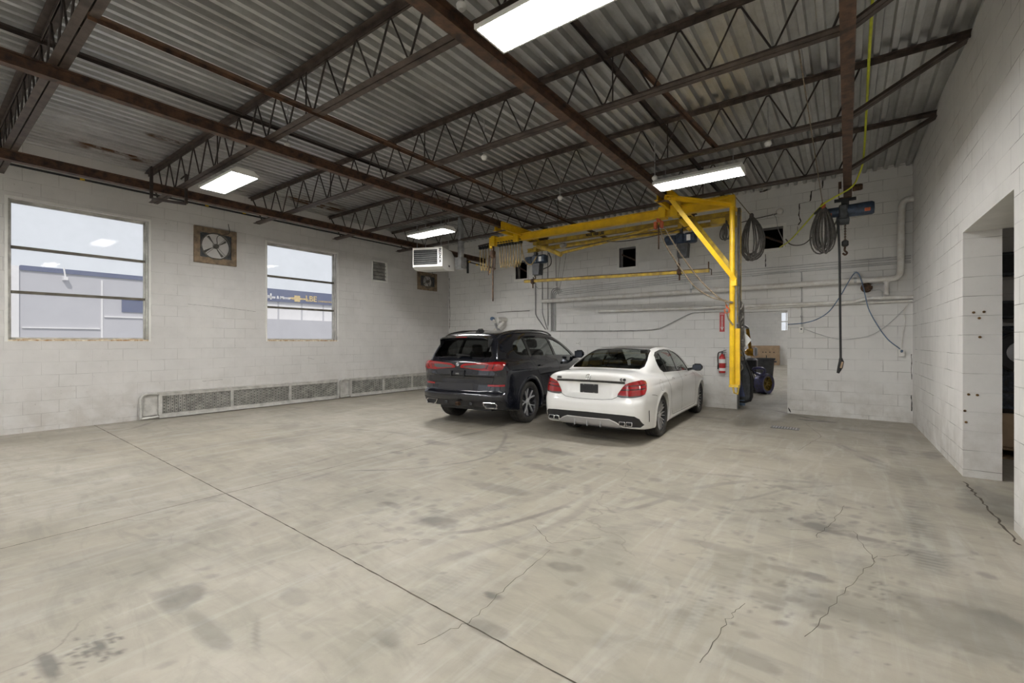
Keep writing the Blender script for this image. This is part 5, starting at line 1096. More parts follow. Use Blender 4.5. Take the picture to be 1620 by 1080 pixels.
m.build('pallet', M['wood'], r, smooth=0)
m = MB(); m.bb(a + .02, b - .02, Yp + .02, Yp + .95, .13, .55, .02); m.build('brown_carton', M['card'], r, smooth=0)
m = MB(); m.bb(a + .01, b - .01, Yp + .01, Yp + .96, .55, 1.62, .06); m.build('wrapped_stack', M['wrap'], r)
m = MB(); m.lathe([(.13, -.07), (.22, -.08), (.24, 0), (.22, .08), (.13, .07)], (1.66, Yp - .08, 1.30), 'y', 28, closed=True); m.build('tyre', M['black'], r); m = MB(); m.lathe([(0, -.04), (.04, -.05), (.12, -.03), (.135, -.05), (.135, .05)], (1.66, Yp - .08, 1.30), 'y', 24); m.build('rim', M['silver'], r)
for (x0, x1, z0, z1, lb) in ((1.62, 2.4, 2.35, 2.68, 'black electrical panel high on the dim side room wall'), (1.62, 2.4, 1.75, 2.0, 'lower dark electrical box on the dim side room wall')):
    r = thing('electrical_panel', lb, 'electrical panel', (x0, 9.3, z0)); m = MB(); m.bb(x0, x1, 9.2, 9.4, z0, z1, .01); m.build('box', M['darkgrey'], r); m = MB(); m.bb(x0 + .05, x1 - .05, 9.19, 9.2, z0 + .04, z1 - .04); m.build('cover', M['black'], r)

# ------------------------------------------------------------------ cars: bodies grown from smooth section functions, then cut into panels, glass and lamps
def paint(name, base, rough, metal, coat, fleck=None):
    t = NT(name); c = (*base, 1)
    if fleck: c = t.mix(t.ramp(t.noise(t.obj(), 900, 2), [(.5, 0.0), (.8, 1.0)]), (*base, 1), (*fleck, 1))
    t.P(Base__Color=c, Roughness=rough, Metallic=metal, Coat__Weight=coat, Coat__Roughness=.02); return t.m
M['white_paint'] = paint('white_car_paint', (.80, .795, .77), .35, 0, 1.0)
M['black_paint'] = paint('black_car_paint', (.006, .007, .012), .22, .3, 1.0, (.018, .021, .035))
M['gloss_black'] = paint('gloss_black_trim', (.008, .008, .009), .15, 0, 1.0)
M['satin_black'] = simple('satin_black_plastic', (.015, .015, .016), .45, 0, .1, 20)
M['seam'] = simple('panel_gap', (.01, .01, .01), .8)
M['tail_red'] = paint('red_tail_lens', (.27, .003, .005), .12, 0, 1.0)
M['tail_dark'] = paint('dark_red_lens', (.07, .003, .005), .15, 0, 1.0)
M['tail_clear'] = paint('smoked_clear_lens', (.10, .095, .095), .15, .3, 1.0)
M['tyre'] = simple('tyre_rubber', (.045, .042, .038), .75, 0, .25, 12, .1)
M['rim_silver'] = simple('machined_alloy', (.62, .62, .62), .35, .45, .05, 8)
M['rim_dark'] = simple('dark_alloy', (.05, .05, .055), .4, .6, .1, 8)
M['disc'] = simple('brake_disc_steel', (.25, .25, .25), .4, .9, .1, 8)
M['cabin'] = simple('dark_cabin_trim', (.02, .02, .021), .7, 0, .1, 6)
M['seat'] = simple('black_leather', (.035, .035, .036), .5, 0, .1, 10)
def spl(pts, s=.05):
    X = np.array([p[0] for p in pts], float); Y = np.array([p[1] for p in pts], float); xx = np.linspace(X[0] - 1, X[-1] + 1, 3000)
    yy = np.interp(xx, X, Y); yy = np.where(xx < X[0], Y[0] + (xx - X[0]) * (Y[1] - Y[0]) / (X[1] - X[0]), yy); yy = np.where(xx > X[-1], Y[-1] + (xx - X[-1]) * (Y[-1] - Y[-2]) / (X[-1] - X[-2]), yy)
    dx = xx[1] - xx[0]; n = int(4 * s / dx) + 1; k = np.exp(-.5 * (np.arange(-n, n + 1) * dx / s) ** 2); k /= k.sum(); yy = np.convolve(np.pad(yy, n, 'edge'), k, 'valid')
    return lambda q: np.interp(q, xx, yy)
def smax(a, b, k): h = np.maximum(k - np.abs(a - b), 0) / k; return np.maximum(a, b) + h * h * k * .25
def smin(a, b, k): return -smax(-a, -b, k)
def boxf(v, a, b, s): return 1 / (1 + np.exp(-(v - a) / s)) * 1 / (1 + np.exp((v - b) / s))
def surface_nets(f, lo, hi, h):
    ax = [np.arange(lo[i], hi[i] + h, h) for i in range(3)]; X, Y, Z = np.meshgrid(*ax, indexing='ij')
    V = np.empty(X.shape, np.float32); st = 40
    for i in range(0, X.shape[1], st): V[:, i:i + st] = f(X[:, i:i + st], Y[:, i:i + st], Z[:, i:i + st])
    S = V < 0; nx_, ny_, nz_ = V.shape; cnt = np.zeros((nx_ - 1, ny_ - 1, nz_ - 1), np.float32); acc = [np.zeros_like(cnt) for _ in range(3)]
    sl = lambda d, n: slice(d, n - 1 + d)
    c8 = [(i, j, k) for i in (0, 1) for j in (0, 1) for k in (0, 1)]
    for a in c8:
        for d in range(3):
            if a[d]: continue
            b = list(a); b[d] = 1
            va = V[sl(a[0], nx_), sl(a[1], ny_), sl(a[2], nz_)]; vb = V[sl(b[0], nx_), sl(b[1], ny_), sl(b[2], nz_)]
            m_ = (va < 0) != (vb < 0); t = np.where(m_, va / np.where(m_, va - vb, 1), 0); cnt += m_
            for e in range(3): acc[e] += np.where(m_, a[e] + (t if e == d else 0), 0)
    act = cnt > 0; idx = -np.ones(cnt.shape, int); idx[act] = np.arange(act.sum()); ii = np.argwhere(act)
    P = np.stack([lo[e] + h * (ii[:, e] + acc[e][act] / cnt[act]) for e in range(3)], 1); quads = []
    for d in range(3):
        u, v = (d + 1) % 3, (d + 2) % 3; s0 = [slice(None)] * 3; s1 = [slice(None)] * 3; s0[d] = slice(0, -1); s1[d] = slice(1, None)
        A, B = S[tuple(s0)], S[tuple(s1)]; e = np.argwhere(A != B); e = e[(e[:, u] > 0) & (e[:, v] > 0) & (e[:, u] < V.shape[u] - 1) & (e[:, v] < V.shape[v] - 1)]
        ins = A[e[:, 0], e[:, 1], e[:, 2]]; q = []
        for du, dv in ((-1, -1), (0, -1), (0, 0), (-1, 0)):
            c = e.copy(); c[:, u] += du; c[:, v] += dv; q.append(idx[c[:, 0], c[:, 1], c[:, 2]])
        q = np.stack(q, 1); q[~ins] = q[~ins][:, ::-1]; quads.append(q)
    Q = np.concatenate(quads); return P, Q
def grad(f, P, e=.003):
    g = np.empty_like(P)
    for d in range(3):
        o = np.zeros(3); o[d] = e; A, B = P + o, P - o; g[:, d] = (f(A[:, 0], A[:, 1], A[:, 2]) - f(B[:, 0], B[:, 1], B[:, 2])) / (2 * e)
    return g
def project_to(f, P, it=4):
    for _ in range(it):
        v = f(P[:, 0], P[:, 1], P[:, 2]); g = grad(f, P); g2 = (g * g).sum(1) + 1e-6; P = P - np.clip(v / g2, -.03, .03)[:, None] * g
    return P
def inpoly(u, v, poly):
    r = np.zeros(u.shape, bool); n = len(poly)
    for i in range(n):
        (x1, y1), (x2, y2) = poly[i], poly[(i + 1) % n]
        c = ((y1 > v) != (y2 > v)); xi = (x2 - x1) * (v - y1) / ((y2 - y1) if y2 != y1 else 1e-9) + x1; r ^= c & (u < xi)
    return r
def view_axes(kind, a=0, s=1):      # s = side (+1 right, -1 left)
    if kind == 'side': return Vector((0, 1, 0)), Vector((0, 0, 1)), Vector((s, 0, 0))
    if kind == 'rear': r = math.radians(a); return Vector((s * math.cos(r), math.sin(r), 0)), Vector((0, 0, 1)), Vector((s * math.sin(r), -math.cos(r), 0))
    if kind == 'front': return Vector((1, 0, 0)), Vector((0, 0, 1)), Vector((0, 1, 0))
    if kind == 'top': return Vector((1, 0, 0)), Vector((0, 1, 0)), Vector((0, 0, 1))
def smooth_poly(poly, n=3):
    if n <= 1: return poly
    P = [Vector((*p, 0)) for p in poly]; m_ = len(P); out = []
    for i in range(m_):
        a, b, c, d = P[i - 1], P[i], P[(i + 1) % m_], P[(i + 2) % m_]
        for k in range(n):
            t = k / n; q = .5 * (2 * b + (c - a) * t + (2 * a - 5 * b + 4 * c - d) * t * t + (3 * b - a - 3 * c + d) * t ** 3); out.append((q.x, q.y))
    return out
class Shell:
    def __init__(s, bm): s.bm = bm
    def cut(s, poly, axes, nmin=.12, lim=None):
        U, Vv, N = axes; bm = s.bm; us = [p[0] for p in poly]; vs = [p[1] for p in poly]; pad = .03
        def cand():
            out = []
            for f in bm.faces:
                c = f.calc_center_median(); 
                if f.normal.dot(N) < nmin: continue
                if lim and not lim(c): continue
                u, v = c.dot(U), c.dot(Vv)
                if min(us) - pad < u < max(us) + pad and min(vs) - pad < v < max(vs) + pad: out.append(f)
            return out
        fs = cand(); n = len(poly); tagset = fs
        for i in range(n):
            (x1, y1), (x2, y2) = poly[i], poly[(i + 1) % n]; d = Vector((x2 - x1, y2 - y1)); L = d.length
            if L < 1e-5: continue
            pn = (U * d.y - Vv * d.x).normalized(); co = U * x1 + Vv * y1
            sel = []
            for f in fs:
                if not f.is_valid: continue
                c = f.calc_center_median(); t = ((c.dot(U) - x1) * d.x + (c.dot(Vv) - y1) * d.y) / L
                if -.03 < t < L + .03 and abs((c - co).dot(pn)) < .03: sel.append(f)
            if not sel: continue
            g = list({v for f in sel for v in f.verts}) + list({e for f in sel for e in f.edges}) + sel
            r_ = bmesh.ops.bisect_plane(bm, geom=g, dist=1e-4, plane_co=co, plane_no=pn)
            new = [e for e in r_['geom'] if isinstance(e, bmesh.types.BMFace)]
            fs = list({f for f in fs if f.is_valid} | {f for f in new if f.is_valid})
        fs = [f for f in cand()]
        if not fs: return Shell(bmesh.new())
        C = np.array([f.calc_center_median()[:] for f in fs]); ins = inpoly(C @ np.array(U), C @ np.array(Vv), poly)
        sel = [f for f, k in zip(fs, ins) if k]
        nb_ = bmesh.new(); mp = {}
        for f in sel:
            vv = []
            for v in f.verts:
                if v not in mp: mp[v] = nb_.verts.new(v.co)
                vv.append(mp[v])
            try: nb_.faces.new(vv)
            except ValueError: pass
        bmesh.ops.delete(bm, geom=sel, context='FACES'); nb_.normal_update(); bm.normal_update()
        return Shell(nb_)
    def drop(s): s.bm.clear()
    def finish(s, name, mat, parent, off=0.0, skirt=.012, scale=1.0, angle=38):
        bm = s.bm; bmesh.ops.remove_doubles(bm, verts=bm.verts, dist=2e-5); bmesh.ops.dissolve_degenerate(bm, edges=bm.edges, dist=1e-5); bm.normal_update()
        if off:
            mv = [(v, v.normal.copy()) for v in bm.verts]
            for v, nn in mv: v.co += nn * off
        if skirt:
            be = [e for e in bm.edges if e.is_boundary]; nrm = {v: v.normal.copy() for e in be for v in e.verts}
            r_ = bmesh.ops.extrude_edge_only(bm, edges=be); nv = [g for g in r_['geom'] if isinstance(g, bmesh.types.BMVert)]
            src = {}
            for v in nv:
                for e in v.link_edges:
                    o = e.other_vert(v)
                    if o in nrm: v.co += -nrm[o] * skirt; break
            bm.normal_update()
        me = bpy.data.meshes.new(name); bm.to_mesh(me); me.materials.append(M[mat]); me.shade_smooth(); me.set_sharp_from_angle(angle=math.radians(angle))
        o = bpy.data.objects.new(name, me); COL.objects.link(o); o.parent = parent; return o
def lining(bm, dist):            # inner layer of the body shell
    V = np.array([v.co[:] for v in bm.verts]); N = np.array([v.normal[:] for v in bm.verts]); im = {v: i for i, v in enumerate(bm.verts)}
    mb = MB(); mb.v = (V - N * dist).tolist(); mb.f = [tuple(im[v] for v in f.verts)[::-1] for f in bm.faces]; return mb
def surf_strip(bvh, pts, axes, wd, lift=.0015, thick=0.0, dens=.02, closed=False):
    """ribbon laid on a body surface along 2D points seen from one side"""
    U, Vv, N = axes; P = []; Nn = []
    seq = list(pts) + ([pts[0]] if closed else [])
    for a, b in zip(seq[:-1], seq[1:]):
        k = max(1, int(math.hypot(b[0] - a[0], b[1] - a[1]) / dens))
        for i in range(k): P.append((a[0] + (b[0] - a[0]) * i / k, a[1] + (b[1] - a[1]) * i / k))
    P.append(seq[-1]); Q = []
    for u, v in P:
        o = U * u + Vv * v + N * 6; loc, nn, _, _ = bvh.ray_cast(o, -N)
        if loc is not None: Q.append((loc, nn if nn.dot(N) > 0 else -nn))
    mb = MB(); vs = []; n = len(Q)
    if n < 2: return mb
    for i, (p, nn) in enumerate(Q):
        t = (Q[min(i + 1, n - 1)][0] - Q[max(i - 1, 0)][0]).normalized(); s_ = t.cross(nn).normalized(); h = wd / 2
        vs += [p + nn * lift + s_ * h, p + nn * (lift + thick) + s_ * h * .7, p + nn * (lift + thick) - s_ * h * .7, p + nn * lift - s_ * h]
    fs = []
    for i in range(n - 1):
        a, b = 4 * i, 4 * i + 4
        for k in ((0, 1), (1, 2), (2, 3)): fs.append((a + k[0], a + k[1], b + k[1], b + k[0]))
    mb.add(vs, fs); return mb
def hit(bvh, u, v, axes):
    U, Vv, N = axes; loc, nn, _, _ = bvh.ray_cast(U * u + Vv * v + N * 6, -N); return loc, nn
def make_wheel(root, c, R, W, rim_r, style, side):
    """c = wheel centre; side +1 = outer face towards +x"""
    hub = thing('wheel', None, None, c) if False else None
    def T(mb): mb.xf(Matrix.Translation(c) @ (Matrix.Identity(4) if side > 0 else Matrix.Rotation(PI, 4, 'Z'))); return mb
    w2 = W / 2; m = MB(); tr = [(rim_r + .004, -w2 * .80), (rim_r + .02, -w2 * .93), ((R + rim_r) / 2, -w2 * 1.0), (R - .022, -w2 * .95), (R - .006, -w2 * .84)]
    g = [-.62, -.22, .22, .62]; prof = []
    for x in g: prof += [(R, (x - .035) * w2), (R - .009, (x - .03) * w2), (R - .009, (x + .03) * w2), (R, (x + .035) * w2)]
    tr += prof + [(a, -b) for a, b in tr[::-1]]; m.lathe(tr, (0, 0, 0), 'x', 56, caps=False)
    for k in range(56):      # shoulder blocks
        a = 2 * PI * k / 56
        for sx in (-1, 1): q = MB(); q.bb(sx * w2 * .70, sx * w2 * .90, -.0045, .0045, R - .012, R + .0005); q.xf(Matrix.Rotation(a, 4, 'X'))
    rimm = MB(); rimm.lathe([(rim_r + .006, w2 * .80), (rim_r + .008, w2 * .86), (rim_r - .004, w2 * .87), (rim_r - .014, w2 * .76), (rim_r - .02, w2 * .3), (rim_r - .035, 0), (rim_r - .03, -w2 * .7), (rim_r + .006, -w2 * .84)], (0, 0, 0), 'x', 48, caps=False)
    wheel = T(rimm).build('wheel', M['rim_dark'], root, world=False); T(m).build('tyre', M['tyre'], wheel, world=False)
    def spoke(poly, a, x0, x1, dish):     # poly in (tangential, radial)
        q = MB(); n = len(poly); vs = []
        for t_, r_ in poly: d = dish * (1 - r_ / rim_r); vs.append((x1 - d, t_, r_))
        for t_, r_ in poly: vs.append((x0, t_, r_))
        q.add(vs, [tuple(range(n)), tuple(range(2 * n - 1, n - 1, -1))] + [(i, i + n, (i + 1) % n + n, (i + 1) % n) for i in range(n)]); q.xf(Matrix.Rotation(a, 4, 'X')); return q
    xo = w2 * .80; sp_ = MB(); dk = MB()
    rr = rim_r - .008
    if style == 'multi':
        for k in range(10):
            a = 2 * PI * k / 10
            for s in (-1, 1): sp_.join(spoke([(s * .010, .05), (s * .020, .05), (s * .046, rr), (s * .034, rr)], a, xo - .045, xo - .004, .035))
    else:
        for k in range(5):
            a = 2 * PI * k / 5 + .3
            sp_.join(spoke([(-.020, .045), (.020, .045), (.013, rr * .52), (-.013, rr * .52)], a, xo - .05, xo - .004, .03))
            for s in (-1, 1):
                sp_.join(spoke([(s * .002, rr * .49), (s * .018, rr * .45), (s * .078, rr * .985), (s * .058, rr)], a, xo - .045, xo - .004, .03))
                dk.join(spoke([(s * .030, .06), (s * .048, .05), (s * .125, rr * .94), (s * .100, rr * .96)], a, xo - .06, xo - .012, .03))
    T(sp_).build('spoke', M['rim_silver'], wheel, world=False, smooth=0)
    if dk.v: T(dk).build('rear_spoke', M['rim_dark'], wheel, world=False, smooth=0)
    m = MB(); m.lathe([(0, xo - .012), (.028, xo - .012), (.034, xo - .018), (.062, xo - .03), (.066, xo - .06)], (0, 0, 0), 'x', 24)
    for k in range(5): a = 2 * PI * k / 5; m.lathe([(0, xo - .02), (.008, xo - .02), (.008, xo - .04)], (0, .048 * math.cos(a), .048 * math.sin(a)), 'x', 8)
    T(m).build('hub_cap', M['rim_silver'], wheel, world=False)
    m = MB(); m.lathe([(.07, -.01), (rim_r * .80, -.01), (rim_r * .80, .018), (.07, .018)], (0, 0, 0), 'x', 36, closed=True); m.lathe([(0, -.05), (.09, -.05), (.09, .03), (0, .03)], (0, 0, 0), 'x', 20); T(m).build('brake_disc', M['disc'], wheel, world=False)
    m = MB(); m.lathe([(rim_r * .99, -w2 * .6), (.02, -w2 * .6)], (0, 0, 0), 'x', 24, caps=False); T(m).build('inner_barrel', M['satin_black'], wheel, world=False)
    return wheel
def mirror_pts(p): return [(-x, z) for x, z in p]
def seat_mb(cx, cy, cz, w_=.50):
    m = MB(); m.box((cx, cy, cz), (w_, .50, .16), None, .05); B = rotM('X', 12)
    m.box((cx, cy - .28, cz + .33), (w_, .14, .60), B, .06); m.box((cx, cy - .37, cz + .74), (.26, .10, .19), B, .04)
    for s in (-.06, .06): m.tube([(cx + s, cy - .35, cz + .58), (cx + s, cy - .37, cz + .68)], .008, 6)
    return m
def body_from(f, lo, hi, h):
    P, Q = surface_nets(f, lo, hi, h); P = project_to(f, P)
    bm = bmesh.new(); V = [bm.verts.new(p) for p in P.tolist()]; bm.verts.ensure_lookup_table()
    for q in Q.tolist():
        if len(set(q)) == 4:
            try: bm.faces.new([V[i] for i in q])
            except ValueError: pass
    bm.normal_update()
    # outward orientation
    f0 = max(bm.faces, key=lambda q: q.calc_center_median().z)
    if f0.normal.z < 0: bmesh.ops.reverse_faces(bm, faces=bm.faces); bm.normal_update()
    return bm

# ---- white saloon -------------------------------------------------------------
def f_sedan():
    W = spl([(-1.10, .80), (-.9, .855), (-.6, .89), (-.1, .905), (.6, .895), (1.6, .895), (2.4, .90), (2.85, .905), (3.2, .885), (3.5, .80), (3.7, .66)], .10)
    ins = spl([(.15, .07), (.22, .035), (.34, .02), (.5, .012), (.62, .006), (.72, .004), (.80, .014), (.88, .035), (.93, .06), (.98, .11), (1.05, .24), (1.15, .5)], .022)
    Tb = spl([(-1.2, .99), (-1.06, 1.02), (-.98, 1.05), (-.8, 1.068), (-.4, 1.075), (.5, .99), (1.4, .97), (2.2, .985), (2.5, .985), (3.0, .90), (3.4, .79), (3.6, .66), (3.7, .5)], .06)
    Tg = spl([(-.75, .93), (-.45, 1.055), (-.1, 1.205), (.22, 1.325), (.45, 1.385), (.75, 1.425), (1.15, 1.44), (1.5, 1.425), (1.72, 1.385), (2.1, 1.21), (2.55, .98), (2.8, .86)], .06)
    G = spl([(.85, .84), (.93, .815), (1.0, .785), (1.1, .745), (1.25, .675), (1.36, .612), (1.45, .54)], .03)
    gy = spl([(-.8, -.10), (-.3, -.045), (.2, -.01), (.9, .0), (1.8, -.01), (2.4, -.05), (2.7, -.09)], .12)
    R = spl([(.1, -.86), (.2, -.95), (.26, -1.01), (.36, -1.055), (.5, -1.075), (.60, -1.07), (.64, -1.055), (.67, -1.03), (.80, -1.005), (.88, -.99), (.95, -1.0), (1.03, -1.03), (1.08, -1.0), (1.15, -.9)], .012)
    Fy = spl([(.1, 3.45), (.2, 3.56), (.4, 3.62), (.6, 3.63), (.75, 3.57), (.85, 3.45), (1.0, 3.1)], .05)
    Bt = spl([(-1.1, .27), (-.8, .23), (-.45, .19), (0, .18), (2.8, .18), (3.3, .2), (3.7, .22)], .05)
    def f(x, y, z):
        ax = np.abs(x)
        lip = .010 * np.exp(-((np.hypot(y, z - .33) - .375) / .035) ** 2) + .010 * np.exp(-((np.hypot(y - 2.84, z - .33) - .375) / .035) ** 2)
        skirt = .018 * boxf(y, .45, 2.4, .05) * np.exp(-((z - .235) / .03) ** 2)
        line = -.008 * np.exp(-((z - (.845 + .02 * y / 2.8)) / .018) ** 2) * boxf(y, -.5, 3.0, .1) + .014 * np.exp(-((z - .60) / .12) ** 2) * -1 * boxf(y, .45, 2.4, .15)
        fs = ax - (W(y) - ins(z) + lip + skirt + line)
        ft = z - (Tb(y) - .075 * x * x - .10 * np.maximum(ax - .6, 0) ** 2 * 2)
        dent = .032 * boxf(ax, -.40, .36, .022) * boxf(z, .69, .87, .018)
        fr = (R(z) + dent + .10 * x * x + 1.15 * np.maximum(ax - .60, 0) ** 2) - y
        ff = y - (Fy(z) - .16 * x * x - 1.1 * np.maximum(ax - .5, 0) ** 2)
        body = smax(smax(fs, ft, .075), smax(fr * .95, ff, .01), .085)
        body = smax(body, Bt(y) - z, .03)
        g = smax(smax(ax - (G(z) + gy(y)), (z - (Tg(y) - .055 * x * x)) * .9, .10), -.72 - y, .03)
        f_ = smin(body, smax(g, .8 - z, .02), .035)
        for cy in (0, 2.84): f_ = smax(f_, -smax(np.hypot(y - cy, z - .33) - .365, .56 - ax, .01), .012)
        return f_
    return f
def build_sedan():
    root = thing('car', 'white saloon car with black roof, parked nose to the back wall beside the black one', 'car', (-3.01, 6.80, 0), math.radians(2.8)); root.scale = (.895, .96, .95)
    f = f_sedan(); bm = body_from(f, (-.96, -1.16, .12), (.96, 3.72, 1.50), .0155)
    bvh = BVHTree.FromBMesh(bm); sh = Shell(bm)
    A = lambda k, a=0, sd=1: view_axes(k, a, sd)
    full = bmesh.new(); full.from_mesh((lambda me: (bm.to_mesh(me), me)[1])(bpy.data.meshes.new('tmp')))
    greenh = lambda c: c.z > .9
    # side glazing
    dlo = [(2.20, .945), (1.70, .962), (1.20, .972), (.70, .985), (.36, .995), (.235, 1.045), (.195, 1.12), (.20, 1.20), (.27, 1.275), (.42, 1.325), (.70, 1.358), (1.02, 1.368), (1.32, 1.352), (1.60, 1.300), (1.90, 1.18)]
    fr_gl = [(2.10, .972), (1.28, .992), (1.28, 1.335), (1.46, 1.312), (1.68, 1.245), (1.90, 1.135)]
    re_gl = [(1.20, .993), (.56, 1.008), (.56, 1.315), (.78, 1.335), (1.02, 1.345), (1.20, 1.340)]
    qu_gl = [(.52, 1.010), (.37, 1.016), (.265, 1.06), (.225, 1.13), (.232, 1.20), (.30, 1.255), (.42, 1.292), (.52, 1.308)]
    for sd in (1, -1):
        a = A('side', 0, sd); sur = sh.cut(dlo, a, .2, greenh)
        for p in (fr_gl, re_gl, qu_gl): g = sur.cut(p, a, .2); g.finish('side_window', 'carglass', root, -.004, .004)
        sur.finish('window_surround', 'gloss_black', root, .002, .016)
    rw = smooth_poly([(-.60, 1.075), (0, 1.085), (.60, 1.075), (.645, 1.11), (.62, 1.20), (.545, 1.345), (.50, 1.372), (0, 1.392), (-.50, 1.372), (-.545, 1.345), (-.62, 1.20), (-.645, 1.11)], 1)
    a = A('rear'); g = sh.cut(rw, a, .12, lambda c: c.y > -.6 and c.y < .62 and c.z > 1.06); rg = g
    inner = rg.cut([(x * .95, 1.225 + (z - 1.225) * .94) for x, z in rw], a, .05); inner.finish('rear_window', 'carglass', root, -.004, .004); rg.finish('rear_window_seal', 'gloss_black', root, -.001, .012)
    rp = [(-.50, .50), (0, .46), (.50, .50), (.535, .9), (.535, 1.4), (.50, 1.72), (0, 1.76), (-.50, 1.72), (-.535, 1.4), (-.535, .9)]
    sh.cut(rp, A('top'), .5, lambda c: c.z > 1.3).finish('roof_panel', 'gloss_black', root, .0, .008)
    ws = [(-.66, 1.0), (.66, 1.0), (.52, 1.36), (-.52, 1.36)]
    sh.cut(ws, A('front'), .15, lambda c: c.y > 1.7 and c.z > .98).finish('windscreen', 'carglass_clear', root, -.003, .004)
    # rear lamps
    lamp = smooth_poly([(-.185, .705), (-.135, .80), (-.065, .885), (.03, .925), (.17, .945), (.255, .925), (.265, .86), (.215, .745), (.08, .705), (-.06, .695)], 2)
    clear = [(-.30, .60), (-.155, .755), (.0, .745), (.12, .758), (.28, .80), (.28, .60)]
    for sd in (1, -1):
        a = A('rear', 35, sd); L = sh.cut(lamp, a, .1, lambda c: c.y < -.5)
        lo_ = L.cut([(-.30, .60), (-.175, .728), (.0, .718), (.12, .730), (.30, .765), (.30, .60)], a, -1); 
        for q in ([(-.14, .790), (.22, .815), (.225, .835), (-.125, .810)], [(-.09, .850), (.235, .872), (.235, .888), (-.07, .866)]): L.cut(q, a, -1).finish('lamp_inner_bar', 'tail_dark', root, .003, .008)
        L.finish('tail_lamp', 'tail_red', root, .006, .018); lo_.finish('reverse_lens', 'tail_clear', root, .005, .016)
    # lower bumper: black band, silver diffuser
    band = [(-.84, .30), (-.80, .40), (-.74, .44), (-.60, .452), (0, .462), (.60, .452), (.74, .44), (.80, .40), (.84, .30), (.80, .265), (.56, .27), (.46, .335), (.36, .375), (0, .372), (-.36, .375), (-.46, .335), (-.56, .27), (-.80, .265)]
    dif = [(-.36, .370), (0, .368), (.36, .370), (.46, .330), (.545, .268), (.40, .24), (-.40, .24), (-.545, .268), (-.46, .330)]
    a = A('rear'); D = sh.cut(dif, a, .05, lambda c: c.y < -.7 and c.z < .42); B = sh.cut(band, a, .05, lambda c: c.y < -.6 and c.z < .5)
    B.finish('bumper_insert', 'satin_black', root, -.010, .02); D.finish('diffuser', 'silver', root, .006, .03)
    for u in (-.22, 0, .22): m = MB(); loc, nn = hit(bvh, u, .32, a); m.prism([(loc.y - .03, .25), (loc.y - .012, .365), (loc.y + .03, .36), (loc.y + .03, .25)], 'x', u - .004, u + .004); m.build('diffuser_fin', M['silver'], root, world=False, smooth=0)
    # exhaust tips: twin rectangular outlets each side
    for sx in (-1, 1):
        for k in (0, 1):
            cx = sx * (.56 + k * .105); loc, nn = hit(bvh, cx, .325, a); y0 = loc.y - .02
            o_ = [(-.048, -.030), (-.050, .020), (-.040, .030), (.044, .030), (.050, .022), (.046, -.030)]; i_ = [(p * .82, q * .74) for p, q in o_]; vs = []
            for yy, pp in ((y0 + .10, o_), (y0, o_), (y0 - .002, i_), (y0 + .08, i_)): vs += [(cx + p, yy, .325 + q) for p, q in pp]
            m = MB(); n = 6; m.add(vs, [(l * n + i, l * n + (i + 1) % n, (l + 1) * n + (i + 1) % n, (l + 1) * n + i) for l in range(3) for i in range(n)] + [tuple(range(3 * n, 4 * n))]); ex = m.build('exhaust_tip', M['chrome'], root, world=False, smooth=0)
            m = MB(); m.add([(cx + p, y0 + .03, .325 + q) for p, q in i_], [tuple(range(6))]); m.build('exhaust_bore', M['seam'], ex, world=False, smooth=0)
    # bumper side slits
    for sx in (-1, 1):
        ax_ = A('rear', 60, sx); surf_strip(bvh, [(-.17, .50), (-.155, .40), (-.15, .33)], ax_, .022, .002, .003).build('bumper_slit', M['satin_black'], root, world=False)
        for v in ((.52),): loc, nn = hit(bvh, .02, .44, A('rear', 45, sx))
    # boot chrome strip, plate, badges
    m = surf_strip(bvh, [(-.585, .906), (-.3, .913), (0, .915), (.3, .913), (.585, .906)], a, .034, .004, .008); m.build('boot_strip', M['gloss_black'], root, world=False)
    m = surf_strip(bvh, [(-.585, .925), (-.3, .932), (0, .934), (.3, .932), (.585, .925)], a, .010, .005, .008); m.build('boot_chrome_strip', M['chrome'], root, world=False)
    loc, nn = hit(bvh, 0, .80, a); py_ = loc.y - .006
    m = MB(); m.bb(-.155, .155, py_ - .012, py_, .733, .868, .006); m.build('number_plate', M['satin_black'], root, world=False); m = MB()
    for q in (-.09, .09):
        for z in (.742, .858): m.box((q, py_ - .014, z), (.012, .006, .008))
    m.build('plate_screw', M['chrome'], root, world=False)
    loc, nn = hit(bvh, 0, .972, a); sy = loc.y - .006; zc = .972; TX = Matrix.Translation((0, sy, zc)) @ Matrix.Rotation(math.radians(-8), 4, 'X')
    m = MB(); m.tube([(.040 * math.cos(t), 0, .040 * math.sin(t)) for t in np.linspace(0, 2 * PI, 28)[:-1]], .0055, 8, closed=True)
    for k in range(3):
        t = PI / 2 + k * 2 * PI / 3; c_, s_ = math.cos(t), math.sin(t); m.add([(c_ * .040, 0, s_ * .040), (-s_ * .006, 0, c_ * .006), (0, -.005, 0), (s_ * .006, 0, -c_ * .006)], [(0, 1, 2), (0, 2, 3), (0, 3, 1)])
    m.xf(TX); m.build('star_emblem', M['chrome'], root, world=False)
    def badge(body, x, z, size, off, nm):
        loc, nn = hit(bvh, x, z, a); yaw = math.atan2(nn.x, -nn.y); t = text_mb(body, size, .004, Matrix.Translation((loc.x, loc.y - .003, z)) @ Matrix.Rotation(yaw, 4, 'Z') @ Matrix.Rotation(PI / 2 - .05, 4, 'X'), off); t.build(nm, M['satin_black'], root, world=False, smooth=0)
    badge('AMG', -.535, .95, .040, .003, 'lettering'); badge('C 43', .555, .95, .044, .004, 'lettering')
    # panel gaps
    gap = MB(); rear_gap = [(-.60, .89), (-.53, .78), (-.47, .70), (-.40, .665), (-.25, .652), (0, .648), (.25, .652), (.40, .665), (.47, .70), (.53, .78), (.60, .89)]
    gap.join(surf_strip(bvh, smooth_poly(rear_gap, 1), a, .006, .0012, .0006)); gap.build('boot_gap', M['seam'], root, world=False)
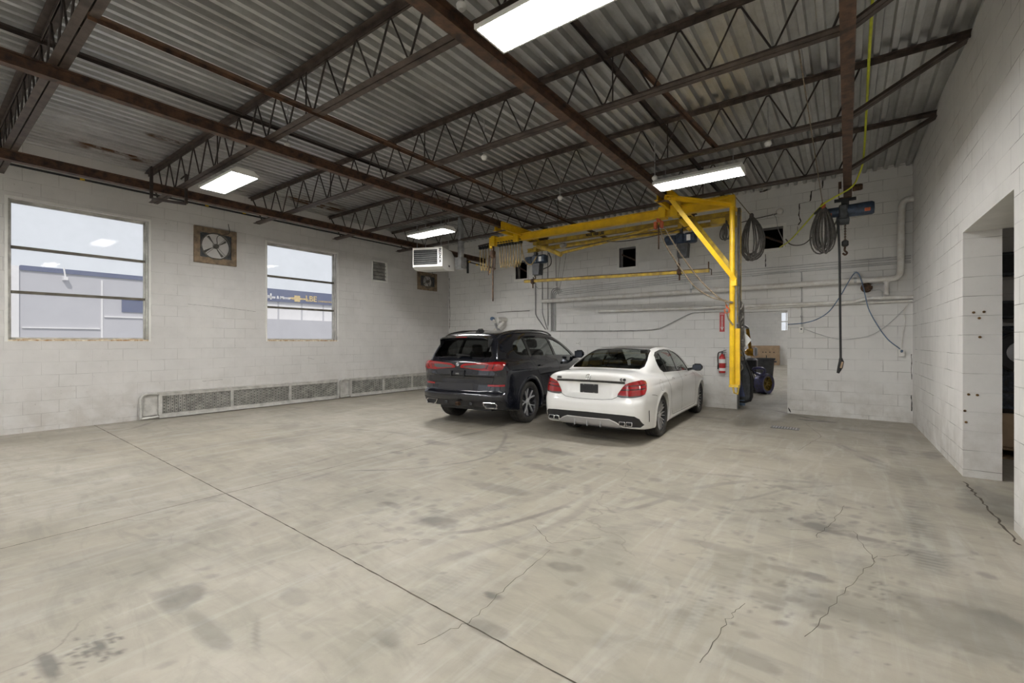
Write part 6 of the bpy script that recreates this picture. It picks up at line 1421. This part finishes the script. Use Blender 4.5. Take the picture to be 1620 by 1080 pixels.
    for sx in (-1, 1):
        ax_ = A('side', 0, sx); g = MB()
        for pts in ([(1.24, .97), (1.245, .80), (1.23, .60), (1.22, .40), (1.21, .27)], [(.36, .99), (.33, .90), (.40, .78), (.47, .66), (.50, .50), (.52, .36), (.60, .275)], [(.60, .275), (1.2, .270), (2.25, .268)], [(2.16, .94), (2.28, .86), (2.30, .60), (2.28, .40), (2.25, .27)], [(-.60, .72), (-.45, .70), (-.36, .68)]):
            g.join(surf_strip(bvh, pts, ax_, .006, .0012, .0006))
        g.build('door_gap', M['seam'], root, world=False)
        g = surf_strip(bvh, [(-.08 + .09 * math.cos(t), .82 + .085 * math.sin(t)) for t in np.linspace(0, 2 * PI, 20)[:-1]], ax_, .004, .0008, .0004, closed=True)
        if sx > 0: g.build('fuel_flap_gap', M['seam'], root, world=False)
        for u in (.50, 1.38):
            m = surf_strip(bvh, [(u, .868), (u + .06, .872), (u + .13, .876), (u + .20, .878)], ax_, .030, .012, .016, dens=.03); m.build('door_handle', M['white_paint'], root, world=False)
        # mirror
        m = MB(); m.box((sx * 1.0, 1.96, 1.01), (.20, .11, .135), rotM('Z', sx * 6), .045); m.build('mirror_housing', M['gloss_black'], root, world=False)
        m = MB(); m.box((sx * 1.0, 1.902, 1.01), (.16, .006, .10), rotM('Z', sx * 6)); m.build('mirror_glass', M['mirror'], root, world=False); m = MB(); m.tube([(sx * .80, 2.02, .955), (sx * .88, 1.99, .975), (sx * .95, 1.97, .99)], [.03, .024, .028], 8); m.build('mirror_arm', M['gloss_black'], root, world=False)
    # number of the side letters near front wing
    sh.finish('body', 'white_paint', root, 0, .014)
    lb = bmesh.new(); lb.from_mesh(bpy.data.objects[[c.name for c in kids(root) if c.name.startswith('body')][0]].data)
    for fq in [q for q in lb.faces]: pass
    lb.normal_update(); ln = lining(lb, .020); ln.build('body_lining', M['cabin'], root, world=False, recalc=False, smooth=0); lb.free()
    # underbody and wheel houses
    m = MB(); m.bb(-.56, .56, -.80, 3.3, .20, .26); m.build('underbody', M['satin_black'], root, world=False, smooth=0)
    m = MB(); m.bb(-.72, .72, .2, 2.35, .40, .46); m.build('cabin_floor', M['cabin'], root, world=False, smooth=0)
    m = MB(); m.box((0, 2.15, .80), (1.45, .40, .25), None, .06); m.build('dashboard', M['cabin'], root, world=False); m = MB(); m.box((0, -.12, .96), (1.25, .5, .05), None, .01); m.build('parcel_shelf', M['cabin'], root, world=False)
    for x in (-.38, .38): seat_mb(x, 1.35, .56).build('front_seat', M['seat'], root, world=False)
    m = MB(); m.box((0, .50, .58), (1.25, .5, .18), None, .05); m.box((0, .22, .84), (1.25, .15, .52), rotM('X', 14), .06)
    for x in (-.40, 0, .40): m.box((x, .12, 1.15), (.25, .09, .16 if x else .09), rotM('X', 12), .035)
    m.build('rear_bench', M['seat'], root, world=False)
    m = MB(); m.tube([(-.38 + .18 * math.cos(t), 1.92 + .05 * math.sin(t), .98 + .18 * math.sin(t)) for t in np.linspace(0, 2 * PI, 20)[:-1]], .014, 6, closed=True); m.build('steering_wheel', M['cabin'], root, world=False)
    m = MB(); m.box((0, 1.72, 1.30), (.22, .04, .07), None, .02); m.build('rear_view_mirror', M['cabin'], root, world=False)
    for cy in (0, 2.84):
        for sx in (1, -1): make_wheel(root, (sx * .748, cy, .333), .333, .235, .243, 'multi', sx)
    return root

# ---- black SUV -----------------------------------------------------------------
def f_suv():
    W = spl([(-1.0, .90), (-.8, .95), (-.4, .985), (0, 1.0), (.6, .985), (1.6, .98), (2.4, .985), (2.98, 1.0), (3.4, .97), (3.7, .88), (3.95, .74)], .10)
    ins = spl([(.2, .05), (.3, .02), (.45, .008), (.62, .025), (.78, .022), (.92, .004), (1.02, .006), (1.1, .03), (1.17, .06), (1.24, .12), (1.35, .3)], .025)
    Tb = spl([(-1.1, 1.16), (-.9, 1.2), (0, 1.21), (1.0, 1.2), (2.0, 1.17), (2.4, 1.16), (3.0, 1.09), (3.5, .99), (3.75, .84), (3.95, .6)], .06)
    Tg = spl([(-1.1, 1.56), (-.85, 1.60), (-.5, 1.665), (0, 1.715), (.6, 1.735), (1.1, 1.725), (1.5, 1.67), (1.9, 1.50), (2.5, 1.18), (2.8, 1.02)], .07)
    G = spl([(1.0, .955), (1.12, .925), (1.2, .89), (1.35, .83), (1.5, .755), (1.6, .69), (1.72, .60), (1.8, .52)], .035)
    gy = spl([(-1.0, -.17), (-.6, -.095), (-.1, -.025), (.8, 0), (1.8, -.01), (2.4, -.05), (2.8, -.1)], .12)
    Rg = spl([(1.0, -.96), (1.17, -.93), (1.25, -.885), (1.5, -.72), (1.6, -.66), (1.8, -.55)], .025)
    R = spl([(.2, -.80), (.28, -.88), (.36, -.93), (.44, -.95), (.50, -.985), (.575, -.995), (.605, -.975), (.625, -.935), (.75, -.915), (.84, -.925), (.95, -.935), (1.05, -.955), (1.13, -.965), (1.19, -.945), (1.25, -.90), (1.4, -.8)], .011)
    Fy = spl([(.1, 3.65), (.25, 3.78), (.5, 3.84), (.8, 3.83), (1.0, 3.72), (1.2, 3.4)], .06)
    Bt = spl([(-1.1, .36), (-.8, .33), (-.5, .28), (0, .24), (3.0, .24), (3.4, .26), (3.9, .30)], .05)
    def f(x, y, z):
        ax = np.abs(x)
        arch = sum(.014 * boxf(np.hypot(y - c, z - .39), .38, .475, .006) for c in (0, 2.975))
        line = .012 * np.exp(-((z - .99) / .05) ** 2) * boxf(y, -.8, 3.3, .15) - .010 * np.exp(-((z - .42) / .03) ** 2) * boxf(y, .6, 2.4, .1) + .020 * np.exp(-((z - .30) / .04) ** 2) * boxf(y, .5, 2.45, .08)
        fs = ax - (W(y) - ins(z) + arch + line)
        ft = z - (Tb(y) - .07 * x * x - .2 * np.maximum(ax - .75, 0) ** 2)
        dent = .022 * boxf(ax, -.45, .40, .02) * boxf(z, .80, 1.01, .015)
        fr = (R(z) + dent + .085 * x * x + 1.1 * np.maximum(ax - .70, 0) ** 2) - y
        ff = y - (Fy(z) - .14 * x * x - 1.0 * np.maximum(ax - .6, 0) ** 2)
        body = smax(smax(fs, ft, .08), smax(fr * .95, ff, .01), .085); body = smax(body, Bt(y) - z, .03)
        rear_g = Rg(z) + .085 * x * x + 1.3 * np.maximum(ax - .60, 0) ** 2 - y
        g = smax(smax(ax - (G(z) + gy(y)), (z - (Tg(y) - .05 * x * x)), .10), rear_g * .85, .06)
        f_ = smin(body, smax(g, .9 - z, .02), .04)
        for cy in (0, 2.975): f_ = smax(f_, -smax(np.hypot(y - cy, z - .385) - .42, .60 - ax, .01), .012)
        return f_
    return f
def build_suv():
    root = thing('car', 'black sport utility vehicle with roof rails, left of the white saloon car', 'car', (-5.37, 6.52, 0), math.radians(5.6)); s = .955; root.scale = (.93, .96, .952)
    f = f_suv(); bm = body_from(f, (-1.06, -1.08, .2), (1.06, 3.92, 1.80), .0165); bvh = BVHTree.FromBMesh(bm); sh = Shell(bm)
    A = lambda k, a=0, sd=1: view_axes(k, a, sd); gh = lambda c: c.z > 1.1
    dlo = [(2.22, 1.165), (1.2, 1.195), (.15, 1.215), (-.18, 1.225), (-.30, 1.265), (-.355, 1.33), (-.345, 1.41), (-.26, 1.50), (-.12, 1.555), (.25, 1.592), (.8, 1.607), (1.15, 1.600), (1.45, 1.560), (1.75, 1.455), (2.0, 1.32)]
    fr_gl = [(2.10, 1.195), (1.24, 1.218), (1.20, 1.575), (1.43, 1.530), (1.70, 1.430), (1.95, 1.30)]
    re_gl = [(1.15, 1.22), (.20, 1.24), (.20, 1.568), (.55, 1.578), (.85, 1.582), (1.12, 1.578)]
    qu_gl = [(.12, 1.242), (-.17, 1.248), (-.27, 1.285), (-.318, 1.34), (-.308, 1.405), (-.235, 1.48), (-.10, 1.532), (.12, 1.560)]
    for sd in (1, -1):
        a = A('side', 0, sd); sur = sh.cut(dlo, a, .2, gh)
        sur.cut(fr_gl, a, .2).drop()                                   # front door windows are wound down
        sur.cut(re_gl, a, .2).finish('side_window', 'carglass_dark', root, -.004, .004); sur.cut(qu_gl, a, .2).finish('quarter_window', 'carglass_dark', root, -.004, .004)
        sur.finish('window_surround', 'gloss_black', root, .002, .02)
    a = A('rear')
    rw = [(-.66, 1.215), (0, 1.225), (.66, 1.215), (.675, 1.25), (.56, 1.475), (.52, 1.53), (0, 1.55), (-.52, 1.53), (-.56, 1.475), (-.675, 1.25)]
    rg = sh.cut(rw, a, .1, lambda c: c.y < -.3); rg.cut([(x * .965, 1.38 + (z - 1.38) * .93) for x, z in rw], a, .02).finish('rear_window', 'carglass_dark', root, -.004, .004); rg.finish('rear_window_seal', 'gloss_black', root, -.001, .012)
    sh.cut([(-.72, 1.19), (.72, 1.19), (.58, 1.62), (-.58, 1.62)], A('front'), .15, lambda c: c.y > 1.5 and c.z > 1.18).finish('windscreen', 'carglass_clear', root, -.003, .004)
    sh.cut([(-.52, .15), (.52, .15), (.54, 1.0), (.50, 1.5), (-.50, 1.5), (-.54, 1.0)], A('top'), .5, lambda c: c.z > 1.5).finish('roof_panel', 'gloss_black', root, 0, .008)
    # rear lamps, an L shape with a smoked inner part
    lamp = smooth_poly([(-.565, 1.055), (-.545, 1.085), (-.48, 1.115), (-.30, 1.128), (-.10, 1.140), (.06, 1.150), (.20, 1.145), (.215, 1.12), (.175, 1.065), (.155, 1.020), (.05, 1.000), (-.15, .996), (-.27, 1.012), (-.42, 1.030), (-.55, 1.040)], 1)
    lamp = [(u + .10 + (.04 if u > 0 else 0), v) for u, v in lamp]
    inner = [(-.42, 1.058), (-.39, 1.078), (-.20, 1.096), (-.08, 1.100), (.0, 1.096), (.0, 1.055), (-.08, 1.034), (-.20, 1.034), (-.36, 1.044)]
    for sd in (1, -1):
        a2 = A('rear', 32, sd); L = sh.cut(lamp, a2, .05, lambda c: c.y < -.4)
        L.cut(inner, a2, -1).finish('lamp_smoked_lens', 'tail_clear', root, .002, .01)
        L.cut([(.0, 1.03), (.035, 1.10), (.06, 1.10), (.03, 1.03)], a2, -1).finish('lamp_divider', 'tail_dark', root, .003, .01)
        L.cut([(.11, 1.03), (.15, 1.11), (.175, 1.11), (.135, 1.03)], a2, -1).finish('lamp_divider', 'tail_dark', root, .003, .01)
        L.finish('tail_lamp', 'tail_red', root, .008, .02)
    a = A('rear')
    val = [(-.93, .36), (-.90, .46), (-.84, .505), (-.60, .475), (-.45, .462), (0, .462), (.45, .462), (.60, .475), (.84, .505), (.90, .46), (.93, .36), (.80, .30), (-.80, .30)]
    sh.cut(val, a, .05, lambda c: c.y < -.55 and c.z < .54).finish('lower_valance', 'satin_black', root, -.006, .03)
    for sx in (-1, 1):       # reflector bars
        surf_strip(bvh, [(sx * .60, .742), (sx * .72, .742), (sx * .82, .744), (sx * .895, .746)], a, .034, .002, .004).build('reflector', M['tail_red'], root, world=False)
        # exhaust finisher, angular
        cx = sx * .665; zc = .405; o_ = [(-.155, .050), (.100, .050), (.145, .015), (.125, -.055), (-.085, -.055), (-.130, -.010)]; o_ = [(sx * p, q) for p, q in o_]; i_ = [(p * .84, q * .66) for p, q in o_]; loc, nn = hit(bvh, cx, .43, a); y0 = loc.y - .018; vs = []
        for yy, pp in ((.10, o_), (0, o_), (-.004, [(p * .93, q * .85) for p, q in o_]), (.008, i_), (.09, i_)): vs += [(cx + p, y0 + yy + .10 * max(0, abs(cx + p) - .6), zc + q) for p, q in pp]
        m = MB(); n = 6; m.add(vs, [(l * n + i, l * n + (i + 1) % n, (l + 1) * n + (i + 1) % n, (l + 1) * n + i) for l in range(4) for i in range(n)]); ex = m.build('exhaust_finisher', M['chrome'], root, world=False, smooth=0)
        m = MB(); m.add([(cx + p, y0 + .035 + .1 * max(0, abs(cx + p) - .6), zc + q) for p, q in i_], [tuple(range(6))]); m.build('exhaust_bore', M['seam'], ex, world=False, smooth=0)
    m = MB(); m.bb(-.035, .035, -1.0, -.86, .375, .435); m.tube([(.02 * math.cos(t), -1.01, .405 + .02 * math.sin(t)) for t in np.linspace(0, 2 * PI, 12)[:-1]], .008, 6, closed=True); m.build('tow_hitch', M['iron'], root, world=False)
    m = MB()
    for x in (-.28, .28): m.box((x, -.955, .415), (.06, .02, .05), None, .008)
    m.build('valance_bracket', M['darkgrey'], root, world=False)
    # plate frame and emblem
    loc, nn = hit(bvh, 0, .93, a); py_ = loc.y - .004; m = MB()
    for q in ((-.155, .155, .985, 1.0), (-.155, .155, .865, .88), (-.155, -.135, .865, 1.0), (.135, .155, .865, 1.0)): m.bb(q[0], q[1], py_ - .014, py_, q[2], q[3])
    m.build('plate_frame', M['satin_black'], root, world=False, smooth=0); m = MB(); m.bb(-.035, .035, py_ - .012, py_, .925, .945); m.build('plate_clip', M['alu'], root, world=False)
    loc, nn = hit(bvh, 0, 1.10, a); sy = loc.y - .004; T_ = Matrix.Translation((0, sy, 1.10)) @ Matrix.Rotation(math.radians(6), 4, 'X'); m = MB(); m.lathe([(0, -.006), (.026, -.006), (.028, -.002)], (0, 0, 0), 'y', 28); m.xf(T_); em = m.build('round_emblem', M['white_label'], root, world=False)
    m = MB()
    for q in (0, 2): n = 8; pts = [(0, -.0075, 0)] + [(.025 * math.cos(PI / 2 * (q + i / n)), -.0075, .025 * math.sin(PI / 2 * (q + i / n))) for i in range(n + 1)]; m.add(pts, [tuple(range(len(pts)))])
    m.xf(T_); m.build('emblem_quarter', M['bluecord'], em, world=False); m = MB(); m.tube([(.032 * math.cos(t), -.005, .032 * math.sin(t)) for t in np.linspace(0, 2 * PI, 28)[:-1]], .0055, 6, closed=True); m.xf(T_); m.build('emblem_ring', M['chrome'], em, world=False)
    # gaps
    g = MB()
    g.join(surf_strip(bvh, [(-.77, 1.16), (-.79, 1.02), (-.74, .90), (-.68, .76), (-.62, .645), (-.54, .628), (0, .622), (.54, .628), (.62, .645), (.68, .76), (.74, .90), (.79, 1.02), (.77, 1.16)], a, .007, .001, .0006)); g.build('tailgate_gap', M['seam'], root, world=False)
    surf_strip(bvh, [(-.62, .765), (0, .772), (.62, .765)], a, .006, .001, .0006).build('tailgate_crease', M['seam'], root, world=False)
    for sx in (-1, 1):
        ax_ = A('side', 0, sx); g = MB()
        for pts in ([(1.18, 1.20), (1.20, 1.0), (1.20, .7), (1.17, .45)], [(.16, 1.215), (.15, 1.08), (.24, .95), (.42, .80), (.50, .62), (.54, .45)], [(.54, .45), (1.2, .44), (2.35, .44)], [(2.30, 1.16), (2.40, 1.0), (2.41, .7), (2.35, .44)]): g.join(surf_strip(bvh, pts, ax_, .007, .001, .0006))
        g.build('door_gap', M['seam'], root, world=False)
        surf_strip(bvh, [(-.05 + .10 * math.cos(t), 1.04 + .09 * math.sin(t)) for t in np.linspace(0, 2 * PI, 20)[:-1]], ax_, .005, .001, .0005, closed=True).build('fuel_flap_gap', M['seam'], root, world=False)
        for u in (.30, 1.34): surf_strip(bvh, [(u, 1.050), (u + .08, 1.053), (u + .16, 1.056), (u + .22, 1.058)], ax_, .034, .014, .018, dens=.03).build('door_handle', M['black_paint'], root, world=False)
        # chrome-like trim line under the side glass
        # roof rails
        rp = []
        for y in np.linspace(-.62, 1.55, 16):
            e = min((y + .62) / .25, (1.55 - y) / .30, 1.0); loc, nn = hit(bvh, sx * .60, y, A('top'))
            if loc: rp.append(loc + Vector((sx * .0, 0, .012 + .030 * max(0, min(1, e)) ** .5)))
        m = MB(); m.tube(rp, .018, 8)
        m.build('roof_rail', M['gloss_black'], root, world=False)
        m = MB(); m.box((sx * 1.09, 2.02, 1.23), (.22, .13, .17), rotM('Z', sx * 6), .055); m.build('mirror_housing', M['black_paint'], root, world=False); m = MB(); m.box((sx * 1.09, 1.950, 1.23), (.17, .006, .13), rotM('Z', sx * 6)); m.build('mirror_glass', M['mirror'], root, world=False); m = MB(); m.tube([(sx * .90, 2.10, 1.15), (sx * .99, 2.06, 1.17), (sx * 1.05, 2.04, 1.19)], [.035, .03, .032], 8); m.build('mirror_arm', M['gloss_black'], root, world=False)
    # spoiler over the rear window with side fins, brake light, wiper, aerial
    m = MB(); vs = []; N_ = 14
    for i in range(N_ + 1):
        x = -.545 + 1.09 * i / N_; zt = 1.600 - .06 * x * x - (.02 if abs(x) > .5 else 0); yb_ = -.86 + .12 * x * x
        vs += [(x, -.52, zt + .028), (x, yb_ + .06, zt + .006), (x, yb_, zt - .012), (x, yb_ + .01, zt - .032), (x, yb_ + .10, zt - .040), (x, -.58, zt - .05)]
    m.add(vs, [(i * 6 + k, i * 6 + (k + 1) % 6, (i + 1) * 6 + (k + 1) % 6, (i + 1) * 6 + k) for i in range(N_) for k in range(6)] + [tuple(range(6)), tuple(N_ * 6 + k for k in range(5, -1, -1))]); m.build('spoiler', M['black_paint'], root, world=False)
    for sx in (-1, 1): m = MB(); m.prism([(-.80, 1.555), (-.62, 1.555), (-.78, 1.40), (-.795, 1.40)], 'x', sx * .545, sx * .560); m.build('spoiler_fin', M['satin_black'], root, world=False)
    m = MB(); m.box((0, -.862, 1.578), (.26, .012, .018), None, .003); m.build('brake_light', M['tail_red'], root, world=False)
    m = MB(); m.lathe([(0, -.03), (.03, -.03), (.035, 0)], (-.02, -.90, 1.235), 'y', 12); m.box((.09, -.925, 1.262), (.30, .035, .028), rotM('Y', 3), .008); m.tube([(-.02, -.93, 1.24), (.12, -.935, 1.258)], .012, 6); m.build('rear_wiper', M['satin_black'], root, world=False)
    m = MB(); m.prism([(-.42, 1.66), (-.30, 1.745), (-.24, 1.75), (-.16, 1.69)], 'x', -.025, .025); m.build('roof_aerial', M['gloss_black'], root, world=False)
    sh.finish('body', 'black_paint', root, 0, .014)
    lb = bmesh.new(); lb.from_mesh(bpy.data.objects[[c.name for c in kids(root) if c.name.startswith('body')][0]].data); lb.normal_update(); ln = lining(lb, .022); ln.build('body_lining', M['cabin'], root, world=False, recalc=False, smooth=0); lb.free()
    m = MB(); m.bb(-.58, .58, -.75, 3.4, .28, .36); m.build('underbody', M['satin_black'], root, world=False, smooth=0); m = MB(); m.bb(-.78, .78, .3, 2.5, .52, .58); m.build('cabin_floor', M['cabin'], root, world=False, smooth=0)
    m = MB(); m.box((0, 2.25, .98), (1.55, .4, .26), None, .06); m.build('dashboard', M['cabin'], root, world=False); m = MB(); m.bb(-.7, .7, -.82, .3, .95, .99); m.build('luggage_cover', M['cabin'], root, world=False, smooth=0)
    for x in (-.40, .40): seat_mb(x, 1.40, .72, .52).build('front_seat', M['seat'], root, world=False)
    m = MB(); m.box((0, .60, .74), (1.35, .5, .18), None, .05); m.box((0, .30, 1.02), (1.35, .15, .56), rotM('X', 12), .06)
    for x in (-.42, .42): m.box((x, .20, 1.36), (.25, .10, .16), rotM('X', 10), .035)
    m.build('rear_bench', M['seat'], root, world=False)
    for cy in (0, 2.975):
        for sx in (1, -1): make_wheel(root, (sx * .815, cy, .385), .385, .275, .268, 'y', sx)
    return root
suv = build_suv()
sedan = build_sedan()
